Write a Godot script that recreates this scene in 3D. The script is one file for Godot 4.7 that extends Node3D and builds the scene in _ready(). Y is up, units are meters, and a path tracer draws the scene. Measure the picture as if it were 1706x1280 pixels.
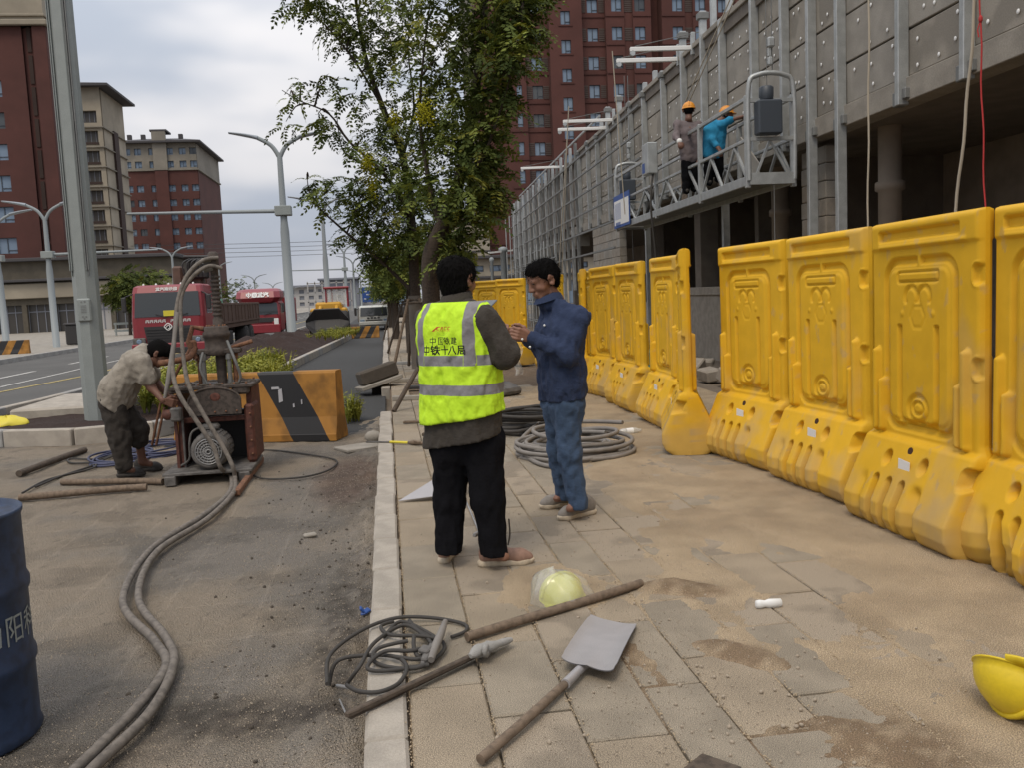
extends Node3D
var M := {}
var T := {}
var used := {}
var rng := RandomNumberGenerator.new()
const UP := Vector3.UP
const I := Transform3D.IDENTITY
# ---------------------------------------------------------------- naming
func nm(s: String) -> String:
	var n: int = used.get(s, 0)
	used[s] = n + 1
	return s if n == 0 else "%s_%03d" % [s, n]
func tag(o: Node3D, label: String, category := "", group := "", kind := "") -> Node3D:
	if label: o.set_meta("label", label)
	if category: o.set_meta("category", category)
	if group: o.set_meta("group", group)
	if kind: o.set_meta("kind", kind)
	return o
func thing(called: String, label: String, category: String, at := Vector3.ZERO, turn := 0.0, group := "") -> Node3D:
	var o := Node3D.new()
	o.name = nm(called)
	add_child(o)
	o.position = at
	o.rotation.y = turn
	return tag(o, label, category, group)
func dup(src: Node3D, called: String, at: Vector3, turn: float, label: String) -> Node3D:
	var o: Node3D = src.duplicate()
	o.name = nm(called)
	add_child(o)
	o.position = at
	o.rotation.y = turn
	return tag(o, label)
func S() -> SurfaceTool:
	var st := SurfaceTool.new()
	st.begin(Mesh.PRIMITIVE_TRIANGLES)
	st.set_smooth_group(-1)
	return st
func inst(called: String, m: Mesh, mat: Material, parent: Node = self) -> MeshInstance3D:
	var o := MeshInstance3D.new()
	o.name = nm(called) if parent == self else called
	o.mesh = m
	o.material_override = mat
	parent.add_child(o, true)
	return o
func fin(st: SurfaceTool) -> ArrayMesh:
	st.generate_normals()
	st.index()
	return st.commit()
func obj(called: String, st: SurfaceTool, mat: Material, parent: Node = self) -> MeshInstance3D:
	return inst(called, fin(st), mat, parent)
func struct(called: String, st: SurfaceTool, mat: Material, parent: Node = self) -> MeshInstance3D:
	var o := obj(called, st, mat, parent)
	if parent == self: o.set_meta("kind", "structure")
	return o
func one(called: String, st: SurfaceTool, mat: Material, label: String, category: String, group := "") -> MeshInstance3D:
	var o := obj(called, st, mat)
	tag(o, label, category, group)
	return o
func multi(called: String, m: Mesh, mat: Material, xf: Array, parent: Node = self, cols := []) -> MultiMeshInstance3D:
	var mm := MultiMesh.new()
	mm.transform_format = MultiMesh.TRANSFORM_3D
	mm.use_colors = cols.size() > 0
	mm.mesh = m
	mm.instance_count = xf.size()
	for i in xf.size():
		mm.set_instance_transform(i, xf[i])
		if cols.size(): mm.set_instance_color(i, cols[i])
	var o := MultiMeshInstance3D.new()
	o.name = nm(called) if parent == self else called
	o.multimesh = mm
	o.material_override = mat
	parent.add_child(o, true)
	o.set_meta("kind", "stuff")
	return o
# ---------------------------------------------------------------- shapes
func tri(st: SurfaceTool, a: Vector3, b: Vector3, c: Vector3) -> void:
	st.add_vertex(a); st.add_vertex(c); st.add_vertex(b)
func quad(st: SurfaceTool, a: Vector3, b: Vector3, c: Vector3, d: Vector3) -> void: # counter-clockwise seen from outside
	tri(st, a, b, c); tri(st, a, c, d)
func box(st: SurfaceTool, c: Vector3, s: Vector3, bev := 0.0, t := I) -> void:
	st.set_smooth_group(-1)
	var h := s * 0.5
	bev = minf(bev, minf(h.x, minf(h.y, h.z)) * 0.7)
	if bev <= 0.0:
		for ax in 3:
			for sg in [-1.0, 1.0]:
				var u := (ax + 1) % 3
				var v := (ax + 2) % 3
				var p := []
				for k in [[-1, -1], [1, -1], [1, 1], [-1, 1]]:
					var q := Vector3.ZERO
					q[ax] = h[ax] * sg; q[u] = h[u] * k[0] * sg; q[v] = h[v] * k[1]
					p.append(t * (c + q))
				quad(st, p[0], p[1], p[2], p[3])
		return
	var P := {}
	for i in 8:
		var sg := Vector3(1 if i & 1 else -1, 1 if i & 2 else -1, 1 if i & 4 else -1)
		for ax in 3:
			var q := h - Vector3.ONE * bev
			q[ax] = h[ax]
			P[i * 3 + ax] = t * (c + q * sg)
	for ax in 3:
		var u := (ax + 1) % 3
		var v := (ax + 2) % 3
		for sg in [0, 1]:
			var b0: int = sg << ax
			var k := [b0, b0 | 1 << u, b0 | 1 << u | 1 << v, b0 | 1 << v]
			if sg == 0: k.reverse()
			quad(st, P[k[0] * 3 + ax], P[k[1] * 3 + ax], P[k[2] * 3 + ax], P[k[3] * 3 + ax])
		for su in [0, 1]:
			for sv in [0, 1]:
				var a: int = su << u | sv << v
				var b := a | 1 << ax
				if su == sv: quad(st, P[a * 3 + u], P[b * 3 + u], P[b * 3 + v], P[a * 3 + v])
				else: quad(st, P[a * 3 + v], P[b * 3 + v], P[b * 3 + u], P[a * 3 + u])
	for i in 8:
		var odd := (i & 1) ^ (i >> 1 & 1) ^ (i >> 2 & 1)
		if odd: tri(st, P[i * 3], P[i * 3 + 1], P[i * 3 + 2])
		else: tri(st, P[i * 3], P[i * 3 + 2], P[i * 3 + 1])
func at(p: Vector3, b := Basis.IDENTITY) -> Transform3D:
	return Transform3D(b, p)
func bar(st: SurfaceTool, a: Vector3, b: Vector3, w: float, h := -1.0, bev := 0.0, side := Vector3.ZERO) -> void: # square bar between two points
	var z := (b - a).normalized()
	var x := (side if side != Vector3.ZERO else (UP if absf(z.y) < 0.9 else Vector3.RIGHT)).cross(z).normalized()
	box(st, Vector3.ZERO, Vector3(w, w if h < 0 else h, a.distance_to(b)), bev, Transform3D(Basis(x, z.cross(x), z), (a + b) * 0.5))
func ring(st: SurfaceTool, A: PackedVector3Array, B: PackedVector3Array) -> void: # A below B, both counter-clockwise from above
	var n := A.size()
	for i in n:
		var j := (i + 1) % n
		quad(st, A[i], A[j], B[j], B[i])
func cap(st: SurfaceTool, A: PackedVector3Array, up: bool) -> void:
	st.set_smooth_group(-1)
	var c := Vector3.ZERO
	for p in A: c += p
	c /= A.size()
	for i in A.size():
		var j := (i + 1) % A.size()
		if up: tri(st, c, A[i], A[j])
		else: tri(st, c, A[j], A[i])
func loft(st: SurfaceTool, rings: Array, caps := true, smooth := 0) -> void:
	st.set_smooth_group(smooth)
	for i in rings.size() - 1: ring(st, rings[i], rings[i + 1])
	if caps:
		cap(st, rings[0], false)
		cap(st, rings[-1], true)
	st.set_smooth_group(-1)
func tube(st: SurfaceTool, pts: Array, r, n := 8, caps := true, smooth := 0) -> void: # r: number or array
	var rings := []
	var x := Vector3.ZERO
	for i in pts.size():
		var d: Vector3 = (pts[mini(i + 1, pts.size() - 1)] - pts[maxi(i - 1, 0)]).normalized()
		if x == Vector3.ZERO: x = (Vector3.RIGHT if absf(d.x) < 0.8 else UP)
		x = (x - d * x.dot(d)).normalized()
		var y := d.cross(x)
		var R: float = r[i] if r is Array else r
		var k := PackedVector3Array()
		for j in n:
			var a := TAU * j / n
			k.append(pts[i] + (x * cos(a) + y * sin(a)) * R)
		rings.append(k)
	loft(st, rings, caps, smooth)
func lathe(st: SurfaceTool, prof: Array, n := 16, t := I, caps := true, smooth := 0) -> void: # [[r, y], ...] upwards
	var rings := []
	for p in prof:
		var k := PackedVector3Array()
		for j in n:
			var a := -TAU * j / n
			k.append(t * Vector3(cos(a) * p[0], p[1], sin(a) * p[0]))
		rings.append(k)
	loft(st, rings, caps, smooth)
func ball(st: SurfaceTool, c: Vector3, r: Vector3, n := 10, b := Basis.IDENTITY) -> void:
	var pr := []
	for i in n + 1:
		var a := -PI / 2 + PI * i / n
		pr.append([maxf(cos(a), 0.002), sin(a)])
	lathe(st, pr, n * 2, Transform3D(b * Basis.from_scale(r), c), false)
func extrude(st: SurfaceTool, poly: PackedVector2Array, depth: float, t := I, bev := 0.0) -> void: # polygon in x, y; from z = 0 to z = depth
	if Geometry2D.is_polygon_clockwise(poly): poly.reverse()
	var idx := Geometry2D.triangulate_polygon(poly)
	st.set_smooth_group(-1)
	for i in range(0, idx.size(), 3):
		var q := [poly[idx[i]], poly[idx[i + 1]], poly[idx[i + 2]]]
		if (q[1] - q[0]).cross(q[2] - q[0]) < 0: q = [q[0], q[2], q[1]]
		tri(st, t * Vector3(q[0].x, q[0].y, depth), t * Vector3(q[1].x, q[1].y, depth), t * Vector3(q[2].x, q[2].y, depth))
		tri(st, t * Vector3(q[0].x, q[0].y, 0), t * Vector3(q[2].x, q[2].y, 0), t * Vector3(q[1].x, q[1].y, 0))
	for i in poly.size():
		var a := poly[i]
		var b := poly[(i + 1) % poly.size()]
		quad(st, t * Vector3(a.x, a.y, 0), t * Vector3(b.x, b.y, 0), t * Vector3(b.x, b.y, depth), t * Vector3(a.x, a.y, depth))
func poly(a: Array) -> PackedVector2Array:
	var p := PackedVector2Array()
	for i in range(0, a.size(), 2): p.append(Vector2(a[i], a[i + 1]))
	return p
func smooth(pts: Array, n := 6) -> Array: # Catmull-Rom through the points
	var o := []
	for i in pts.size() - 1:
		var p0 = pts[maxi(i - 1, 0)]
		var p3 = pts[mini(i + 2, pts.size() - 1)]
		for k in n: o.append(pts[i].cubic_interpolate(pts[i + 1], p0, p3, float(k) / n))
	o.append(pts[-1])
	return o
func glyphs(st: SurfaceTool, chars: Array, w: float, f: Callable, pitch := 11.0) -> void: # strokes on a 10 x 10 grid; f(u, v) -> point; flat bars
	for ci in chars.size():
		for s in chars[ci]:
			for i in range(0, s.size() - 2, 2):
				var a := Vector2(s[i] + ci * pitch, s[i + 1])
				var b := Vector2(s[i + 2] + ci * pitch, s[i + 3])
				var d := (b - a).normalized() * w * 0.5
				var n := Vector2(-d.y, d.x)
				a -= d; b += d
				quad(st, f.call(a.x - n.x, a.y - n.y), f.call(b.x - n.x, b.y - n.y), f.call(b.x + n.x, b.y + n.y), f.call(a.x + n.x, a.y + n.y))
const HAN := {
	"zhong": [[1, 3, 1, 8, 9, 8, 9, 3, 1, 3], [5, 10, 5, 0]],
	"guo": [[1, 0, 1, 9.5, 9, 9.5, 9, 0, 1, 0], [3, 7.5, 7, 7.5], [3, 5, 7, 5], [2.7, 2, 7.3, 2], [5, 7.5, 5, 2], [6, 4, 6.6, 3]],
	"tie": [[2, 10, 0.3, 7], [1.2, 8, 3.8, 8], [0.8, 6, 3.6, 6], [0.5, 4, 3.8, 4], [2.2, 6, 2.2, 0.5, 3.8, 1.8], [5.6, 9.3, 5, 7], [5, 7.6, 9.4, 7.6], [4.4, 5, 9.8, 5], [7.2, 10, 7.2, 5, 6.2, 2, 4.3, 0], [7.2, 5, 8.2, 2, 9.9, 0]],
	"jian": [[0.5, 9, 3, 9, 1.2, 6, 3, 6, 2, 3, 0.2, 0.8], [1.2, 4, 2.5, 1.5, 5, 0.4, 9.9, 0.2], [4.2, 9, 8.6, 9, 8.6, 5.8, 4.2, 5.8], [3.6, 7.4, 9.8, 7.4], [4.2, 4.3, 8.8, 4.3], [3.6, 2.6, 9.5, 2.6], [6.4, 10, 6.4, 1]],
	"shi": [[0.5, 5.6, 9.5, 5.6], [5, 10, 5, 0]],
	"ba": [[3.8, 8.6, 3, 4.5, 0.5, 0.5], [5.8, 9.4, 7, 4.5, 9.6, 0.5]],
	"ju": [[1.6, 9.5, 8.6, 9.5, 8.6, 7, 1.6, 7], [1.6, 9.5, 1.6, 4, 0.4, 0.2], [1.8, 5, 9.2, 5, 9, 1, 8, 0.2], [3.4, 3.4, 3.4, 0.8, 6.8, 0.8, 6.8, 3.4, 3.4, 3.4]],
	"zhong4": [[8, 9.8, 2, 9], [0.6, 7.8, 9.4, 7.8], [2, 6.4, 8, 6.4, 8, 3.4, 2, 3.4, 2, 6.4], [2, 4.9, 8, 4.9], [5, 9.2, 5, 0.3], [1.4, 1.9, 8.6, 1.9], [0.3, 0.3, 9.7, 0.3]],
	"qi": [[1, 9.4, 2.4, 8.2], [0.4, 6.6, 1.8, 5.4], [0.6, 0.4, 2.6, 3.6], [4.6, 10, 3.2, 6.6], [4.2, 8.6, 9.2, 8.6], [4.2, 6.9, 8.6, 6.9], [3.8, 5.2, 8, 5.2, 8.3, 1, 9.8, 0.4, 9.8, 2]],
	"han": [[1, 9.4, 2.4, 8.2], [0.4, 6.6, 1.8, 5.4], [0.6, 0.4, 2.6, 3.6], [3.4, 8.6, 9.2, 8.6, 8, 4.4, 6, 1.6, 3.2, 0.2], [4.2, 7, 6.4, 2.6, 9.8, 0.2]],
	"dong": [[0.6, 8.4, 4.4, 8.4], [0.2, 6, 4.8, 6], [2.2, 6, 1, 2.2, 4.2, 2.8], [5, 7, 9.4, 7, 9, 1, 7.8, 0.4], [7, 10, 6.8, 5, 4.6, 0.4]],
	"yang": [[1, 0, 1, 9.4, 3.8, 9.4, 2.4, 6.4, 3.8, 4, 2.6, 2.8], [5, 0.4, 5, 9.2, 9.2, 9.2, 9.2, 0.4], [5, 5, 9.2, 5], [5, 0.8, 9.2, 0.8]],
	"ke": [[4.2, 9.8, 0.6, 8.6], [0.2, 6.8, 4.8, 6.8], [2.5, 9, 2.5, 0], [2.4, 6.4, 0.2, 3], [2.6, 5.4, 4.6, 3.8], [5.8, 8.6, 7, 7.6], [5.6, 6, 6.8, 5], [5, 3, 9.9, 4], [8.2, 10, 8.2, 0]],
}
# ---------------------------------------------------------------- smooth-union bones, meshed with surface nets
# bone: [a, b, ra, rb]; cuts: planes [normal, distance] that keep n.p < d
func bones(B: Array, h: float, k := 0.03, cuts := [], wob := 0.0, seed_ := 1, wscale := Vector3.ONE) -> Array:
	var lo := Vector3.INF
	var hi := -Vector3.INF
	for b in B:
		var r: float = maxf(b[2], b[3]) + k * 0.5 + h * 2
		lo = lo.min(b[0].min(b[1]) - Vector3.ONE * r)
		hi = hi.max(b[0].max(b[1]) + Vector3.ONE * r)
	var nz := FastNoiseLite.new()
	nz.seed = seed_
	nz.frequency = 9.0
	nz.fractal_octaves = 2
	const BL := 5
	var n := Vector3i(((hi - lo) / (h * BL)).ceil()) * BL + Vector3i.ONE
	var sx := 1
	var sy := n.x
	var sz := n.x * n.y
	var V := PackedFloat32Array()
	V.resize(n.x * n.y * n.z)
	V.fill(9.0)
	var cell := PackedInt32Array()
	cell.resize(V.size())
	cell.fill(-1)
	var act := []
	var reach := h * BL * 0.87 + k * 0.3 + wob + h
	var nb := B.size()
	var near := []
	for bz in range(0, n.z - 1, BL):
		for by in range(0, n.y - 1, BL):
			for bx in range(0, n.x - 1, BL):
				var c := lo + Vector3(bx + BL * 0.5, by + BL * 0.5, bz + BL * 0.5) * h
				var ds := PackedFloat32Array()
				var m := 9.0
				for b in B:
					var ab: Vector3 = b[1] - b[0]
					var q: Vector3 = c - b[0]
					var t := clampf(q.dot(ab) / maxf(ab.length_squared(), 1e-9), 0.0, 1.0)
					var d: float = (q - ab * t).length() - lerpf(b[2], b[3], t)
					ds.append(d)
					m = minf(m, d)
				if m > reach: continue
				var full := m
				for pl in cuts: full = maxf(full, pl[0].dot(c) - pl[1])
				if full > reach: continue
				if m < -reach * 1.6 - k and (cuts.is_empty() or full < -reach * 1.6 - k):
					for z in BL + 1:
						for y in BL + 1:
							for x in BL + 1: V[bx + x + (by + y) * sy + (bz + z) * sz] = -9.0
					continue
				near.clear()
				for i in nb:
					if ds[i] < m + h * BL * 1.75 + k: near.append(B[i])
				act.append(Vector3i(bx, by, bz))
				for z in BL + 1:
					for y in BL + 1:
						for x in BL + 1:
							var id := bx + x + (by + y) * sy + (bz + z) * sz
							if absf(V[id]) < 8.0: continue
							var p := lo + Vector3(bx + x, by + y, bz + z) * h
							var d := 9.0
							for b in near:
								var ab: Vector3 = b[1] - b[0]
								var q: Vector3 = p - b[0]
								var t := clampf(q.dot(ab) / maxf(ab.length_squared(), 1e-9), 0.0, 1.0)
								var e: float = (q - ab * t).length() - lerpf(b[2], b[3], t)
								var hh := maxf(k - absf(d - e), 0.0) / k
								d = minf(d, e) - hh * hh * k * 0.25
							if wob > 0.0: d += wob * nz.get_noise_3dv(p * wscale)
							for pl in cuts: d = maxf(d, pl[0].dot(p) - pl[1])
							V[id] = d
	var P := PackedVector3Array()
	var off := [0, sx, sy, sx + sy, sz, sx + sz, sy + sz, sx + sy + sz]
	var cor := [Vector3(0, 0, 0), Vector3(1, 0, 0), Vector3(0, 1, 0), Vector3(1, 1, 0), Vector3(0, 0, 1), Vector3(1, 0, 1), Vector3(0, 1, 1), Vector3(1, 1, 1)]
	var edg := [[0, 1], [2, 3], [4, 5], [6, 7], [0, 2], [1, 3], [4, 6], [5, 7], [0, 4], [1, 5], [2, 6], [3, 7]]
	for a in act:
		for z in BL:
			for y in BL:
				for x in BL:
					var id: int = a.x + x + (a.y + y) * sy + (a.z + z) * sz
					var neg := 0
					for o in off:
						if V[id + o] < 0.0: neg += 1
					if neg == 0 or neg == 8 or cell[id] >= 0: continue
					var s := Vector3.ZERO
					var cnt := 0
					for e in edg:
						var v0 := V[id + off[e[0]]]
						var v1 := V[id + off[e[1]]]
						if (v0 < 0.0) != (v1 < 0.0):
							s += cor[e[0]].lerp(cor[e[1]], clampf(v0 / (v0 - v1), 0.0, 1.0))
							cnt += 1
					cell[id] = P.size()
					P.append(lo + (Vector3(a.x + x, a.y + y, a.z + z) + s / cnt) * h)
	var idx := PackedInt32Array()
	var N := PackedVector3Array()
	N.resize(P.size())
	var st3 := [sx, sy, sz]
	var seen := {}
	for a in act:
		for z in BL + 1:
			for y in BL + 1:
				for x in BL + 1:
					var id: int = a.x + x + (a.y + y) * sy + (a.z + z) * sz
					for ax in 3:
						var q := id + st3[ax] as int
						if q >= V.size() or (V[id] < 0.0) == (V[q] < 0.0): continue
						var u: int = st3[(ax + 1) % 3]
						var v: int = st3[(ax + 2) % 3]
						if id - u - v < 0: continue
						var key := id * 3 + ax
						if seen.has(key): continue
						seen[key] = true
						var i0 := cell[id]
						var i1 := cell[id - u]
						var i2 := cell[id - u - v]
						var i3 := cell[id - v]
						if mini(mini(i0, i1), mini(i2, i3)) < 0: continue
						if V[id] >= 0.0:
							var tm := i1
							i1 = i3
							i3 = tm
						var nn := (P[i2] - P[i0]).cross(P[i3] - P[i1])
						N[i0] += nn; N[i1] += nn; N[i2] += nn; N[i3] += nn
						idx.append_array([i0, i2, i1, i0, i3, i2])
	for i in N.size(): N[i] = N[i].normalized()
	var arr := []
	arr.resize(Mesh.ARRAY_MAX)
	arr[Mesh.ARRAY_VERTEX] = P
	arr[Mesh.ARRAY_NORMAL] = N
	arr[Mesh.ARRAY_INDEX] = idx
	return arr
func amesh(arrs: Array) -> ArrayMesh: # several array sets joined into one surface
	var P := PackedVector3Array()
	var N := PackedVector3Array()
	var C := PackedColorArray()
	var X := PackedInt32Array()
	for a in arrs:
		var o := P.size()
		P.append_array(a[Mesh.ARRAY_VERTEX])
		N.append_array(a[Mesh.ARRAY_NORMAL])
		if a[Mesh.ARRAY_COLOR] != null: C.append_array(a[Mesh.ARRAY_COLOR])
		for i in a[Mesh.ARRAY_INDEX]: X.append(i + o)
	var arr := []
	arr.resize(Mesh.ARRAY_MAX)
	arr[Mesh.ARRAY_VERTEX] = P
	arr[Mesh.ARRAY_NORMAL] = N
	if C.size() == P.size() and C.size() > 0: arr[Mesh.ARRAY_COLOR] = C
	arr[Mesh.ARRAY_INDEX] = X
	var m := ArrayMesh.new()
	m.add_surface_from_arrays(Mesh.PRIMITIVE_TRIANGLES, arr)
	return m
func strands(a: Array, n: int, L: float, down: Vector3) -> ArrayMesh: # short hairs rooted on a meshed scalp
	var P: PackedVector3Array = a[Mesh.ARRAY_VERTEX]
	var N: PackedVector3Array = a[Mesh.ARRAY_NORMAL]
	var r := RandomNumberGenerator.new()
	r.seed = 3
	var st := S()
	for k in n:
		var i := r.randi() % P.size()
		var t := (down - N[i] * down.dot(N[i])).normalized()
		var d := (N[i] * r.randf_range(0.25, 0.8) + t * 0.8 + Vector3(r.randfn(), r.randfn(), r.randfn()) * 0.25).normalized()
		var w := d.cross(N[i]).normalized() * 0.0016
		var q := P[i] + Vector3(r.randfn(), r.randfn(), r.randfn()) * 0.003
		tri(st, q - w, q + w, q + d * L * r.randf_range(0.6, 1.3))
	st.generate_normals()
	return st.commit()
# ---------------------------------------------------------------- materials
func noise(freq: float, oct: int, lo: float, hi: float, size := 512, type := FastNoiseLite.TYPE_SIMPLEX_SMOOTH, sd := 1, lo_at := 0.25, hi_at := 0.75) -> NoiseTexture2D:
	var f := FastNoiseLite.new()
	f.noise_type = type
	f.frequency = freq
	f.fractal_octaves = oct
	f.seed = sd
	var g := Gradient.new()
	g.offsets = PackedFloat32Array([lo_at, hi_at])
	g.colors = PackedColorArray([lin(lo, lo, lo), lin(hi, hi, hi)])
	var t := NoiseTexture2D.new()
	t.width = size
	t.height = size
	t.seamless = true
	t.noise = f
	t.color_ramp = g
	return t
func lin(r: float, g: float, b: float) -> Color:
	return Color(r, g, b).linear_to_srgb()
func mat(called: String, c: Color, rough := 0.8, tex: Texture2D = null, sc := 1.0, tex2: Texture2D = null, sc2 := 0.2, bump := 0.0, btex: Texture2D = null, metal := 0.0) -> StandardMaterial3D:
	var m := StandardMaterial3D.new()
	m.resource_name = called
	m.albedo_color = c
	m.roughness = rough
	m.metallic = metal
	if tex:
		m.albedo_texture = tex
		m.uv1_triplanar = true
		m.uv1_world_triplanar = true
		m.uv1_scale = Vector3.ONE * sc
	if tex2:
		m.detail_enabled = true
		m.detail_albedo = tex2
		m.detail_blend_mode = BaseMaterial3D.BLEND_MODE_MUL
		m.detail_uv_layer = BaseMaterial3D.DETAIL_UV_2
		m.uv2_triplanar = true
		m.uv2_world_triplanar = true
		m.uv2_scale = Vector3.ONE * sc2
	if bump > 0.0:
		m.heightmap_enabled = true
		m.heightmap_texture = btex if btex else tex
		m.heightmap_scale = bump
	M[called] = m
	return m
func textures() -> void:
	T.fine = noise(0.06, 4, 0.86, 1.0, 512, FastNoiseLite.TYPE_SIMPLEX_SMOOTH, 3)
	T.speck = noise(0.16, 3, 0.4, 1.0, 512, FastNoiseLite.TYPE_SIMPLEX, 5, 0.3, 0.7)
	T.cloud = noise(0.009, 5, 0.8, 1.0, 512, FastNoiseLite.TYPE_SIMPLEX_SMOOTH, 7)
	T.soft = noise(0.012, 5, 0.93, 1.0, 512, FastNoiseLite.TYPE_SIMPLEX_SMOOTH, 8)
	T.rust = noise(0.02, 5, 0.58, 1.0, 512, FastNoiseLite.TYPE_SIMPLEX_SMOOTH, 9, 0.3, 0.6)
	T.grit = noise(0.11, 4, 0.0, 1.0, 512, FastNoiseLite.TYPE_CELLULAR, 11, 0.1, 0.9)
	T.wrinkle = noise(0.018, 3, 0.0, 1.0, 512, FastNoiseLite.TYPE_SIMPLEX_SMOOTH, 13)
	T.weave = noise(0.22, 2, 0.85, 1.0, 256, FastNoiseLite.TYPE_SIMPLEX, 15)
	T.stain = noise(0.006, 4, 0.74, 1.0, 512, FastNoiseLite.TYPE_SIMPLEX_SMOOTH, 21, 0.32, 0.5)
	T.spot = noise(0.03, 3, 0.3, 1.0, 512, FastNoiseLite.TYPE_SIMPLEX_SMOOTH, 23, 0.22, 0.34)
func materials() -> void:
	mat("earth", lin(0.24, 0.19, 0.14), 0.95, T.cloud, 0.2, T.speck, 2.0, 1.5, T.speck)
	mat("lane_dirt", lin(0.35, 0.29, 0.222), 0.95, T.speck, 1.9, T.stain, 0.33, 2.2, T.grit)
	mat("fresh_asphalt", lin(0.042, 0.042, 0.041), 0.85, T.fine, 1.5, T.soft, 0.2, 0.5, T.grit)
	mat("road", lin(0.1, 0.097, 0.09), 0.85, T.fine, 1.0, T.cloud, 0.07, 0.3, T.grit)
	mat("line_white", lin(0.5, 0.49, 0.46), 0.8, T.rust, 0.8)
	mat("line_yellow", lin(0.42, 0.33, 0.13), 0.8, T.rust, 0.8)
	mat("slab_a", lin(0.45, 0.372, 0.277), 0.9, T.speck, 2.2, T.stain, 0.55, 0.4, T.speck)
	mat("slab_b", lin(0.43, 0.365, 0.275), 0.9, T.speck, 2.4, T.cloud, 0.6, 0.4, T.speck)
	mat("slab_c", lin(0.465, 0.378, 0.27), 0.9, T.speck, 2.0, T.cloud, 0.4, 0.4, T.speck)
	mat("kerb", lin(0.43, 0.385, 0.325), 0.85, T.fine, 2.5, T.cloud, 0.9, 0.3, T.speck)
	mat("kerb_gray", lin(0.36, 0.35, 0.33), 0.85, T.fine, 2.0, T.cloud, 0.6, 0.3, T.speck)
	mat("sand", lin(0.52, 0.40, 0.275), 0.95, T.speck, 1.7, T.cloud, 0.45, 0.9, T.speck)
	mat("damp_sand", lin(0.27, 0.195, 0.13), 0.95, T.speck, 2.0, T.cloud, 0.7, 1.0, T.speck)
	mat("stone", lin(0.36, 0.30, 0.23), 0.9, T.fine, 3.0)
	mat("soil", lin(0.055, 0.026, 0.018), 0.95, T.speck, 0.8, T.cloud, 0.2, 3.0, T.grit)
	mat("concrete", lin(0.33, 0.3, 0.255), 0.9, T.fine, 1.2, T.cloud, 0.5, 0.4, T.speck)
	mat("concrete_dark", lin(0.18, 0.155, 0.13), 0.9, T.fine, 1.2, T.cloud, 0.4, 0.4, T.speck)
	mat("concrete_rough", lin(0.17, 0.14, 0.11), 0.95, T.speck, 3.0, T.cloud, 1.5, 1.5, T.speck)
	mat("panel", lin(0.35, 0.325, 0.285), 0.92, T.fine, 1.6, T.cloud, 0.35, 0.25, T.speck)
	mat("panel_b", lin(0.325, 0.295, 0.25), 0.92, T.fine, 1.4, T.stain, 0.3, 0.25, T.speck)
	mat("disc", lin(0.8, 0.8, 0.78), 0.7)
	mat("galvanised", lin(0.47, 0.49, 0.49), 0.45, T.fine, 2.0, T.cloud, 0.8, 0.0, null, 0.45)
	mat("galvanised_dark", lin(0.22, 0.225, 0.22), 0.6, T.fine, 2.0, T.cloud, 0.5, 0.0, null, 0.3)
	mat("block", lin(0.36, 0.32, 0.27), 0.95, T.fine, 2.0, T.cloud, 0.9, 0.3, T.speck)
	mat("plaster", lin(0.28, 0.235, 0.19), 0.95, T.soft, 0.8, T.cloud, 0.3)
	mat("yellow_plastic", Color.WHITE, 0.55, T.soft, 0.8)
	M.yellow_plastic.metallic_specular = 0.3
	mat("sticker", lin(0.75, 0.74, 0.72), 0.5)
	mat("hole", lin(0.05, 0.02, 0.01), 0.9)
	mat("concrete_yellow", lin(0.36, 0.165, 0.026), 0.75, T.soft, 1.0, T.rust, 0.25)
	mat("paint_black", lin(0.013, 0.013, 0.015), 0.6, T.fine, 1.0)
	mat("paint_chip", lin(0.4, 0.4, 0.42), 0.8)
	mat("steel_grey", lin(0.4, 0.4, 0.4), 0.5, T.fine, 2.0, T.cloud, 1.0, 0.0, null, 0.5)
	mat("machine", lin(0.085, 0.066, 0.055), 0.75, T.rust, 1.8, T.cloud, 1.2, 0.4, T.speck)
	mat("machine_red", lin(0.12, 0.04, 0.026), 0.7, T.rust, 1.4, T.cloud, 1.1, 0.3, T.speck)
	mat("machine_grey", lin(0.14, 0.13, 0.12), 0.7, T.fine, 2.0, T.rust, 0.8, 0.3, T.speck)
	mat("rust", lin(0.21, 0.10, 0.055), 0.9, T.rust, 2.0, T.fine, 4.0)
	mat("hose", lin(0.19, 0.165, 0.14), 0.8, T.rust, 1.7, T.fine, 5.0, 0.2, T.speck)
	mat("hose_black", lin(0.05, 0.045, 0.04), 0.75, T.cloud, 2.0, T.fine, 4.0)
	mat("hose_grey", lin(0.23, 0.21, 0.19), 0.7, T.cloud, 1.6, T.fine, 4.0)
	mat("cable_blue", lin(0.035, 0.04, 0.085), 0.6)
	mat("wood", lin(0.2, 0.145, 0.1), 0.8, T.rust, 2.4, T.fine, 6.0, 0.3, T.speck)
	mat("wood_dark", lin(0.1, 0.075, 0.055), 0.85, T.rust, 2.0, T.fine, 6.0, 0.3, T.speck)
	mat("shovel_steel", lin(0.42, 0.405, 0.41), 0.5, T.soft, 1.3, T.fine, 5.0, 0.0, null, 0.3)
	mat("barrel_blue", lin(0.018, 0.037, 0.085), 0.5, T.rust, 1.1, T.cloud, 3.0)
	mat("windscreen", lin(0.035, 0.04, 0.044), 0.05)
	mat("paint_white", lin(0.72, 0.72, 0.70), 0.6)
	mat("pole_paint", lin(0.27, 0.295, 0.285), 0.5, T.soft, 0.7, T.fine, 2.0)
	mat("pole_far", lin(0.235, 0.26, 0.268), 0.55)
	mat("lamp_head", lin(0.27, 0.30, 0.33), 0.5)
	mat("truck_red", lin(0.22, 0.012, 0.02), 0.42, T.soft, 0.8)
	mat("truck_dark", lin(0.03, 0.028, 0.028), 0.6, T.fine, 1.0)
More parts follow.
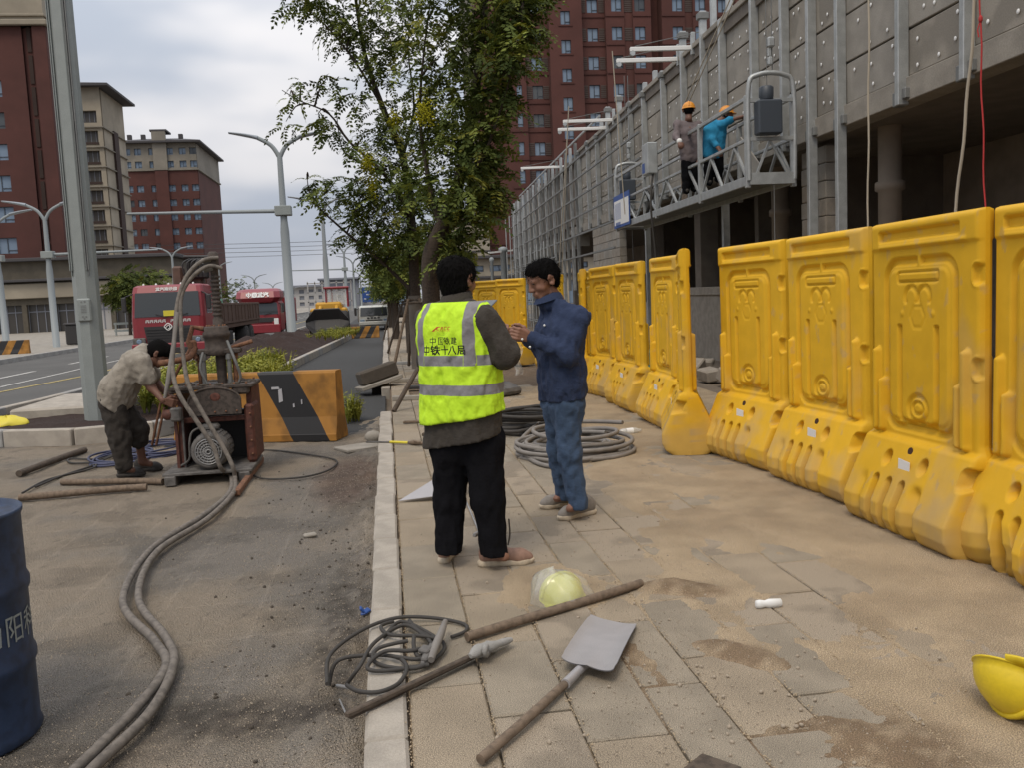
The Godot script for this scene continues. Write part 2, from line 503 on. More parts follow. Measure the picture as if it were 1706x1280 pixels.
	mat("bed_brown", lin(0.12, 0.07, 0.05), 0.7, T.cloud, 0.6, T.fine, 2.0)
	mat("tyre", lin(0.03, 0.028, 0.027), 0.9, T.fine, 2.0)
	mat("glass_dark", lin(0.07, 0.078, 0.085), 0.06)
	mat("window_glass", lin(0.17, 0.23, 0.31), 0.06)
	mat("window_frame", lin(0.045, 0.055, 0.07), 0.5)
	mat("loader_yellow", lin(0.55, 0.30, 0.03), 0.55, T.fine, 1.0)
	mat("truck_white", lin(0.50, 0.51, 0.48), 0.5, T.soft, 1.0)
	mat("orange", lin(0.68, 0.27, 0.02), 0.45, T.soft, 2.0)
	mat("brick_red", lin(0.098, 0.036, 0.029), 0.9, T.soft, 0.12, T.cloud, 0.03)
	mat("brick_red_b", lin(0.088, 0.032, 0.026), 0.9, T.soft, 0.12, T.cloud, 0.03)
	mat("brick_dark", lin(0.045, 0.027, 0.022), 0.9, T.soft, 0.12, T.cloud, 0.03)
	mat("cream", lin(0.33, 0.29, 0.225), 0.9, T.soft, 0.12, T.cloud, 0.03)
	mat("cream_b", lin(0.235, 0.215, 0.18), 0.9, T.soft, 0.12, T.cloud, 0.03)
	mat("roof_dark", lin(0.055, 0.052, 0.055), 0.8)
	mat("louvre", lin(0.075, 0.055, 0.048), 0.8)
	mat("shop_dark", lin(0.05, 0.045, 0.04), 0.4)
	mat("shop_fascia", lin(0.1, 0.085, 0.062), 0.8, T.cloud, 0.2)
	mat("sign_blue", lin(0.02, 0.07, 0.27), 0.5)
	mat("sign_green", lin(0.03, 0.22, 0.12), 0.6)
	mat("bag_yellow", lin(0.62, 0.52, 0.04), 0.5)
	mat("far_grey", lin(0.19, 0.20, 0.23), 0.9)
	mat("far_pale", lin(0.40, 0.39, 0.38), 0.9)
	mat("bark", lin(0.07, 0.05, 0.036), 0.95, T.rust, 2.5, T.cloud, 0.8, 1.2, T.speck)
	mat("rope_beige", lin(0.42, 0.37, 0.29), 0.9)
	mat("rope_red", lin(0.42, 0.03, 0.03), 0.8)
	mat("net_green", lin(0.05, 0.14, 0.10), 0.9)
	mat("skin", lin(0.235, 0.115, 0.075), 0.6, T.soft, 6.0)
	mat("skin_dark", lin(0.15, 0.07, 0.045), 0.6, T.soft, 6.0)
	mat("hair", lin(0.008, 0.0075, 0.0075), 1.0, T.fine, 8.0)
	M.hair.metallic_specular = 0.15
	mat("eye", lin(0.03, 0.02, 0.02), 0.2)
	mat("trousers_black", lin(0.009, 0.009, 0.011), 1.0, T.fine, 4.0, null, 1.0, 0.1, T.wrinkle)
	M.trousers_black.metallic_specular = 0.2
	mat("jacket_grey", lin(0.045, 0.038, 0.031), 0.95, T.weave, 6.0, null, 1.0, 0.15, T.wrinkle)
	mat("shirt_navy", lin(0.019, 0.034, 0.085), 0.9, T.weave, 6.0, T.soft, 3.0, 0.15, T.wrinkle)
	mat("denim", lin(0.052, 0.092, 0.17), 0.9, T.weave, 7.0, T.cloud, 2.5, 0.15, T.wrinkle)
	mat("shirt_grey", lin(0.33, 0.295, 0.245), 0.95, T.weave, 6.0, T.cloud, 1.2, 0.2, T.wrinkle)
	mat("trousers_grey", lin(0.04, 0.033, 0.027), 0.95, T.weave, 6.0, T.cloud, 1.2, 0.2, T.wrinkle)
	mat("shirt_mauve", lin(0.17, 0.14, 0.145), 0.95, T.weave, 5.0)
	mat("shirt_blue", lin(0.02, 0.23, 0.42), 0.95, T.weave, 5.0)
	mat("shoe_tan", lin(0.29, 0.175, 0.13), 0.8, T.cloud, 6.0)
	mat("shoe_grey", lin(0.24, 0.215, 0.19), 0.8, T.cloud, 6.0)
	mat("shoe_dark", lin(0.045, 0.04, 0.036), 0.85)
	mat("sole", lin(0.52, 0.44, 0.33), 0.8, T.cloud, 6.0)
	mat("helmet_lime", lin(0.60, 0.60, 0.045), 0.35, T.soft, 5.0)
	mat("helmet_yellow", lin(0.74, 0.54, 0.02), 0.4, T.soft, 4.0, T.soft, 9.0)
	mat("phone", lin(0.10, 0.11, 0.12), 0.3)
	M.yellow_plastic.vertex_color_use_as_albedo = true
	for k in ["yellow_plastic", "concrete_yellow", "rust", "machine"]:
		M[k].uv1_world_triplanar = false
		M[k].uv2_world_triplanar = false
	var p: StandardMaterial3D = mat("plastic_film", Color(0.86, 0.86, 0.84, 0.22), 0.2)
	p.transparency = BaseMaterial3D.TRANSPARENCY_ALPHA
	M.plastic_film.albedo_color.a = 0.3
	M.truck_red.clearcoat_enabled = true
	M.truck_red.clearcoat = 0.4
	for k in ["leaf", "leaf_far", "weed"]:
		var l := mat(k, Color.WHITE, 0.8)
		l.metallic_specular = 0.25
		l.vertex_color_use_as_albedo = true
		l.backlight_enabled = true
		l.backlight = Color(0.55, 0.55, 0.3)
		l.cull_mode = BaseMaterial3D.CULL_DISABLED
# ---------------------------------------------------------------- scene
func _ready() -> void:
	rng.seed = 7
	var cam := Camera3D.new()
	cam.name = "camera"
	cam.fov = 46.21
	cam.near = 0.05
	cam.far = 2000.0
	add_child(cam)
	cam.position = Vector3(0, 1.48, 0)
	cam.rotation_degrees = Vector3(-5.729, -7.689, -2.581)
	var env := Environment.new()
	env.background_mode = Environment.BG_SKY
	env.tonemap_mode = Environment.TONE_MAPPER_LINEAR
	env.tonemap_exposure = 0.86
	env.sdfgi_enabled = true
	env.ssao_enabled = true
	env.ssil_enabled = true
	env.sky = Sky.new()
	env.sky.sky_material = sky()
	var we := WorldEnvironment.new()
	we.name = "environment"
	we.environment = env
	add_child(we)
	var sun := DirectionalLight3D.new()
	sun.name = "sun"
	sun.light_energy = 0.58
	sun.light_color = Color(1.0, 0.94, 0.85)
	sun.light_angular_distance = 20.0
	sun.shadow_enabled = true
	sun.rotation_degrees = Vector3(-58, -28, 0)
	add_child(sun)
	textures()
	materials()
	ground()
	far_buildings()
	right_building()
	trees()
	street_lamps()
	vehicles()
	barriers()
	machine()
	people()
	clutter()
func sky() -> PanoramaSkyMaterial:
	const W := 1024
	const H := 512
	var im := Image.create(W, H, false, Image.FORMAT_RGBF)
	var n := FastNoiseLite.new()
	n.noise_type = FastNoiseLite.TYPE_SIMPLEX_SMOOTH
	n.seed = 12
	n.frequency = 1.5
	n.fractal_octaves = 5
	n.fractal_gain = 0.5
	for y in H:
		var v := PI * (y + 0.5) / H
		var up := cos(v)
		for x in W:
			var a := TAU * (x + 0.5) / W - PI
			var c := Color(0.25, 0.23, 0.2)
			if up > -0.02:
				var e := maxf(up, 0.0)
				var d := Vector3(sin(a) * sin(v), e * 2.6, -cos(a) * sin(v))
				var b := n.get_noise_3d(d.x * 1.3, d.y * 1.5, d.z * 1.3) * 1.5 + 0.5
				var s := n.get_noise_3d(d.x * 2.6 + 9.0, d.y * 5.0, d.z * 2.6) * 1.3 + 0.5
				b = clampf(b * 0.62 + s * 0.38, 0.0, 1.0)
				b = smoothstep(0.15, 0.95, b)
				var thin := Color(0.50, 0.55, 0.64)
				var thick := Color(0.85, 0.84, 0.86)
				c = thin.lerp(thick, b)
				var g := 0.93 + 1.3 * e
				var low := Color(0.56, 0.56, 0.615)
				c = Color(c.r * g, c.g * g, c.b * g).lerp(low, exp(-e * 22.0) * 0.75)
			im.set_pixel(x, y, c)
	var p := PanoramaSkyMaterial.new()
	p.panorama = ImageTexture.create_from_image(im)
	return p
func grid(nx: int, nz: int, f: Callable, colf = null) -> ArrayMesh: # f(i, j) -> point; i to the right, j away from the viewer
	var P := PackedVector3Array()
	var C := PackedColorArray()
	var N := PackedVector3Array()
	var X := PackedInt32Array()
	for j in nz + 1:
		for i in nx + 1:
			P.append(f.call(float(i) / nx, float(j) / nz))
			if colf != null: C.append(colf.call(P[-1]))
	N.resize(P.size())
	for j in nz:
		for i in nx:
			var a := j * (nx + 1) + i
			var b := a + 1
			var c := a + nx + 1
			var d := c + 1
			var nn := (P[b] - P[c]).cross(P[d] - P[a])
			nn = (P[d] - P[a]).cross(P[c] - P[b])
			N[a] += nn; N[b] += nn; N[c] += nn; N[d] += nn
			X.append_array([a, d, b, a, c, d])
	for i in N.size(): N[i] = N[i].normalized()
	var arr := []
	arr.resize(Mesh.ARRAY_MAX)
	arr[Mesh.ARRAY_VERTEX] = P
	arr[Mesh.ARRAY_NORMAL] = N
	if colf != null: arr[Mesh.ARRAY_COLOR] = C
	arr[Mesh.ARRAY_INDEX] = X
	var m := ArrayMesh.new()
	m.add_surface_from_arrays(Mesh.PRIMITIVE_TRIANGLES, arr)
	return m
func sheet(called: String, x0: float, x1: float, z0: float, z1: float, y: float, m: Material) -> MeshInstance3D:
	var st := S()
	quad(st, Vector3(x0, y, z0), Vector3(x1, y, z0), Vector3(x1, y, z1), Vector3(x0, y, z1))
	return struct(called, st, m)
func blob(p: Vector3, c: Vector2, r: Vector2, turn := 0.0) -> float: # 1 inside a soft ellipse, 0 outside
	var q := (Vector2(p.x, p.z) - c).rotated(-turn) / r
	return 1.0 - smoothstep(0.45, 1.0, q.length())
func ground() -> void:
	sheet("ground", -600, 600, 60, -900, -0.2, M.earth)
	sheet("road", -13.3, -1.5, -11.9, -420, -0.16, M.road)
	sheet("far_pavement", -60, -13.42, 40, -420, -0.03, M.concrete)
	sheet("road_behind_building", 6, 90, -56, -72, -0.15, M.road)
	var st := S()
	for z in range(40, -200, -6): box(st, Vector3(-13.36, -0.09, z - 3.0), Vector3(0.13, 0.2, 5.97), 0.015)
	struct("far_kerb", st, M.kerb_gray)
	# painted lines of the carriageway
	st = S()
	for z in range(30, -260, -7): box(st, Vector3(-10.3 + 0.02 * z * 0, -0.154, z), Vector3(0.14, 0.006, 4.0))
	struct("road_line", st, M.line_white)
	st = S()
	var pts := [Vector3(-9.6, 0, -4), Vector3(-8.409, -0.155, -20.799), Vector3(-7.872, -0.155, -24.801), Vector3(-7.4, 0, -60), Vector3(-7.2, 0, -200)]
	for i in pts.size() - 1:
		pts[i].y = -0.153
		pts[i + 1].y = -0.153
		bar(st, pts[i], pts[i + 1], 0.13, 0.006)
	struct("road_line", st, M.line_yellow)
	st = S()
	for z in range(20, -240, -5): box(st, Vector3(-8.9 + 0.004 * z, -0.154, z), Vector3(0.1, 0.006, 5.0))
	struct("road_line", st, M.line_white)
	sheet("fresh_lane", -2.7, -0.1, -11.0, -140, -0.142, M.fresh_asphalt)
	# the dug-over lane in front: rough ground
	var n := FastNoiseLite.new()
	n.frequency = 1.1
	n.fractal_octaves = 5
	n.seed = 4
	var n2 := FastNoiseLite.new()
	n2.frequency = 9.0
	n2.fractal_octaves = 3
	var hgt := func(u: float, v: float) -> Vector3:
		var x := lerpf(-9.0, -0.13, pow(u, 0.55))
		var z := lerpf(-0.6, -12.4, v)
		var y := -0.146 + n.get_noise_2d(x, z) * 0.016 + n2.get_noise_2d(x, z) * 0.008
		y += 0.05 * smoothstep(-0.5, -0.2, x) * (0.4 + n.get_noise_2d(x * 3.0, z * 3.0) * 1.4) - 0.01 * smoothstep(-11.6, -12.4, z)
		return Vector3(x, y, z)
	M.lane_dirt.vertex_color_use_as_albedo = true
	M.lane_dirt.albedo_color = Color(1, 1, 1)
	var lcol := func(p: Vector3) -> Color:
		var grey := Color(0.345, 0.305, 0.255)
		var tan_ := Color(0.50, 0.405, 0.295)
		var dark := Color(0.11, 0.088, 0.068)
		var k := smoothstep(-0.25, 0.3, n.get_noise_2d(p.x * 0.5 + 7.0, p.z * 0.5) + 0.35 * smoothstep(-5.5, -8.0, p.z) * smoothstep(-0.7, -1.6, p.x))
		var c := grey.lerp(tan_, k * 0.75)
		var d := blob(p, Vector2(-0.72, -3.55), Vector2(0.55, 0.24), 0.2) + blob(p, Vector2(-1.25, -3.35), Vector2(0.6, 0.16), 0.1) * 0.6 + blob(p, Vector2(-0.35, -8.2), Vector2(0.35, 1.7)) * 0.7 + blob(p, Vector2(-0.3, -4.5), Vector2(0.17, 1.6)) * 0.8
		d = clampf(d * (0.8 + n2.get_noise_2d(p.x, p.z) * 0.9), 0.0, 1.0)
		c = c.lerp(dark, d * 0.85)
		if blob(p, Vector2(-0.45, -8.3), Vector2(0.4, 1.5)) > 0.0: c = c.lerp(Color(0.22, 0.12, 0.08), 0.5 * blob(p, Vector2(-0.45, -8.3), Vector2(0.4, 1.5)))
		var crack := absf(n.get_noise_2d(p.x * 0.9 + 30.0, p.z * 0.9 - 8.0))
		return c.lerp(dark, 0.45 * smoothstep(0.012, 0.0, crack))
	var lane := inst("dirt_lane", grid(260, 330, hgt, lcol), M.lane_dirt)
	lane.set_meta("kind", "structure")
	var left := S()
	quad(left, Vector3(-13.2, -0.15, 20), Vector3(-8.8, -0.15, 20), Vector3(-8.8, -0.15, -11.9), Vector3(-13.2, -0.15, -11.9))
	struct("dirt_apron", left, M.earth)
	# kerb along the pavement: stones butted end to end
	var kerb := Node3D.new()
	kerb.name = nm("kerb")
	add_child(kerb)
	tag(kerb, "", "", "", "structure")
	var km := []
	for i in 3:
		st = S()
		box(st, Vector3.ZERO, Vector3(0.147, 0.24, 0.632 + 0.004 * i), 0.012)
		km.append(fin(st))
	for i in 70:
		var z := 0.6 - i * 0.645
		if z < -12.2 and z > -15.3: continue # stones lifted out here
		var o := inst("kerb_stone", km[i % 3], M.kerb, kerb)
		o.position = Vector3(-0.086 + rng.randf_range(-0.006, 0.006), -0.115 + rng.randf_range(-0.005, 0.004), z)
		o.rotation.y = rng.randf_range(-0.008, 0.008)
	# pavement: bed and loose-laid slabs
	var walk := sheet("pavement_bed", -0.02, 7.5, 20, -130, -0.045, M.damp_sand)
	var slabs := Node3D.new()
	slabs.name = nm("pavement")
	add_child(slabs)
	tag(slabs, "", "", "", "structure")
	var sm := []
	for i in 3:
		st = S()
		box(st, Vector3.ZERO, Vector3(0.278, 0.05, 0.655 - 0.004 * i), 0.006)
		sm.append(fin(st))
	var sx := [0.0, 0.284, 0.575, 0.86, 1.09, 1.37, 1.665, 1.95, 2.235, 2.52, 2.805]
	for cx in sx.size():
		var far := -13.5 if cx > 3 else -24.0
		var z: float = 0.4 - [0.08, 0.44, 0.2, 0.55, 0.11, 0.36, 0.05, 0.5, 0.2, 0.4, 0.1][cx]
		while z > far:
			z -= 0.664
			if cx > 0 and cx < 3 and z < -13.4 and z > -17.2 and cx != 2: continue # open planting strip
			var o := inst("paving_slab", sm[rng.randi() % 3], [M.slab_a, M.slab_b, M.slab_c][rng.randi() % 3], slabs)
			var wd: float = (sx[cx + 1] if cx < 10 else 3.09) - sx[cx]
			o.scale.x = (wd - 0.007) / 0.278
			o.position = Vector3(sx[cx] + wd * 0.5, -0.026 + rng.randf_range(-0.004, 0.003), z)
			o.rotation = Vector3(rng.randf_range(-0.004, 0.004), rng.randf_range(-0.006, 0.006), rng.randf_range(-0.008, 0.008))
	st = S()
	for i in 60: box(st, Vector3(1.6, -0.03, -24.4 - i * 0.8), Vector3(3.1, 0.05, 0.79), 0.006)
	obj("paving_course", st, M.slab_a, slabs)
	# wind-blown and spilled sand over the slabs
	var s1 := FastNoiseLite.new()
	s1.frequency = 0.55
	s1.fractal_octaves = 4
	s1.seed = 31
	var s2 := FastNoiseLite.new()
	s2.frequency = 5.0
	s2.fractal_octaves = 4
	var shgt := func(u: float, v: float) -> Vector3:
		var x := lerpf(0.0, 4.2, u)
		var z := lerpf(-1.2, -14.0, pow(v, 1.25))
		var y := -0.017 + 0.027 * smoothstep(1.15, 2.1, x + s1.get_noise_2d(x * 2.0, z) * 0.9) + s1.get_noise_2d(x, z * 0.8) * 0.021 + s2.get_noise_2d(x, z) * 0.005 + s2.get_noise_2d(x * 5.0, z * 5.0) * 0.0025
		var p := Vector3(x, 0, z)
		y += 0.03 * blob(p, Vector2(1.35, -4.15), Vector2(0.26, 0.12), 0.5) + 0.022 * blob(p, Vector2(1.3, -3.35), Vector2(0.3, 0.1), 0.9) + 0.022 * blob(p, Vector2(1.25, -2.6), Vector2(0.4, 0.3)) + 0.02 * blob(p, Vector2(0.85, -3.25), Vector2(0.22, 0.6)) + 0.018 * blob(p, Vector2(0.75, -4.4), Vector2(0.3, 0.5)) + 0.012 * blob(p, Vector2(1.05, -5.8), Vector2(0.4, 0.5))
		y -= 0.012 * smoothstep(0.5, 0.25, x)
		y += 0.06 * smoothstep(2.95, 4.0, x)
		return Vector3(x, y, z)
	var scol := func(p: Vector3) -> Color:
		var dry := Color(0.60, 0.465, 0.305)
		var damp := Color(0.31, 0.215, 0.13)
		var k := blob(p, Vector2(1.35, -4.15), Vector2(0.3, 0.16), 0.5) + blob(p, Vector2(1.3, -3.35), Vector2(0.36, 0.14), 0.9) + blob(p, Vector2(1.25, -2.5), Vector2(0.65, 0.5)) * 1.2 + blob(p, Vector2(0.9, -3.3), Vector2(0.3, 0.75)) * 0.9 + blob(p, Vector2(1.95, -1.9), Vector2(0.6, 0.5)) * 0.6
		k = clampf(k * (0.85 + s2.get_noise_2d(p.x * 1.5, p.z * 1.5)), 0.0, 1.0)
		return dry.lerp(damp, maxf(k, 0.25 * smoothstep(0.05, 0.4, s1.get_noise_2d(p.x * 1.4 + 5.0, p.z)))) * (0.97 + 0.06 * s2.get_noise_2d(p.x * 6.0, p.z * 6.0))
	mat("sand_grain", lin(0.42, 0.33, 0.22), 0.95)
	M.sand.vertex_color_use_as_albedo = true
	M.sand.albedo_color = Color.WHITE
	var sand := inst("sand", grid(210, 460, shgt, scol), M.sand)
	sand.set_meta("kind", "stuff")
	sand.set_meta("label", "dry tan sand spread over the pavement slabs")
	sand.set_meta("category", "sand")
	sheet("site_ground", 3.6, 40, -1, -56, -0.02, M.earth)
	# scattered stones and grit
	for kind in 5:
		st = S()
		ball(st, Vector3.ZERO, Vector3(1, 0.7, 0.85), 4 if kind < 2 else 3)
		var xf := []
		for i in [900, 700, 9000, 20000, 5000][kind]:
			var x := rng.randf_range(0.1, 3.0)
			var z := -rng.randf_range(2.0, 7.0)
			var s := 0.002 + 0.008 * pow(rng.randf(), 5.0)
			if kind == 1:
				x = -0.16 - absf(rng.randfn(0, 0.5)) - 0.02
				z = -rng.randf_range(2.4, 9.0)
				s *= 1.3
			elif kind == 2:
				x = rng.randf_range(0.0, 3.2) if rng.randf() < 0.6 else 1.1 + rng.randfn(0, 0.5)
				z = -2.0 - 7.0 * pow(rng.randf(), 1.6)
				s = rng.randf_range(0.0012, 0.0034)
			elif kind == 3:
				x = -0.17 - 3.0 * pow(rng.randf(), 1.2)
				z = -2.3 - 8.5 * pow(rng.randf(), 1.5)
				s = rng.randf_range(0.0015, 0.0045)
			elif kind == 4:
				x = sx[rng.randi() % 8] + rng.randfn(0, 0.006)
				z = -2.0 - 7.0 * pow(rng.randf(), 1.6)
				s = rng.randf_range(0.0015, 0.004)
			elif rng.randf() < 0.55:
				x = 1.05 + rng.randfn(0, 0.35)
				z = -3.2 + rng.randfn(0, 0.7)
			var y := 0.004
			if kind == 1 or kind == 3: y = -0.146 + n.get_noise_2d(x, z) * 0.016 + n2.get_noise_2d(x, z) * 0.008 + 0.05 * smoothstep(-0.5, -0.2, x) * (0.4 + n.get_noise_2d(x * 3.0, z * 3.0) * 1.4) + s * 0.3
			elif kind == 2: y = maxf(0.0, shgt.call(x / 4.2, pow((-1.2 - z) / 12.8, 0.8)).y) + s * 0.3
			xf.append(Transform3D(Basis.from_euler(Vector3(rng.randf() * 6, rng.randf() * 6, rng.randf() * 6)).scaled(Vector3.ONE * s), Vector3(x, y, z)))
		var g := multi("gravel", fin(st), [M.stone, M.concrete_rough, M.stone, M.stone, M.sand_grain][kind], xf)
		g.set_meta("label", ["small pale stones scattered over the sandy pavement", "dark crumbs of asphalt along the kerb in the lane", "fine brown grit spread over the sandy pavement", "fine grey grit spread over the dirt lane", "sand grains packed along the slab joints"][kind])
		g.set_meta("category", "gravel")
	# central island
	var ol := [-5.0, -60, -5.2, -40, -5.5, -24, -5.85, -17, -6.1, -14.6, -6.0, -13.2, -5.55, -12.45, -4.9, -12.0, -4.1, -11.72, -3.4, -11.75, -2.85, -12.15, -2.6, -13.2, -2.52, -18, -2.45, -22.5, -1.65, -39, -1.2, -52, -1.1, -60]
	var curve := []
	for i in range(0, ol.size(), 2): curve.append(Vector3(ol[i], -0.05, ol[i + 1]))
	curve = smooth(curve, 8)
	var island := Node3D.new()
	island.name = nm("island_kerb")
	add_child(island)
	tag(island, "", "", "", "structure")
	var acc: Vector3 = curve[0]
	var stone := 0
	for i in range(1, curve.size()):
		var L := acc.distance_to(curve[i])
		if L < 0.85 and i < curve.size() - 1: continue
		var parts := maxi(1, roundi(L / 1.0)) if acc.z < -9.0 else 1
		for k in parts:
			var a := acc.lerp(curve[i], float(k) / parts)
			var b := acc.lerp(curve[i], float(k + 1) / parts)
			st = S()
			var d := (b - a).normalized() * 0.004
			bar(st, a + d, b - d, 0.14, 0.22, 0.012)
			obj("kerb_stone", st, M.kerb if stone % 3 else M.kerb_gray, island)
			stone += 1
		acc = curve[i]
	var mound := func(u: float, v: float) -> Vector3:
		var z := lerpf(-11.85, -59.0, pow(v, 1.6))
		var a := 0.0
		var b := 0.0
		for i in curve.size() - 1:
			var p: Vector3 = curve[i]
			var q: Vector3 = curve[i + 1]
			if (p.z - z) * (q.z - z) <= 0.0 and absf(p.z - q.z) > 1e-4:
				var x := lerpf(p.x, q.x, (z - p.z) / (q.z - p.z))
				if p.z < q.z: a = x
				else: b = x
		var x := lerpf(a, b, u)
		var e := sin(u * PI)
		var y := -0.06 + 0.06 * e + n.get_noise_2d(x * 1.2, z * 1.2) * 0.06 * e
		y += 0.62 * pow(e, 1.3) * smoothstep(-17.5, -23.0, z) * (1.0 - smoothstep(-33.0, -39.0, z)) * (0.75 + n.get_noise_2d(x * 0.7, z * 0.4) * 0.6) * smoothstep(-0.1, 0.5, u)
		return Vector3(x, y, z)
	var soil := inst("island_soil", grid(24, 120, mound), M.soil)
	soil.set_meta("kind", "structure")
# wall in local x, y facing +z with real openings; rects: [x, y, w, h]
func wall(st: SurfaceTool, t: Transform3D, x0: float, x1: float, y0: float, y1: float, rects: Array, deep: float) -> void:
	st.set_smooth_group(-1)
	var xs := [x0, x1]
	var ys := [y0, y1]
	for r in rects:
		for v in [r[0], r[0] + r[2]]:
			if not xs.has(v): xs.append(v)
		for v in [r[1], r[1] + r[3]]:
			if not ys.has(v): ys.append(v)
	xs.sort()
	ys.sort()
	for j in ys.size() - 1:
		var run := -1
		for i in xs.size():
			var solid := false
			if i < xs.size() - 1:
				solid = true
				var c := Vector2((xs[i] + xs[i + 1]) * 0.5, (ys[j] + ys[j + 1]) * 0.5)
				for r in rects:
					if c.x > r[0] and c.x < r[0] + r[2] and c.y > r[1] and c.y < r[1] + r[3]: solid = false
			if solid and run < 0: run = i
			if not solid and run >= 0:
				quad(st, t * Vector3(xs[run], ys[j], 0), t * Vector3(xs[i], ys[j], 0), t * Vector3(xs[i], ys[j + 1], 0), t * Vector3(xs[run], ys[j + 1], 0))
				run = -1
	for r in rects:
		var a: float = r[0]
		var b: float = r[0] + r[2]
		var c: float = r[1]
		var d: float = r[1] + r[3]
		quad(st, t * Vector3(a, c, 0), t * Vector3(b, c, 0), t * Vector3(b, c, -deep), t * Vector3(a, c, -deep))
		quad(st, t * Vector3(a, d, -deep), t * Vector3(b, d, -deep), t * Vector3(b, d, 0), t * Vector3(a, d, 0))
		quad(st, t * Vector3(a, c, -deep), t * Vector3(a, d, -deep), t * Vector3(a, d, 0), t * Vector3(a, c, 0))
		quad(st, t * Vector3(b, c, 0), t * Vector3(b, d, 0), t * Vector3(b, d, -deep), t * Vector3(b, c, -deep))
var wcache := {}
func window(parent: Node3D, t: Transform3D, r: Array, deep: float, frame: Material = null) -> void:
	var key := "%.2f %.2f" % [r[2], r[3]]
	if not wcache.has(key):
		var w: float = r[2]
		var h: float = r[3]
		var st := S()
		for q in [[0, h / 2, 0.07, h], [w, h / 2, 0.07, h], [w * 0.48, h / 2, 0.07, h - 0.14]]: box(st, Vector3(q[0], q[1], 0), Vector3(q[2], q[3], 0.09))
		for q in [[w / 2, 0.0], [w / 2, h]]: box(st, Vector3(q[0], q[1], 0.004), Vector3(w + 0.07, 0.08, 0.09))
		if w > 0.9: box(st, Vector3(w * 0.74, h * 0.22, 0), Vector3(w * 0.5, 0.06, 0.08))
		var g := S()
		box(g, Vector3(w / 2, h / 2, -0.035), Vector3(w - 0.02, h - 0.02, 0.02))
		wcache[key] = [fin(st), fin(g)]
	var f := inst("window", wcache[key][0], frame if frame else M.window_frame, parent)
	f.transform = t * at(Vector3(r[0], r[1], -deep + 0.08))
	var p := inst("pane", wcache[key][1], M.window_glass if rng.randf() > 0.12 else M.glass_dark, f)
	p.rotation = Vector3(rng.randf_range(-0.012, 0.012), rng.randf_range(-0.02, 0.02), 0)
func far_buildings() -> void:
	red_tower()
	left_towers()
	low_far()
func red_tower() -> void:
	var Z := -95.0
	var o := thing("apartment_tower", "tall red brick apartment tower with blue-tinted windows behind the grey site building", "building", Vector3(0, 0, Z))
	var st := S()
	var P := 2.9
	var y0 := 3.4
	var y1 := 40.0
	var lou := S()
	var band := S()
	# bays: x0, x1, forward, windows centre list
	var bays := [[10.7, 13.05, 0.0, [12.2], 0.0], [13.05, 13.95, -0.25, [], 0.0], [13.95, 15.75, 0.0, [14.7], 0.0], [15.75, 18.25, -0.45, [17.0], 0.0], [18.25, 21.75, 0.55, [20.0], 1.45], [21.75, 24.4, -0.45, [23.1], 0.0], [24.4, 26.4, 0.0, [25.6], 0.0], [26.4, 27.35, -0.25, [], 0.0], [27.35, 29.3, 0.0, [28.1], 0.0], [29.3, 30.5, -1.6, [], 0.0], [30.5, 33.0, 0.0, [32.2], 0.0], [33.0, 33.9, -0.25, [], 0.0], [33.9, 36.0, 0.0, [34.7], 0.0], [36.0, 38.4, -0.45, [37.4], 0.0], [38.4, 42.0, 0.55, [40.0], 1.45], [42.0, 50.0, 0.0, [44.0, 47.0], 0.0]]
	for bi in bays.size():
		var b: Array = bays[bi]
		var t := at(Vector3(0, 0, b[2]))
		var rects := []
		var skip: bool = b[3].is_empty()
		for k in 13:
			var wy: float = y0 + k * P + 0.85 + b[4]
			if wy + 1.4 > y1: continue
			for cx in b[3]: rects.append([cx - (0.5 if b[4] > 0 else 0.55), wy, 1.0 if b[4] > 0 else 1.12, 1.35])
			if b[3].size() > 0:
				box(band, Vector3((b[0] + b[1]) / 2, y0 + k * P + 0.42, b[2] + 0.04), Vector3(b[1] - b[0] - 0.01, 0.16, 0.1)) if b[4] == 0.0 else box(band, Vector3(20.0 if b[0] < 30 else 40.0, wy - 0.12, b[2] + 0.03), Vector3(1.5, 0.14, 0.08))
			if skip and b[2] > -1.0: # louvred recess between two windows
				for q in 7: box(lou, Vector3((b[0] + b[1]) / 2, wy + 0.08 + q * 0.19, b[2] + 0.03), Vector3(b[1] - b[0] - 0.04, 0.13, 0.05))
			elif b[2] == -0.45:
				for sx in [b[0] + 0.35, b[1] - 0.35]:
					for q in 7: box(lou, Vector3(sx, wy + 0.08 + q * 0.19, b[2] + 0.03), Vector3(0.6, 0.13, 0.05))
		wall(st, t, b[0], b[1], y0, y1, rects, 0.25)
		for r in rects: window(o, t, r, 0.25)
		if bi + 1 < bays.size():
			var n: Array = bays[bi + 1]
			var A := Vector3(b[1], y0, b[2])
			var B := Vector3(b[1], y0, n[2])
			if b[2] > n[2]: quad(st, A, B, B + UP * (y1 - y0), A + UP * (y1 - y0))
			elif n[2] > b[2]: quad(st, A, A + UP * (y1 - y0), B + UP * (y1 - y0), B)
	# left flank with its glazed strip
	for q in [[0.0, 2.2, M.brick_red], [2.2, 3.6, M.brick_dark], [3.6, 16.0, M.cream_b]]:
		var s2 := S()
		var ins := 0.6 if q[2] == M.brick_dark else 0.0
		box(s2, Vector3(10.7 + ins + 2.0, (y0 + y1) / 2, -(q[0] + q[1]) / 2 - 0.01), Vector3(4.0, y1 - y0, q[1] - q[0]))
		obj("flank_wall", s2, q[2], o)
	for k in 13:
		window(o, Transform3D(Basis(UP, -PI / 2), Vector3(11.2, 0, -2.3)), [0.0, y0 + k * P + 0.6, 1.2, 1.9], -0.02)
	box(st, Vector3(31, (y0 + y1) / 2, -10), Vector3(37, y1 - y0, 16))
	obj("wall", st, M.brick_red, o)
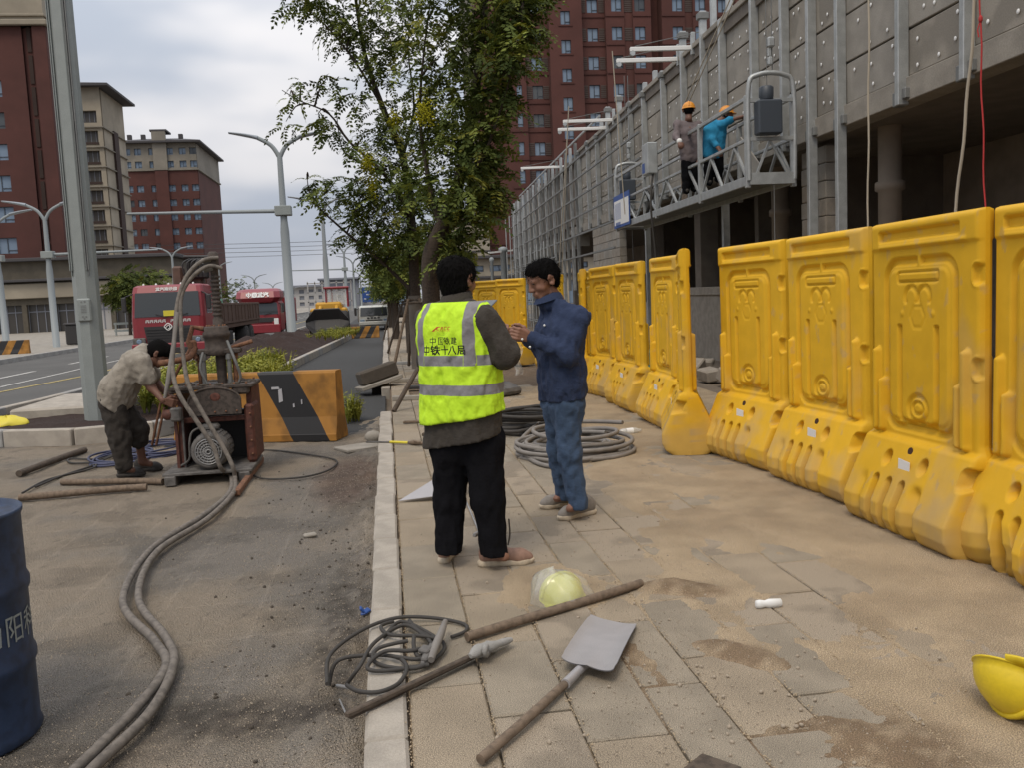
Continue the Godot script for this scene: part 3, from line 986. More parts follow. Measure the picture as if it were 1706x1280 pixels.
	obj("string_course", band, M.brick_red_b, o)
	obj("louvre", lou, M.louvre, o)
	st = S()
	box(st, Vector3(30, y1 + 0.3, -8), Vector3(40, 0.6, 19), 0.05)
	obj("roof", st, M.roof_dark, o)
	# cream podium in front
	var pd := thing("shop_podium", "cream two storey shop row at the foot of the red tower", "building", Vector3(0, 0, -88))
	st = S()
	var rects := []
	for k in 10:
		rects.append([7.6 + k * 2.6, 0.3, 2.0, 2.3])
		rects.append([7.6 + k * 2.6, 3.75, 2.0, 0.6])
	wall(st, I, 6.6, 34.0, -0.2, 5.0, rects, 0.35)
	box(st, Vector3(20.3, 2.6, -4), Vector3(27.3, 4.8, 7.0))
	obj("wall", st, M.cream, pd)
	for r in rects: window(pd, I, r, 0.35)
	st = S()
	box(st, Vector3(20.3, 5.15, -3.4), Vector3(27.9, 0.3, 8.2), 0.04)
	box(st, Vector3(20.3, 3.2, 0.12), Vector3(27.4, 0.25, 0.3), 0.03)
	obj("cornice", st, M.roof_dark, pd)
	# tan block between the trees and the tower
	pd = thing("office_block", "tan building with thin string courses behind the street trees", "building", Vector3(0, 0, -90))
	st = S()
	box(st, Vector3(8.9, 4.5, -3), Vector3(3.3, 9.4, 6))
	obj("wall", st, M.cream, pd)
	st = S()
	for k in 6: box(st, Vector3(8.9, 1.8 + k * 1.35, -3), Vector3(3.44, 0.14, 6.14))
	box(st, Vector3(8.9, 9.3, -3), Vector3(3.8, 0.35, 6.6), 0.05)
	obj("string_course", st, M.roof_dark, pd)
	# long colonnaded row receding on the right side of the street
	pd = thing("colonnade_building", "long low cream building with rows of columns far down the street", "building", Vector3(11.0, 0, -125))
	st = S()
	box(st, Vector3(6, 3.0, -90), Vector3(9, 6.2, 180))
	obj("wall", st, M.cream_b, pd)
	for k in 30:
		st = S()
		box(st, Vector3(1.2, 2.6, -k * 6.0), Vector3(0.5, 5.4, 0.6), 0.03)
		obj("column", st, M.far_pale, pd)
	st = S()
	box(st, Vector3(5.5, 6.4, -90), Vector3(10.4, 0.6, 181), 0.05)
	for k in 29: box(st, Vector3(1.46, 2.9, -k * 6.0 - 3), Vector3(0.1, 0.5, 5.3))
	obj("roof", st, M.roof_dark, pd)
	for k in 29:
		var t := Transform3D(Basis(UP, -PI / 2), Vector3(1.49, 0, -k * 6.0 - 3.9))
		if k < 14: window(pd, t, [0.0, 3.5, 1.8, 1.6], -0.02)
func left_towers() -> void:
	# nearest, red
	var o := thing("apartment_tower", "dark red apartment tower at the left edge with cream top storey and shops below", "building", Vector3(0, 0, -92))
	var st := S()
	var rects := []
	for k in 8: rects.append([-36.0, 7.4 + k * 2.9, 1.7, 1.5])
	for k in 8: rects.append([-40.6, 7.4 + k * 2.9, 1.7, 1.5])
	wall(st, I, -58, -32.1, 5.5, 28.2, rects, 0.3)
	wall(st, at(Vector3(0, 0, -0.35)), -32.1, -31.1, 5.5, 28.2, [], 0.1)
	wall(st, at(Vector3(0, 0, 0.25)), -31.1, -29.9, 5.5, 28.2, [], 0.1)
	quad(st, Vector3(-31.1, 5.5, -0.35), Vector3(-31.1, 5.5, 0.25), Vector3(-31.1, 28.2, 0.25), Vector3(-31.1, 28.2, -0.35))
	box(st, Vector3(-44, 16.8, -3.2), Vector3(28.2, 22.8, 5.2))
	box(st, Vector3(-30.5, 16.8, -2.4), Vector3(1.2, 22.7, 5.2))
	obj("wall", st, M.brick_red_b, o)
	for r in rects: window(o, I, r, 0.3)
	for k in 8: window(o, Transform3D(Basis(UP, PI / 2), Vector3(-29.9, 0, -2.2)), [0, 7.4 + k * 2.9, 1.1, 1.4], -0.01)
	st = S()
	for k in 8: box(st, Vector3(-31.6, 7.0 + k * 2.9, -0.3), Vector3(0.35, 2.6, 0.1))
	obj("drain_strip", st, M.brick_dark, o)
	st = S()
	box(st, Vector3(-44, 32.0, -2.6), Vector3(28.0, 7.5, 5.6))
	box(st, Vector3(-44, 28.5, -2.6), Vector3(28.7, 0.5, 6.4), 0.06)
	box(st, Vector3(-44, 29.2, -2.6), Vector3(28.3, 0.25, 6.0), 0.04)
	obj("cream_storey", st, M.cream, o)
	# podium with shops
	o = thing("shop_podium", "long shop row with tan fascia across the road on the left", "building", Vector3(0, 0, -84))
	st = S()
	rects = []
	for k in 16: rects.append([-58 + k * 2.45, -0.1, 2.05, 2.5])
	wall(st, I, -60, -18.6, -0.2, 6.2, rects, 0.6)
	box(st, Vector3(-39.3, 3.2, -4), Vector3(41.3, 5.8, 6.6))
	obj("wall", st, M.shop_fascia, o)
	for k in rects.size():
		var r: Array = rects[k]
		st = S()
		box(st, Vector3(r[0] + r[2] / 2, r[1] + r[3] / 2, -0.5), Vector3(r[2], r[3], 0.1))
		var fr := obj("shopfront", st, M.shop_dark if k % 4 != 1 else M.far_pale, o)
		st = S()
		for q in 4: box(st, Vector3(r[0] + r[2] * q / 3.0, r[1] + r[3] / 2, -0.42), Vector3(0.07, r[3], 0.06))
		box(st, Vector3(r[0] + r[2] / 2, r[1] + r[3] * 0.75, -0.42), Vector3(r[2], 0.08, 0.07))
		obj("frame", st, M.far_grey, fr)
	st = S()
	box(st, Vector3(-39.2, 3.6, 0.2), Vector3(41.8, 1.3, 0.4), 0.05)
	obj("fascia", st, M.cream, o)
	st = S()
	box(st, Vector3(-39.2, 4.5, 0.35), Vector3(42, 0.22, 0.9), 0.03)
	box(st, Vector3(-39.2, 6.3, -3.2), Vector3(42, 0.3, 7.6), 0.04)
	obj("cornice", st, M.roof_dark, o)
	# middle, cream with open loggias
	o = thing("apartment_tower", "cream apartment tower with dark open balconies and an overhanging dark roof", "building", Vector3(0, 0, -143))
	st = S()
	rects = []
	for k in 10:
		for x in [-49.0, -46.0, -42.9]: rects.append([x, 3.4 + k * 2.88, 2.3 if x > -44 else 1.6, 1.75])
	wall(st, I, -52, -39.9, -0.2, 34.4, rects, 0.8)
	box(st, Vector3(-46, 17.1, -6.6), Vector3(12.0, 34.4, 11.4))
	obj("wall", st, M.cream, o)
	for r in rects:
		st = S()
		box(st, Vector3(r[0] + r[2] / 2, r[1] + r[3] / 2, -0.7), Vector3(r[2], r[3], 0.15))
		var w := obj("window", st, M.shop_dark, o)
		st = S()
		for q in 3: box(st, Vector3(r[0] + r[2] * (0.2 + q * 0.3), r[1] + r[3] * 0.55, -0.6), Vector3(0.08, r[3] * 0.9, 0.06))
		obj("frame", st, M.far_grey, w)
	st = S()
	for k in 10: box(st, Vector3(-46, 2.75 + k * 2.88, -6), Vector3(12.6, 0.13, 12.6))
	obj("string_course", st, M.cream_b, o)
	st = S()
	box(st, Vector3(-39.85, 15.0, -6.2), Vector3(0.35, 28.0, 2.2))
	for k in 9: box(st, Vector3(-41.75, 3.3 + k * 2.88, 0.06), Vector3(2.4, 0.3, 0.12))
	obj("recess_strip", st, M.brick_dark, o)
	hip_roof(o, Vector3(-46, 34.4, -6.2), Vector2(15.2, 15.0), 1.6)
	st = S()
	box(st, Vector3(-46, 1.2, 2), Vector3(19, 5.6, 5), 0.05)
	obj("podium", st, M.shop_fascia, o)
	# farther, red below and cream above
	o = thing("apartment_tower", "distant apartment tower of red brick with two cream storeys under a hipped roof", "building", Vector3(0, 0, -188))
	st = S()
	rects = []
	var top := []
	for k in 12:
		for x in [-49.0, -47.0, -44.3, -41.0, -38.6, -36.6]:
			var r := [x, 2.0 + k * 2.82, 1.3, 1.3]
			if r[1] < 28.0 and r[1] + 1.4 < 28.6: rects.append(r)
	for k in 2:
		for x in [-49.0, -47.0, -44.3, -41.0, -38.6, -36.6]: top.append([x, 29.2 + k * 2.5, 1.3, 1.3])
	wall(st, I, -51, -35.3, -0.2, 28.6, rects, 0.4)
	box(st, Vector3(-43.2, 14.2, -12.5), Vector3(15.8, 28.6, 24))
	box(st, Vector3(-42.1, 14.3, 0.25), Vector3(2.4, 28.6, 0.5))
	obj("wall", st, M.brick_red_b, o)
	st = S()
	wall(st, I, -51, -35.3, 28.6, 34.0, top, 0.4)
	box(st, Vector3(-43.2, 31.2, -12.5), Vector3(15.8, 5.2, 24))
	box(st, Vector3(-42.1, 32.4, 0.3), Vector3(2.6, 7.4, 0.6))
	box(st, Vector3(-43.2, 28.8, -12), Vector3(16.4, 0.3, 24.6))
	obj("cream_storey", st, M.cream_b, o)
	for r in rects + top: window(o, I, r, 0.4)
	hip_roof(o, Vector3(-43.2, 33.9, -12), Vector2(18, 26.5), 2.2)
	st = S()
	box(st, Vector3(-42.1, 36.3, -1.4), Vector3(3.2, 0.4, 4.0), 0.05)
	for x in [-48.6, -46.0, -38.8]: box(st, Vector3(x, 35.5, -4), Vector3(0.8, 1.6, 0.8))
	obj("chimney", st, M.roof_dark, o)
func hip_roof(o: Node3D, c: Vector3, s: Vector2, h: float) -> void:
	var st := S()
	var a := [Vector3(-s.x, 0, s.y) / 2, Vector3(s.x, 0, s.y) / 2, Vector3(s.x, 0, -s.y) / 2, Vector3(-s.x, 0, -s.y) / 2]
	var rg := PackedVector3Array()
	var r0 := PackedVector3Array()
	var r2 := PackedVector3Array()
	for p in a:
		r0.append(c + p)
		rg.append(c + p + UP * 0.35)
		r2.append(c + p * Vector3(0.35, 0, 0.35) + UP * h)
	loft(st, [r0, rg, r2], true, -1)
	obj("roof", st, M.roof_dark, o)
func low_far() -> void:
	var spec := [[-37.0, -300, 11, 5.2, 9, 5], [-25.0, -300, 12, 6.6, 9, 4], [-15.5, -320, 13, 9.0, 9, 5], [-6.0, -330, 9, 5.4, 8, 4], [-47, -340, 10, 6.4, 9, 5]]
	for i in spec.size():
		var s: Array = spec[i]
		var o := thing("distant_block", ["pale low block far down the road left of the second lamp post", "pale block with a dark flat roof far down the road", "tallest of the distant blocks, grey, behind the wheel loader", "small grey block beyond the white truck", "distant block just right of the far red tower"][i], "building", Vector3(s[0], 0, s[1]))
		var st := S()
		var rects := []
		var nw: int = s[5]
		for k in nw:
			for q in 3:
				if 0.6 + q * 2.0 + 1.2 < s[3]: rects.append([-s[2] / 2.0 + (k + 0.25) * s[2] / nw, 0.6 + q * 2.0, s[2] / nw * 0.5, 1.2])
		wall(st, at(Vector3(0, 0, 4)), -s[2] / 2.0, s[2] / 2.0, -0.2, s[3], rects, 0.5)
		box(st, Vector3(0, s[3] / 2, -1), Vector3(s[2] - 0.02, s[3] - 0.02, 9))
		obj("wall", st, M.far_pale if i != 2 else M.far_grey, o)
		for r in rects:
			st = S()
			box(st, Vector3(r[0] + r[2] / 2, r[1] + 0.6, 3.6), Vector3(r[2], 1.2, 0.1))
			obj("window", st, M.far_grey if i != 2 else M.glass_dark, o)
		st = S()
		box(st, Vector3(0, s[3] + 0.3, 0), Vector3(s[2] + 1.2, 0.6, 11))
		obj("roof", st, M.far_grey, o)
	# open frame structure in front of them
	var fr := thing("open_shed", "pale open steel frame standing behind the wheel loader", "shed", Vector3(-12.4, 0, -150))
	for k in 7:
		var st := S()
		box(st, Vector3(k * 1.15, 2.4, 0), Vector3(0.18, 5.0, 0.18))
		obj("post", st, M.far_pale, fr)
	for k in 3:
		var st := S()
		box(st, Vector3(3.45, 1.6 + k * 1.5, 0.02), Vector3(7.2, 0.16, 0.14))
		obj("beam", st, M.far_pale, fr)
	# overhead wires
	for k in 4:
		var st := S()
		var pts := []
		for i in 13:
			var u := i / 12.0
			pts.append(Vector3(lerpf(-40, 60, u), 10.2 + k * 0.75 + (u - 0.3) * 2.0 - 1.2 * sin(u * PI), -150.0 - k))
		tube(st, pts, 0.035, 4)
		one("power_line", st, M.roof_dark, ["lowest of the four wires crossing the sky behind the lamp posts", "second lowest wire crossing the sky behind the lamp posts", "second highest wire crossing the sky behind the lamp posts", "highest of the four wires crossing the sky behind the lamp posts"][k], "cable", "overhead wires")
# ---------------------------------------------------------------- unfinished building on the right: local x along the street, y up, z away from the street
func fb() -> Transform3D:
	var d := Vector3(0.035, 0, -1).normalized()
	return Transform3D(Basis(d, UP, d.cross(UP)), Vector3(5.8, 0, -8))
func right_building() -> void:
	var F := fb()
	var o := thing("unfinished_building", "grey unfinished two storey building clad in insulation boards with steel posts", "building")
	o.transform = F
	var st := S()
	# structure: slab edge beam, soffit, columns, back walls, upper wall core
	box(st, Vector3(7.5, 3.55, 0.16), Vector3(31.0, 0.26, 0.3), 0.008)
	obj("edge_beam", st, M.concrete, o)
	st = S()
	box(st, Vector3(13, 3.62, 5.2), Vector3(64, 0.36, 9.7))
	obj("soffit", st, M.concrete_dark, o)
	st = S()
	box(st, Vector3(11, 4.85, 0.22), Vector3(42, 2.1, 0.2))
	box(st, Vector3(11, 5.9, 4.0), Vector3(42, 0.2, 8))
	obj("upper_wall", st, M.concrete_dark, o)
	for q in [[-3.0, 0.8], [3.3, 0.75], [7.05, 0.8], [10.8, 0.7], [15.4, 0.8], [21.0, 0.7], [26.5, 0.7], [32.0, 0.7], [38.0, 0.7]]:
		st = S()
		lathe(st, [[0.15, -0.1], [0.15, 2.6], [0.19, 2.62], [0.19, 2.72], [0.15, 2.74], [0.15, 3.44]], 14, at(Vector3(q[0], 0, q[1]))) if q[0] < 8 else box(st, Vector3(q[0], 1.7, q[1]), Vector3(0.4, 3.5, 0.4), 0.01)
		obj("column", st, M.plaster if q[0] < 8 else M.concrete_dark, o)
	st = S()
	box(st, Vector3(4, 1.7, 3.3), Vector3(20, 3.5, 0.2))
	box(st, Vector3(28, 1.7, 5.0), Vector3(30, 3.5, 0.2))
	obj("rear_wall", st, M.plaster, o)
	for q in [[6.2, 1.0], [9.2, 1.2], [12.6, 1.0], [17.6, 1.0]]:
		st = S()
		box(st, Vector3(q[0], 1.7, 2.6), Vector3(0.2, 3.48, 2.8))
		obj("cross_wall", st, M.concrete_dark, o)
	st = S()
	box(st, Vector3(10.0, 0.62, 0.42), Vector3(2.6, 1.4, 0.2))
	box(st, Vector3(10.0, 1.36, 0.42), Vector3(2.66, 0.16, 0.3), 0.01)
	box(st, Vector3(13.4, 0.5, 0.42), Vector3(3.0, 1.2, 0.2))
	obj("low_wall", st, M.block, o)
	# lightweight block piers
	var bm := []
	for i in 2:
		st = S()
		box(st, Vector3.ZERO, Vector3(0.39 + 0.0 * i, 0.235, 0.2), 0.012)
		bm.append(fin(st))
	for pier in [[4.42, 0.82, 14, 0.3], [18.0, 3.7, 14, 0.12]]:
		for r in pier[2]:
			var x: float = pier[0] - pier[1] / 2.0 + (0.0 if r % 2 else -0.2)
			while x < pier[0] + pier[1] / 2.0:
				var b := inst("block", bm[0], M.block if rng.randf() > 0.35 else M.panel, o)
				var a := maxf(x, pier[0] - pier[1] / 2.0)
				var e: float = minf(x + 0.4, pier[0] + pier[1] / 2.0)
				x += 0.4
				if e - a < 0.06:
					b.free()
					continue
				b.scale.x = (e - a - 0.008) / 0.39
				b.position = Vector3((a + e) / 2.0, 0.06 + r * 0.243, pier[3] + rng.randf_range(-0.006, 0.006))
	# insulation boards in rows of 0.6 m, cut between the posts
	var posts := [-2.2, -0.9, 0.42, 1.63, 3.1, 3.95, 4.84, 6.02, 7.5, 8.53, 9.8, 11.28, 12.95, 14.29, 15.51, 16.91, 18.5, 19.96, 21.55]
	var rows := [3.685, 4.2, 4.79, 5.39, 5.99]
	var pm := {}
	var discs := S()
	for i in posts.size() - 1:
		var x0: float = posts[i]
		var x1: float = posts[i + 1]
		for r in 4:
			var w := x1 - x0 - 0.004
			var h: float = rows[r + 1] - rows[r] - 0.022
			st = S()
			box(st, Vector3.ZERO, Vector3(w, h, 0.07), 0.008)
			var p := obj("insulation_board", st, M.panel if rng.randf() > 0.4 else M.panel_b, o)
			p.position = Vector3((x0 + x1) / 2, (rows[r] + rows[r + 1]) / 2, 0.083 + rng.randf_range(-0.004, 0.004))
			p.rotation = Vector3(rng.randf_range(-0.006, 0.006), rng.randf_range(-0.005, 0.005), rng.randf_range(-0.004, 0.004))
			for q in 3:
				var dx := lerpf(x0 + 0.18, x1 - 0.14, (q + 0.25 + rng.randf() * 0.5) / 3.0)
				for dy in [0.13, h - 0.1]:
					if rng.randf() < 0.15: continue
					var cc := Vector3(dx + rng.randf_range(-0.05, 0.05), rows[r] + dy + rng.randf_range(-0.05, 0.05), 0.038)
					lathe(discs, [[0.024, 0.0], [0.024, 0.002], [0.006, 0.003]], 8, Transform3D(Basis(Vector3.RIGHT, -PI / 2), cc))
	obj("anchor_disc", discs, M.disc, o).set_meta("kind", "stuff")
	st = S()
	box(st, Vector3(9.6, 6.04, 0.14), Vector3(24.0, 0.1, 0.36), 0.01)
	obj("coping", st, M.panel_b, o)
	# galvanised posts with brackets
	for i in posts.size():
		var x: float = posts[i]
		st = S()
		var low := 3.38
		if i in [5, 8, 12]: low = -0.1
		if i == 4: low = -0.1
		var top := 6.05 + (0.05 if i % 2 else 0.0)
		if i in [9, 10, 14, 15]: top = 6.5
		box(st, Vector3(x, (low + top) / 2, -0.02), Vector3(0.082, top - low, 0.13), 0.008)
		obj("post", st, M.galvanised, o)
		for q in [[x + 0.09, 3.46, 0.0, 0.09, 0.16, 0.12], [x - 0.08, 3.5, 0.0, 0.07, 0.12, 0.09], [x, top - 0.09, -0.02, 0.16, 0.12, 0.2]]:
			if q[0] == x and i <= 8: continue
			st = S()
			box(st, Vector3(q[0], q[1], q[2]), Vector3(q[3], q[4], q[5]), 0.01)
			obj("bracket", st, M.galvanised_dark, o)
	# frame of hollow sections farther along, not yet boarded
	for k in 21:
		var x := 21.6 + k * 1.0
		st = S()
		box(st, Vector3(x, 3.9 if k % 3 else 3.05, -0.12), Vector3(0.07, 4.8 if k % 3 else 6.5, 0.1), 0.005)
		obj("frame_post", st, M.galvanised if k % 2 else M.galvanised_dark, o)
	for y in [6.32, 5.7, 5.1, 4.5, 3.9, 3.3, 2.6]:
		st = S()
		box(st, Vector3(27.3 + (3.0 if y < 3 else 0.0), y, -0.19), Vector3(29.0 if y < 6 else 20.2, 0.05, 0.045))
		obj("frame_rail", st, M.galvanised_dark if y < 6 else M.galvanised, o)
	for k in 9:
		st = S()
		box(st, Vector3(23.0 + k * 2.1, 4.4 + (k % 3) * 0.35, 0.35), Vector3(1.3, 1.6 + (k % 2) * 0.8, 0.3), 0.01)
		box(st, Vector3(23.0 + k * 2.1, 3.2, 0.25), Vector3(0.25, 0.35, 0.5))
		obj("wall_block", st, M.block if k % 2 else M.panel, o)
	# indoors: waste pipe, radiator, conduit
	st = S()
	for q in 26: box(st, Vector3(0.6 + q * 0.065, 1.75, 3.1), Vector3(0.045, 0.6, 0.09), 0.01)
	box(st, Vector3(1.4, 1.5, 3.11), Vector3(1.75, 0.03, 0.04))
	box(st, Vector3(1.4, 2.0, 3.11), Vector3(1.75, 0.03, 0.04))
	obj("radiator", st, M.far_grey, o)
	st = S()
	tube(st, [Vector3(3.05, -0.1, 3.1), Vector3(3.05, 3.44, 3.1)], 0.025, 8)
	tube(st, [Vector3(3.25, -0.1, 3.1), Vector3(3.25, 3.44, 3.1)], 0.02, 8)
	obj("conduit", st, M.galvanised_dark, o)
	# roof outriggers
	for q in [[9.15, 6.0, 1.25], [10.1, 6.03, 1.3], [16.2, 6.0, 1.4], [17.1, 5.95, 1.4], [25.3, 6.05, 1.5]]:
		var g := thing("outrigger_beam", "", "beam", Vector3.ZERO, 0.0, "roof outriggers for the work platform")
		g.transform = F * at(Vector3(q[0], q[1], 0))
		st = S()
		bar(st, Vector3(0, 0.02, 0.9), Vector3(0, 0, -q[2]), 0.06, 0.085, 0.01)
		obj("beam", st, M.paint_white, g)
		st = S()
		bar(st, Vector3(0, -0.12, -0.02), Vector3(0, 0.3, -0.02), 0.08, 0.08, 0.01)
		lathe(st, [[0.05, -0.03], [0.05, 0.03]], 10, Transform3D(Basis(Vector3.FORWARD, PI / 2), Vector3(0, -0.07, -q[2] + 0.05)))
		obj("upright", st, M.galvanised, g)
		st = S()
		tube(st, [Vector3(0, 0.06, -q[2] + 0.1), Vector3(0, 0.36, 0.4), Vector3(0, 0.1, 0.85)], 0.008, 5)
		obj("stay_wire", st, M.galvanised_dark, g)
		var k: int = int(q[0])
		tag(g, {9: "pale outrigger beam on the roof nearest above the gondola", 10: "second outrigger beam jutting from the roof above the two workers", 16: "upper of the outrigger beams halfway along the roof", 17: "lower of the outrigger beams halfway along the roof", 25: "farthest outrigger beam over the unboarded frame"}[k], "beam")
	for q in [[9.6, 7.05], [8.7, 7.0], [14.0, 6.75], [15.0, 6.7], [20.5, 6.85]]:
		var s3 := S()
		box(s3, Vector3(0, 0, 0), Vector3(0.11, 1.3, 0.11), 0.01)
		var b := obj("post_stub", s3, M.galvanised, o)
		b.position = Vector3(q[0], q[1] - 0.65, 0.55)
	gondola(F)
	# hanging ropes
	var rp := [[Vector3(1.815, 4.97, -0.3), Vector3(1.875, 1.914, -0.3), "rope_beige", "beige rope hanging straight down between two posts", 0.012], [Vector3(-0.454, 4.07, -0.5), Vector3(-0.138, 1.906, -0.5), "rope_beige", "thick pale rope hanging slack by the red rope", 0.015], [Vector3(-0.514, 4.05, -0.5), Vector3(-0.615, 1.975, -0.5), "rope_red", "red rope with a knot hanging over the fence", 0.008]]
	for q in rp:
		st = S()
		var a: Vector3 = q[0]
		var b: Vector3 = q[1]
		var pts := []
		for i in 15:
			var u := i / 14.0
			var p := a.lerp(b, pow(u, 1.35))
			p.y = lerpf(a.y, b.y, u)
			pts.append(F * (p + Vector3(sin(u * 17.0) * 0.012, 0, 0)))
		tube(st, pts, q[4], 6)
		if q[2] == "rope_red":
			ball(st, F * Vector3(-0.526, 3.682, -0.5), Vector3(0.018, 0.035, 0.018), 5)
			tube(st, [F * Vector3(-0.526, 3.682, -0.5), F * Vector3(-0.515, 3.594, -0.52), F * Vector3(-0.533, 3.528, -0.52)], 0.006, 5)
		one("hanging_rope", st, M[q[2]], q[3], "rope")
	for q in [[10.0, 6.2, -1.4, 10.2, 3.0, -1.2], [15.2, 6.2, -1.4, 16.6, 0.2, -1.8], [15.25, 6.2, -1.4, 17.6, 0.2, -1.5]]:
		st = S()
		tube(st, [F * Vector3(q[0], q[1], q[2]), F * Vector3(q[3], q[4], q[5])], 0.011, 5)
		one("guide_rope", st, M.rope_beige, {10.2: "thin rope hanging from the nearest outrigger to the gondola", 16.6: "left of the two slack ropes beside the gondola sign", 17.6: "right of the two slack ropes beside the gondola sign"}[q[3]], "rope")
	st = S()
	for dz in [0.0, 0.07]: tube(st, [F * Vector3(5.76, 5.874, -0.4) - Vector3(dz, 0, 0), F * Vector3(7.707, 4.646, -0.6) - Vector3(dz, 0, 0)], 0.01, 5)
	one("safety_rope", st, M.rope_beige, "doubled safety rope slanting from the roof to the worker in the mauve shirt", "rope")
	scaffold(F)
func gondola(F: Transform3D) -> void:
	var g := thing("work_gondola", "suspended steel work platform hanging at first floor level with two workers in it", "work platform")
	g.transform = F
	var x0 := 4.17
	var x1 := 12.45
	var zf := -0.85
	var zb := -0.2
	var y := 2.9
	var st := S()
	box(st, Vector3((x0 + x1) / 2, y + 0.02, (zf + zb) / 2), Vector3(x1 - x0, 0.03, zb - zf - 0.04))
	obj("deck", st, M.galvanised_dark, g)
	for q in [[zf, 0.0, 0.13], [zb, 0.0, 0.13], [zf, 0.56, 0.045], [zf, 1.12, 0.055], [zb, 0.56, 0.045], [zb, 1.12, 0.055]]:
		st = S()
		box(st, Vector3((x0 + x1) / 2, y + q[1], q[0]), Vector3(x1 - x0, q[2], 0.05), 0.006)
		obj("rail", st, M.galvanised, g)
	for x in [x0, 6.27, 9.0, x1]:
		for z in [zf, zb]:
			st = S()
			box(st, Vector3(x, y + 0.53, z + (0.004 if z > -0.5 else -0.004)), Vector3(0.075, 1.26, 0.07), 0.008)
			obj("post", st, M.galvanised, g)
	var xs := [x0, 5.2, 6.27, 7.6, 9.0, 10.7, x1]
	for i in 6:
		for z in [zf, zb]:
			st = S()
			bar(st, Vector3(xs[i] + 0.06, y + 0.05, z + 0.002), Vector3((xs[i] + xs[i + 1]) / 2, y + 0.54, z + 0.002), 0.036, 0.036)
			bar(st, Vector3((xs[i] + xs[i + 1]) / 2, y + 0.54, z + 0.003), Vector3(xs[i + 1] - 0.06, y + 0.05, z + 0.003), 0.034, 0.034)
			obj("brace", st, M.galvanised, g)
	# end frames with hoists
	for x in [x0, x1]:
		st = S()
		var e: float = x - 0.05 if x == x0 else x + 0.05
		tube(st, smooth([Vector3(e, y, zf), Vector3(e, y + 1.2, zf), Vector3(e, y + 1.42, zf + 0.14), Vector3(e, y + 1.42, zb - 0.14), Vector3(e, y + 1.2, zb), Vector3(e, y, zb)], 5), 0.035, 8)
		box(st, Vector3(e, y + 0.56, (zf + zb) / 2), Vector3(0.05, 0.05, zb - zf))
		box(st, Vector3(e, y + 0.02, (zf + zb) / 2), Vector3(0.05, 0.16, zb - zf))
		box(st, Vector3(e, y + 1.08, (zf + zb) / 2), Vector3(0.05, 0.05, zb - zf))
		bar(st, Vector3(e, y + 0.08, zf + 0.1), Vector3(e, y + 0.54, zf + 0.3), 0.03)
		bar(st, Vector3(e, y + 0.54, zf + 0.3), Vector3(e, y + 0.08, zb - 0.1), 0.03)
		obj("end_frame", st, M.galvanised, g)
		st = S()
		box(st, Vector3(e - 0.08, y + 0.83, -0.6), Vector3(0.2, 0.46, 0.34), 0.02)
		lathe(st, [[0.09, 1.08], [0.1, 1.12], [0.1, 1.24], [0.08, 1.26]], 12, at(Vector3(e - 0.02, y, -0.6)))
		obj("hoist", st, M.window_frame, g)
		st = S()
		tube(st, [Vector3(e, y + 1.45, -0.5), Vector3(e, 6.3, -0.5)], 0.008, 5)
		tube(st, [Vector3(e, y + 1.0, -0.58), Vector3(e, 6.3, -0.58)], 0.006, 5)
		tube(st, [Vector3(e, y, -0.5), Vector3(e, 0.3, -0.5)], 0.006, 5)
		obj("wire_rope", st, M.galvanised_dark, g)
		st = S()
		box(st, Vector3(e, y + 1.85, -0.52), Vector3(0.1, 0.14, 0.1), 0.02)
		box(st, Vector3(e, y + 1.6, -0.53), Vector3(0.08, 0.12, 0.07), 0.02)
		box(st, Vector3(e, y + 1.72, -0.54), Vector3(0.05, 0.12, 0.05), 0.01)
		obj("safety_lock", st, M.galvanised, g)
	st = S()
	box(st, Vector3(8.98, y + 1.02, zf - 0.12), Vector3(0.42, 0.58, 0.2), 0.015)
	var cb := obj("control_box", st, M.galvanised, g)
	st = S()
	box(st, Vector3(9.08, y + 0.86, zf - 0.222), Vector3(0.18, 0.18, 0.006))
	obj("label_plate", st, M.sign_blue, cb)
	st = S()
	tube(st, smooth([Vector3(8.85, y + 0.75, zf - 0.1), Vector3(8.7, y + 0.1, zf - 0.2), Vector3(8.8, y - 1.2, zf - 0.1), Vector3(8.75, 0.3, zf - 0.3)], 5), 0.02, 6)
	obj("power_cable", st, M.hose_black, g)
	# notice board tied to the left end
	var nb := thing("notice_board", "blue and white rule board tied to the left end of the gondola rail", "sign")
	nb.transform = F * Transform3D(Basis(Vector3.BACK, 0.0), Vector3(11.75, y + 0.32, zf - 0.06))
	st = S()
	box(st, Vector3.ZERO, Vector3(1.5, 0.72, 0.02))
	obj("board", st, M.sign_blue, nb)
	st = S()
	box(st, Vector3(-0.02, -0.03, -0.012), Vector3(1.4, 0.54, 0.004))
	obj("white_field", st, M.paint_white, nb)
	st = S()
	for k in 7: box(st, Vector3(0.56 - k * 0.085, 0.0, -0.016), Vector3(0.016, 0.36, 0.004))
	for k in 4: box(st, Vector3(0.5 - k * 0.12, -0.28, -0.016), Vector3(0.08, 0.08, 0.004))
	obj("lettering", st, M.sign_blue, nb)
	# things lying in the gondola
	st = S()
	tube(st, smooth([Vector3(11.2, y + 0.6, -0.5), Vector3(10.9, y + 0.75, -0.35), Vector3(10.5, y + 0.6, -0.5), Vector3(10.6, y + 0.25, -0.6), Vector3(11.1, y + 0.2, -0.5), Vector3(11.3, y + 0.45, -0.4), Vector3(10.9, y + 0.68, -0.55), Vector3(10.55, y + 0.4, -0.45)], 6), 0.035, 7)
	var w := one("cable_bundle", st, M.hose_black, "dark bundle of cable lying in the left bay of the gondola", "cable")
	w.transform = F
	st = S()
	box(st, Vector3.ZERO, Vector3(0.9, 0.36, 0.02), 0.006, F * Transform3D(Basis(Vector3.BACK, 0.6), Vector3(5.1, y + 0.4, -0.5)))
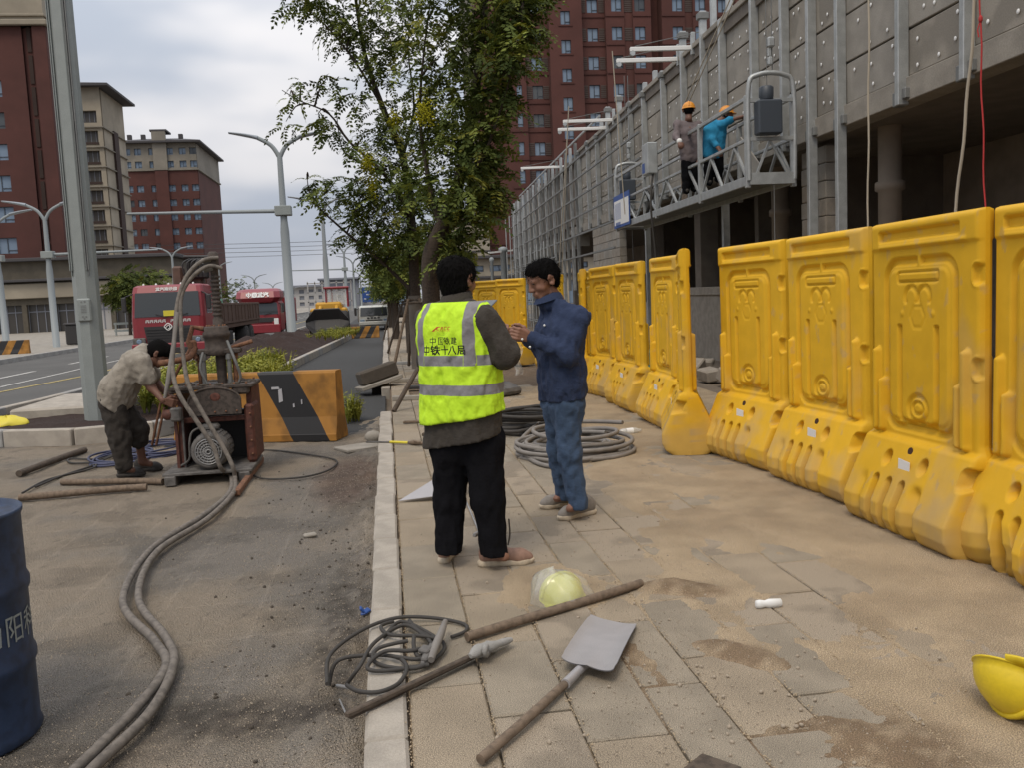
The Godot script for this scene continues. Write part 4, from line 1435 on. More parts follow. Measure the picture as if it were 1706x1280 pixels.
	one("plywood_offcut", st, M.panel, "pale board leaning inside the right bay of the gondola", "board")
	for k in 2:
		st = S()
		bar(st, F * Vector3(8.2 - k * 2.2, y + 0.05, -0.55), F * Vector3(9.0 - k * 1.6, y + 1.0 - k * 0.3, -0.3), 0.11, 0.03)
		one("loose_plank", st, M.wood_dark, ["brown plank leaning in the gondola beside the control box", "brown plank leaning in the gondola behind the worker in blue"][k], "plank")
func scaffold(F: Transform3D) -> void:
	var g := thing("tube_scaffold", "steel tube scaffold standing at the far end of the unfinished building", "scaffold")
	g.transform = F
	for k in 8:
		for z in [-0.55, -0.95]:
			var st := S()
			tube(st, [Vector3(24.0 + k * 1.9, -0.1, z), Vector3(24.0 + k * 1.9, 5.2 if k > 4 else 3.3, z)], 0.026, 6)
			obj("standard", st, M.galvanised, g)
	for y in [0.35, 1.1, 1.9, 2.7]:
		var st := S()
		tube(st, [Vector3(23.6, y, -0.6), Vector3(37.6, y, -0.6)], 0.024, 6)
		tube(st, [Vector3(23.6, y, -0.9), Vector3(37.6, y, -0.9)], 0.024, 6)
		obj("ledger", st, M.galvanised_dark, g)
	# near pieces behind the fence
	g = thing("trestle", "grey steel trestle of tubes standing behind the fence", "scaffold")
	g.transform = F
	for q in [[13.6, -1.3], [15.2, -1.3], [13.6, -0.6], [15.2, -0.6]]:
		var st := S()
		tube(st, [Vector3(q[0], -0.05, q[1]), Vector3(q[0], 1.45, q[1])], 0.024, 6)
		obj("leg", st, M.galvanised, g)
	for y in [0.3, 0.8, 1.35]:
		var st := S()
		for z in [-1.3, -0.6]: tube(st, [Vector3(13.5, y, z), Vector3(15.3, y, z)], 0.02, 6)
		for x in [13.6, 15.2]: tube(st, [Vector3(x, y + 0.04, -1.35), Vector3(x, y + 0.04, -0.55)], 0.02, 6)
		obj("rail", st, M.galvanised, g)
	# rubble and netting between the fence and the wall
	var rb := S()
	for k in 30:
		var p := Vector3(rng.randf_range(3.4, 12), 0.05, rng.randf_range(-2.4, -0.4))
		var s := rng.randf_range(0.08, 0.3)
		box(rb, Vector3.ZERO, Vector3(s * 1.6, s * 0.7, s), 0.02, F * Transform3D(Basis.from_euler(Vector3(rng.randf_range(-0.4, 0.4), rng.randf() * 6, rng.randf_range(-0.4, 0.4))), p + UP * s * 0.25))
	var ro := one("rubble", rb, M.block, "broken blocks strewn in the gap behind the fence", "rubble")
	ro.set_meta("kind", "stuff")
	var net := grid(26, 14, func(u: float, v: float) -> Vector3: return F * Vector3(lerpf(6.4, 9.4, u), 0.02 + 0.38 * sin(u * PI) * sin(v * PI) * (0.7 + 0.5 * sin(u * 21.0) * cos(v * 13.0)), lerpf(-2.2, -0.9, v)))
	tag(inst("debris_net", net, M.net_green), "green debris net heaped in the gap behind the fence", "net")
# ---------------------------------------------------------------- trees
func spray(seed_: int, len_: float, lw: float) -> ArrayMesh: # one compound leaf: a drooping stalk with paired leaflets
	var r := RandomNumberGenerator.new()
	r.seed = seed_
	var st := S()
	var n := 8
	var pts := []
	for i in n + 1:
		var u := float(i) / n
		pts.append(Vector3(len_ * u, 0.06 * sin(u * 2.4) - 0.16 * u * u, 0.03 * sin(u * 5.0 + seed_)))
	for i in range(1, n + 1):
		for sg in [-1.0, 1.0]:
			if i == n and sg > 0: continue
			var u := float(i) / n
			var L := lw * (1.9 - absf(u - 0.5) * 1.3) * r.randf_range(0.8, 1.2)
			var d := Vector3(0.55, -0.25 + r.randf_range(-0.35, 0.3), sg * (0.95 if i < n else 0.1)).normalized()
			var w := d.cross(UP).normalized().rotated(d, r.randf_range(-0.7, 0.7)) * lw * 0.42
			var a: Vector3 = pts[i]
			quad(st, a, a + d * L * 0.45 + w, a + d * L, a + d * L * 0.45 - w)
	for i in n:
		var a: Vector3 = pts[i]
		var b: Vector3 = pts[i + 1]
		quad(st, a, b, b + Vector3(0, 0.006, 0), a + Vector3(0, 0.006, 0))
	st.generate_normals()
	return st.commit()
func leaf_color(dark: float) -> Color:
	var k := rng.randf()
	var c := Color(0.05, 0.071, 0.02).lerp(Color(0.185, 0.215, 0.05), k * k)
	if rng.randf() < 0.06: c = Color(0.2, 0.2, 0.04)
	return c * dark
func tree(label: String, trunk: Array, radii: Array, limbs: Array, clumps: Array, per: int, scale_: float, pxm: float, depth: float, wrap := true) -> Node3D:
	var base: Vector3 = trunk[0]
	var o := thing("street_tree", label, "tree", base, 0.0)
	var st := S()
	var tr := []
	for p in trunk: tr.append(p - base)
	tube(st, smooth(tr, 5), spread(radii, trunk.size(), 5), 12)
	obj("trunk", st, M.bark, o)
	st = S()
	var ends := []
	for l in limbs:
		var pp := []
		for p in l[1]: pp.append(p - base)
		pp = smooth(pp, 4)
		var rr := []
		for i in pp.size(): rr.append(lerpf(l[0], 0.006, pow(float(i) / (pp.size() - 1), 0.8)))
		tube(st, pp, rr, 6)
		ends.append(pp)
	var xf := []
	var cl := []
	var tw := S()
	for c in clumps:
		var cc: Vector3 = c[0] - base
		cc.z += rng.randf_range(-depth, depth) * 0.6
		var rad: float = c[1] / pxm
		# a twig from the nearest limb to the clump
		var best := Vector3(0, cc.y - 0.6, 0)
		var bd := 99.0
		for e in ends:
			for p in e:
				var dd: float = p.distance_to(cc) + maxf(p.y - cc.y, 0.0)
				if dd < bd:
					bd = dd
					best = p
		if bd < 2.6: tube(st, smooth([best, best.lerp(cc, 0.5) + Vector3(0, 0.12, 0.05), cc + Vector3(0, rad * 0.4, 0)], 3), [0.022, 0.02, 0.017, 0.013, 0.01, 0.008, 0.006], 5)
		var tone := rng.randf_range(0.7, 1.25)
		for i in int(per * (c[2] if c.size() > 2 else 1.0)):
			var d := Vector3(rng.randfn(), rng.randfn() * 0.9, rng.randfn()).limit_length(1.9)
			var p := cc + d * Vector3(rad * 0.47, rad * 0.52, maxf(rad * 0.55, depth * 0.3))
			var out := atan2(-(p.z - cc.z) * 0.6 + rng.randfn() * 0.5, (p.x - cc.x) * 0.8 + rng.randfn() * 0.5)
			var b := Basis.from_euler(Vector3(rng.randf_range(-0.5, 0.5), out, rng.randf_range(-0.95, 0.35)))
			xf.append(Transform3D(b.scaled(Vector3.ONE * scale_ * rng.randf_range(0.5, 1.35)), p))
			cl.append(leaf_color(tone))
	obj("limb", st, M.bark, o)
	var third := ceili(xf.size() / 2.0)
	for k in 2: multi("crown", spray(k + 1, 0.42, 0.062), M.leaf, xf.slice(k * third, (k + 1) * third), o, cl.slice(k * third, (k + 1) * third))
	if wrap:
		st = S()
		lathe(st, [[radii[0] * 1.12, 0.0], [radii[0] * 1.1, 0.9], [radii[0] * 1.06, 1.45]], 12)
		obj("trunk_wrap", st, M.wood_dark if rng.randf() < 0.3 else M.concrete_dark, o)
	return o
func spread(r: Array, n: int, k: int) -> Array:
	var o := []
	for i in (n - 1) * k + 1:
		var u := float(i) / ((n - 1) * k) * (r.size() - 1)
		var a := mini(int(u), r.size() - 2)
		o.append(lerpf(r[a], r[a + 1], u - a))
	return o
func flowers(o: Node3D, at_: Array, z: float) -> void:
	var st := S()
	for i in 5: ball(st, Vector3(0, i * 0.02, 0).rotated(Vector3.BACK, i), Vector3(0.014, 0.012, 0.014), 3)
	var m := fin(st)
	for p in at_:
		var xf := []
		var cl := []
		for i in 60:
			var d := Vector3(rng.randfn() * 0.06, rng.randfn() * 0.09, rng.randfn() * 0.06)
			xf.append(at(p - o.position + d))
			cl.append(Color(0.42, 0.40, 0.03) * rng.randf_range(0.7, 1.2))
		multi("flower_cluster", m, M.leaf, xf, o, cl)
func stakes(base: Vector3, label: String, h: float, a0: float, dark := false) -> void:
	var o := thing("tree_stakes", label, "tree stake", base, 0.0, "stakes propping the street trees")
	for k in 3:
		var a := a0 + TAU * k / 3.0
		var st := S()
		tube(st, [Vector3(cos(a) * 0.62, 0, sin(a) * 0.62), Vector3(cos(a) * 0.12, h, sin(a) * 0.12)], [0.032, 0.026], 8)
		obj("pole", st, M.wood_dark if dark or k == 1 else M.wood, o)
	var st := S()
	tube(st, [Vector3(-0.16, h - 0.08, 0.1), Vector3(0.18, h - 0.08, 0.1)], 0.025, 6)
	tube(st, [Vector3(-0.16, h - 0.02, -0.1), Vector3(0.18, h - 0.02, -0.1)], 0.025, 6)
	obj("tie_bar", st, M.wood_dark, o)
func trees() -> void:
	var A := tree("nearest street tree, with a reddish brown trunk rising behind the man in the vest", [Vector3(0.585, 0.279, -12.5), Vector3(0.618, 1.36, -12.5), Vector3(0.637, 2.016, -12.5), Vector3(0.806, 2.418, -12.5), Vector3(1.078, 3.045, -12.4), Vector3(1.291, 3.856, -12.5), Vector3(1.445, 4.701, -12.4), Vector3(1.635, 5.899, -12.5)], [0.135, 0.125, 0.115, 0.10, 0.08, 0.065, 0.05, 0.03],
		[[0.05, [Vector3(0.806, 2.418, -12.5), Vector3(0.693, 3.107, -12.8), Vector3(0.623, 3.964, -13), Vector3(0.709, 4.782, -13), Vector3(0.887, 5.752, -13)]], [0.045, [Vector3(1.078, 3.045, -12.4), Vector3(1.331, 3.219, -12), Vector3(1.539, 3.66, -11.9), Vector3(1.749, 4.242, -11.8)]], [0.035, [Vector3(1.291, 3.856, -12.5), Vector3(1.651, 4.415, -12.2), Vector3(1.971, 5.047, -12)]], [0.04, [Vector3(0.637, 2.016, -12.5), Vector3(1.049, 2.524, -12.9), Vector3(1.413, 2.775, -13), Vector3(1.677, 2.852, -13)]]],
		[[Vector3(0.938, 4.568, -12.8),60], [Vector3(1.379, 5.013, -12.4),62], [Vector3(1.779, 5.108, -12.2),56], [Vector3(1.99, 5.123, -12),34], [Vector3(1.42, 4.403, -12.3),58], [Vector3(1.777, 4.594, -12),42], [Vector3(1.31, 3.817, -12.3),56], [Vector3(1.623, 4.023, -12),30], [Vector3(1.146, 3.418, -12.5),50], [Vector3(1.346, 3.091, -12.2),36], [Vector3(1.024, 2.828, -12.6),40,0.7], [Vector3(1.28, 2.55, -12.8),32], [Vector3(0.864, 2.3, -12.6),30,0.45], [Vector3(1.423, 3.583, -12.1),32], [Vector3(0.806, 3.919, -13),42], [Vector3(0.98, 5.369, -12.8),60], [Vector3(0.59, 3.052, -13),34], [Vector3(1.123, 2.137, -12.8),22,0.35], [Vector3(1.547, 2.856, -13),20], [Vector3(1.2, 5.933, -12.6),70], [Vector3(1.733, 5.906, -12.3),70], [Vector3(1.547, 6.592, -12.5),80], [Vector3(1.034, 6.513, -12.7),60], [Vector3(2.108, 5.643, -12.2),50], [Vector3(0.704, 1.936, -12.6),14,0.15]], 80, 0.78, 118.0, 0.8, false)
	flowers(A, [Vector3(0.669, 3.977, -12.3)], -12.3)
	var B := tree("second street tree, leaning left with long bare lower branches reaching over the lane", [Vector3(0.561, 0.08, -18), Vector3(0.575, 1.203, -18), Vector3(0.586, 2.03, -18), Vector3(0.575, 3.107, -18), Vector3(0.489, 4.245, -18.1), Vector3(0.15, 5.235, -18.2), Vector3(-0.126, 6.227, -18.2), Vector3(-0.256, 7.428, -18.1)], [0.115, 0.105, 0.10, 0.09, 0.07, 0.055, 0.04, 0.025],
		[[0.045, [Vector3(0.583, 1.558, -18), Vector3(0.006, 2.171, -18), Vector3(-0.664, 2.779, -17.7), Vector3(-1.23, 3.376, -17.5), Vector3(-1.322, 3.863, -17.4)]], [0.04, [Vector3(0.575, 3.107, -18), Vector3(0.106, 3.852, -17.6), Vector3(-0.501, 4.419, -17.3), Vector3(-0.825, 4.905, -17.2), Vector3(-1.33, 5.128, -17.1), Vector3(-1.626, 5.3, -17)]], [0.03, [Vector3(0.106, 3.852, -17.6), Vector3(-0.491, 4.165, -17.5), Vector3(-0.661, 4.395, -17.4), Vector3(-0.708, 5.051, -17.4)]], [0.035, [Vector3(0.489, 4.245, -18.1), Vector3(0.775, 5.231, -18.4), Vector3(0.726, 6.413, -18.5), Vector3(0.908, 7.56, -18.5)]], [0.03, [Vector3(0.15, 5.235, -18.2), Vector3(-0.336, 6.065, -18), Vector3(-0.848, 6.677, -17.8), Vector3(-1.261, 6.973, -17.7)]], [0.03, [Vector3(0.599, 2.265, -18), Vector3(1, 2.859, -18.3), Vector3(1.225, 3.467, -18.5)]], [0.02, [Vector3(-0.664, 2.779, -17.7), Vector3(-0.377, 3.438, -17.8), Vector3(-0.463, 3.894, -17.8)]], [0.02, [Vector3(-1.23, 3.376, -17.5), Vector3(-0.965, 3.511, -17.3), Vector3(-0.786, 3.726, -17.3)]]],
		[[Vector3(-1.05, 6.982, -17.8),34], [Vector3(-0.567, 6.814, -17.9),36], [Vector3(-0.052, 6.62, -18),46], [Vector3(0.41, 6.109, -18.2),48], [Vector3(-0.367, 6.489, -18),26,0.6], [Vector3(0.747, 6.844, -18.4),56], [Vector3(0.301, 7.212, -18.3),56], [Vector3(-0.808, 5.442, -17.3),12,0.22], [Vector3(-0.348, 5.23, -17.5),16,0.3], [Vector3(-1.271, 5.34, -17.2),13,0.14], [Vector3(-1.602, 4.72, -17),9,0.1], [Vector3(-1.524, 5.246, -17),10,0.14], [Vector3(-0.844, 4.546, -17.3),16,0.28], [Vector3(-1.034, 4.855, -17.2),12,0.16], [Vector3(0.158, 4.762, -18),38], [Vector3(0.775, 5.231, -18.4),44], [Vector3(-0.299, 4.254, -17.6),18,0.35], [Vector3(0.107, 3.879, -17.8),40], [Vector3(0.648, 4.326, -18.2),44], [Vector3(-0.867, 3.409, -17.6),22,0.45], [Vector3(-0.506, 3.192, -17.8),26,0.7], [Vector3(-1.274, 3.752, -17.4),9,0.14], [Vector3(-1.013, 3.546, -17.4),12,0.2], [Vector3(-0.602, 3.703, -17.6),16,0.28], [Vector3(-0.365, 2.767, -18),34], [Vector3(0.105, 2.867, -18),42], [Vector3(0.524, 2.619, -18),42], [Vector3(0.189, 2.285, -18.1),36], [Vector3(-0.092, 3.441, -17.9),38], [Vector3(0.79, 3.399, -18.3),40], [Vector3(-0.195, 2.364, -18.2),24,0.7], [Vector3(0.307, 3.324, -18),40], [Vector3(0.928, 2.624, -18.3),34], [Vector3(0.046, 5.781, -18),20,0.35], [Vector3(-0.567, 7.688, -17.9),50], [Vector3(0.348, 8.018, -18.2),70], [Vector3(1.039, 7.867, -18.4),60], [Vector3(-0.187, 8.488, -18),60]], 58, 0.9, 83.0, 0.9)
	flowers(B, [Vector3(0.366, 4.83, -17.6), Vector3(-0.192, 4.025, -17.2), Vector3(-0.131, 3.597, -17.3)], -17.6)
	tree("third street tree, partly hidden behind the second trunk", [Vector3(0.613, 0.018, -24.6), Vector3(0.643, 1.432, -24.6), Vector3(0.809, 2.392, -24.6), Vector3(0.943, 3.348, -24.6)], [0.12, 0.11, 0.09, 0.05], [[0.05, [Vector3(0.643, 1.432, -24.6), Vector3(1.029, 2.136, -24.4), Vector3(1.249, 2.518, -24.2)]], [0.05, [Vector3(0.661, 1.754, -24.6), Vector3(0.332, 2.423, -24.9), Vector3(0.028, 2.763, -25)]]],
		[[Vector3(0.331, 2.419, -24.8),36], [Vector3(0.827, 2.712, -24.6),40], [Vector3(1.211, 2.528, -24.4),30], [Vector3(-0.005, 2.19, -24.8),26], [Vector3(0.604, 3.041, -24.6),40], [Vector3(1.33, 3.24, -24.4),36], [Vector3(1.616, 2.82, -24.2),26]], 90, 1.0, 61.0, 1.1)
	tree("fourth street tree, a smaller crown over the far lane", [Vector3(0.315, -0.039, -34), Vector3(0.355, 1.438, -34), Vector3(0.409, 2.769, -34)], [0.12, 0.10, 0.05], [[0.04, [Vector3(0.355, 1.438, -34), Vector3(-0.027, 2.122, -34), Vector3(-0.228, 2.463, -34)]]],
		[[Vector3(0.194, 2.113, -34),26], [Vector3(0.545, 2.431, -34),30], [Vector3(-0.117, 2.458, -34),22], [Vector3(-0.033, 2.011, -34),20], [Vector3(0.865, 2.195, -34),24], [Vector3(0.349, 2.882, -34),30]], 80, 1.15, 44.0, 1.2)
	tree("fifth street tree, far along the pavement", [Vector3(0.2, 0.014, -48), Vector3(0.251, 1.432, -48), Vector3(0.305, 2.372, -48)], [0.12, 0.10, 0.05], [], [[Vector3(0.256, 2.06, -48),20], [Vector3(-0.067, 1.886, -48),14], [Vector3(0.572, 2.109, -48),18]], 80, 1.3, 31.0, 1.3)
	stakes(Vector3(0.521, 0.121, -17.8), "wooden poles propping the second street tree", 1.35, 2.4)
	stakes(Vector3(0.58, 0.02, -24.6), "wooden poles propping the third street tree", 1.4, 1.2)
	stakes(Vector3(0.315, -0.039, -34), "dark poles propping the fourth street tree", 1.5, 0.4, true)
	# low far trees by the towers on the left
	for q in [[Vector3(-15.291, 1.559, -60), 1.6, "bushy street tree beside the left edge of the crane truck"], [Vector3(-17.086, 1.113, -110), 2.6, "far dark tree between the two red trucks"], [Vector3(-16.141, 1.409, -60), 1.2, "thin street tree in front of the shop row across the road"]]:
		var p: Vector3 = q[0]
		var o := thing("street_tree", q[2], "tree", Vector3(p.x, -0.1, p.z))
		var st := S()
		var hh: float = p.y + 1.2
		tube(st, [Vector3.ZERO, Vector3(0.05, hh * 0.6, 0), Vector3(0, hh, 0)], [0.12, 0.09, 0.04], 7)
		obj("trunk", st, M.bark, o)
		var xf := []
		var cl := []
		for i in 420:
			var d: Vector3 = Vector3(rng.randfn(), rng.randfn() * 0.8, rng.randfn()).limit_length(1.8) * q[1] * 0.55
			xf.append(Transform3D(Basis.from_euler(Vector3(rng.randf(), rng.randf() * 6.3, rng.randf_range(-0.9, 0.4))).scaled(Vector3.ONE * 1.3), Vector3(0, hh + 0.2, 0) + d))
			cl.append(leaf_color(0.8))
		multi("crown", spray(5, 0.42, 0.08), M.leaf_far, xf, o, cl)
	# weeds on the island and by the kerb
	var st := S()
	for k in 9:
		var a := k * 2.4
		var h := 0.3 + 0.2 * fmod(k * 0.37, 1.0)
		var d := Vector3(cos(a), 0, sin(a)) * 0.16
		var w := Vector3(-sin(a), 0, cos(a)) * 0.012
		quad(st, -w, w, d * 0.4 + UP * h * 0.6 + w, d * 0.4 + UP * h * 0.6 - w)
		tri(st, d * 0.4 + UP * h * 0.6 - w, d * 0.4 + UP * h * 0.6 + w, d + UP * h)
		for q in 5:
			var c := d * (0.2 + q * 0.15) + UP * h * (0.3 + q * 0.15)
			var e := Vector3(cos(a + q * 2.0), 0.35, sin(a + q * 2.0)) * 0.07
			var f := e.cross(UP).normalized() * 0.02
			quad(st, c, c + e * 0.5 + f, c + e, c + e * 0.5 - f)
	st.generate_normals()
	var wm := st.commit()
	var patches := [["weeds", "yellow green weeds growing on the island behind the pump rig", Vector3(-2.95, 0.0, -15.5), Vector2(1.0, 2.4), 420, 1.0], ["weeds", "low grass at the far end of the bare island", Vector3(-2.0, 0.15, -36), Vector2(0.8, 4.0), 200, 0.5], ["weeds", "small yellow green weed tuft by the striped concrete barrier", Vector3(-0.518, -0.14, -12.193), Vector2(0.12, 0.2), 12, 0.7], ["weeds", "weeds fringing the island beside the fresh asphalt", Vector3(-2.75, 0.0, -19.5), Vector2(0.3, 2.5), 60, 0.9]]
	for q in patches:
		var xf := []
		var cl := []
		for i in q[4]:
			var c: Vector3 = q[2]
			var p := c + Vector3(clampf(rng.randfn() * 0.55, -1, 1) * q[3].x, 0, clampf(rng.randfn() * 0.55, -1, 1) * q[3].y)
			xf.append(Transform3D(Basis(UP, rng.randf() * TAU).scaled(Vector3.ONE * q[5] * rng.randf_range(0.6, 1.35)), p))
			cl.append(Color(0.12, 0.15, 0.03).lerp(Color(0.34, 0.32, 0.06), rng.randf()))
		var g := multi(q[0], wm, M.weed, xf, self, cl)
		g.set_meta("label", q[1])
		g.set_meta("category", "weeds")
# ---------------------------------------------------------------- street lamps
func lamp(label: String, fork: Vector3, half: float, rad: float, arm := 0.0, armh := 4.7, gnd := -0.1) -> void:
	var o := thing("street_lamp", label, "street lamp", Vector3(fork.x, gnd, fork.z))
	var H := fork.y - gnd
	var st := S()
	lathe(st, [[rad * 1.35, 0.0], [rad * 1.35, 0.05], [rad, 0.06], [rad * 0.92, H * 0.6], [rad * 0.72, H * 0.66], [rad * 0.55, H], [rad * 0.5, H + 0.08]], 14)
	obj("pole", st, M.pole_far, o)
	for sg in [-1.0, 1.0]:
		st = S()
		var pts := smooth([Vector3(0, H - 0.1, 0), Vector3(sg * half * 0.16, H + half * 0.2, 0), Vector3(sg * half * 0.45, H + half * 0.37, 0)], 4)
		tube(st, pts, [rad * 0.5, rad * 0.48, rad * 0.46, rad * 0.45, rad * 0.44, rad * 0.44, rad * 0.43, rad * 0.42, rad * 0.4], 8)
		obj("arm", st, M.pole_far, o)
		st = S()
		var rings := []
		for i in 6:
			var u := i / 5.0
			var c := Vector3(sg * half * lerpf(0.42, 1.0, u), H + half * lerpf(0.36, 0.5, u) - half * 0.03 * u * u, 0)
			var w := half * 0.085 * (0.55 + 0.9 * sin(PI * (0.15 + 0.78 * u)))
			var t := half * 0.045 * (1.0 - 0.55 * u)
			var k := PackedVector3Array()
			for j in 8:
				var a: float = TAU * j / 8 * sg
				k.append(c + Vector3(0, cos(a) * t, sin(a) * w))
			rings.append(k)
		loft(st, rings)
		obj("lamp_head", st, M.lamp_head, o)
	if arm != 0.0:
		st = S()
		tube(st, [Vector3(0, armh, 0), Vector3(arm, armh + absf(arm) * 0.012, 0)], [rad * 0.45, rad * 0.25], 8)
		obj("signal_arm", st, M.pole_far, o)
		st = S()
		box(st, Vector3(0, armh, 0), Vector3(rad * 3.4, rad * 2.0, rad * 2.6), 0.02)
		obj("clamp", st, M.pole_paint, o)
func street_lamps() -> void:
	lamp("double armed street lamp with a long side arm, nearest on the island", Vector3(-3.544, 6.922, -34.5), 1.75, 0.175, -5.5, 5.0)
	lamp("second double armed street lamp along the island", Vector3(-3.106, 6.343, -50), 1.75, 0.155)
	lamp("third double armed lamp along the island, with a side arm over the road", Vector3(-3.401, 5.771, -81), 1.75, 0.155, -5.0, 4.4)
	lamp("fourth double armed lamp along the island, just right of the third", Vector3(-3.31, 5.581, -100), 1.75, 0.155)
	lamp("last double armed lamp on the island, above the blue road sign", Vector3(-3.67, 5.277, -140), 1.75, 0.155)
	lamp("double armed street lamp across the road with a sign arm behind the big pole", Vector3(-15.122, 5.832, -44), 1.75, 0.155, 4.8, 4.3)
	lamp("leaning looking street lamp at the far left edge across the road", Vector3(-18.46, 5.747, -47), 1.75, 0.155, -3.0, 4.4)
	lamp("double armed street lamp rising behind the cab of the crane truck", Vector3(-17.872, 5.966, -81), 1.75, 0.155)
	lamp("double armed street lamp in front of the far red tower's right edge", Vector3(-21.382, 6.51, -123), 1.75, 0.155, 6.5, 2.6)
	lamp("left of the two small lamps above the second red truck", Vector3(-17.959, 4.946, -130), 1.75, 0.155)
	lamp("right of the two small lamps above the second red truck", Vector3(-19.315, 4.526, -162), 1.75, 0.155)
	lamp("tiny distant lamp just left of the nearest island lamp", Vector3(-19.741, 4.289, -200), 1.75, 0.155)
	# the big multi-purpose pole in the foreground island
	var b := Vector3(-4.02, -0.1, -13.0)
	var o := thing("signal_pole", "thick pale grey multi-purpose pole with slotted channels and a small speaker plate", "pole", b)
	var st := S()
	lathe(st, [[0.17, 0.0], [0.165, 2.0], [0.15, 6.0], [0.13, 10.0]], 8, at(Vector3.ZERO, Basis(UP, 0.3)), true, -1)
	obj("pole", st, M.pole_paint, o)
	for q in [[-0.135, 0.1], [0.09, 0.142]]:
		st = S()
		for k in 3: box(st, Vector3(q[0] - 0.013 + k * 0.013, 4.1 - (0.07 if k == 1 else 0.0), q[1] + (0.0 if k == 1 else 0.018)), Vector3(0.011, 3.9, 0.03), 0.002)
		var ch := obj("slotted_channel", st, M.galvanised_dark if q[0] > 0 else M.pole_paint, o)
		ch.position = Vector3.ZERO
		ch.rotation = Vector3(-0.004, 0, 0)
	st = S()
	box(st, Vector3(0.0, 1.62, 0.16), Vector3(0.18, 0.31, 0.05), 0.02)
	var pl := obj("speaker_plate", st, M.pole_paint, o)
	st = S()
	for k in 5: box(st, Vector3(0.0, 1.68 - k * 0.022, 0.187), Vector3(0.07, 0.008, 0.004))
	for q in [[-0.02, 1.73], [0.02, 1.735], [-0.02, 1.535], [0.025, 1.53], [0.0, 1.51]]: lathe(st, [[0.012, 0], [0.012, 0.004]], 8, Transform3D(Basis(Vector3.RIGHT, PI / 2), Vector3(q[0], q[1], 0.185)))
	obj("grille", st, M.galvanised_dark, pl)
	st = S()
	box(st, Vector3(-4.75, 0.02, -15.0), Vector3(1.5, 0.2, 2.3), 0.03)
	one("concrete_pad", st, M.kerb, "pale concrete pad in the soil at the foot of the big grey pole", "slab")
	# camera posts by the far fence
	for q in [[Vector3(5.533, 3.566, -42), "white camera post with a cross arm standing by the far fence panels", 0.16], [Vector3(5.451, 3.272, -46), "thin grey post just left of the camera post", 0.09]]:
		var f: Vector3 = q[0]
		o = thing("camera_post", q[1], "post", Vector3(f.x, -0.05, f.z))
		st = S()
		lathe(st, [[q[2], 0], [q[2] * 0.85, f.y - 0.1], [q[2] * 1.3, f.y - 0.05], [q[2] * 1.3, f.y + 0.1], [q[2] * 0.5, f.y + 0.16]], 10)
		obj("post", st, M.pole_far, o)
		if q[2] > 0.1:
			st = S()
			bar(st, Vector3(0.5, f.y + 0.0, -0.3), Vector3(-0.75, f.y - 0.12, 0.6), 0.06, 0.08)
			obj("arm", st, M.paint_white, o)
	# blue direction sign
	var c := Vector3(-1.498, 2.171, -108)
	o = thing("road_sign", "blue direction sign with white lettering over the end of the lane", "sign", Vector3(c.x, -0.1, c.z))
	st = S()
	box(st, Vector3(0, c.y + 0.1, 0), Vector3(2.4, 1.75, 0.06))
	obj("board", st, M.sign_blue, o)
	st = S()
	for q in [[-0.75, 0.35, 0.5], [0.1, 0.4, 0.8], [0.85, 0.3, 0.3], [-0.1, 0.0, 1.2], [0.3, -0.25, 0.9], [-0.8, -0.5, 0.35], [0.7, -0.5, 0.5], [-0.1, -0.55, 0.3]]:
		for k in int(q[2] / 0.14): box(st, Vector3(q[0] - q[2] / 2 + k * 0.14, c.y + 0.1 + q[1], 0.036), Vector3(0.09, 0.13, 0.01))
	obj("lettering", st, M.paint_white, o)
	st = S()
	bar(st, Vector3(-1.0, c.y + 0.5, -0.12), Vector3(3.4, c.y + 0.5, -0.12), 0.16)
	tube(st, [Vector3(3.2, 0, -0.12), Vector3(3.2, c.y + 0.9, -0.12)], 0.16, 8)
	obj("gantry", st, M.pole_far, o)
# ---------------------------------------------------------------- vehicles
func wheel(o: Node3D, p: Vector3, r: float, w: float) -> void: # axle along x
	var st := S()
	var t := Transform3D(Basis(Vector3.BACK, -PI / 2), p)
	lathe(st, [[r * 0.62, -w / 2], [r * 0.9, -w / 2], [r, -w * 0.32], [r, w * 0.32], [r * 0.9, w / 2], [r * 0.62, w / 2]], 20, t)
	var wh := obj("wheel", st, M.tyre, o)
	st = S()
	for s in [-1.0, 1.0]: lathe(st, [[r * 0.6, s * w * 0.5 - 0.01], [r * 0.55, s * w * 0.52], [r * 0.3, s * w * 0.4], [0.02, s * w * 0.42]], 16, t)
	obj("rim", st, M.machine_grey, wh)
func plate(st: SurfaceTool, pts: Array, t := 0.02) -> void: # thin closed panel over a front-facing (+z) outline
	var a := PackedVector3Array()
	var b := PackedVector3Array()
	for p in pts:
		b.append(p)
		a.append(p - Vector3(0, 0, t))
	loft(st, [a, b], true, -1)
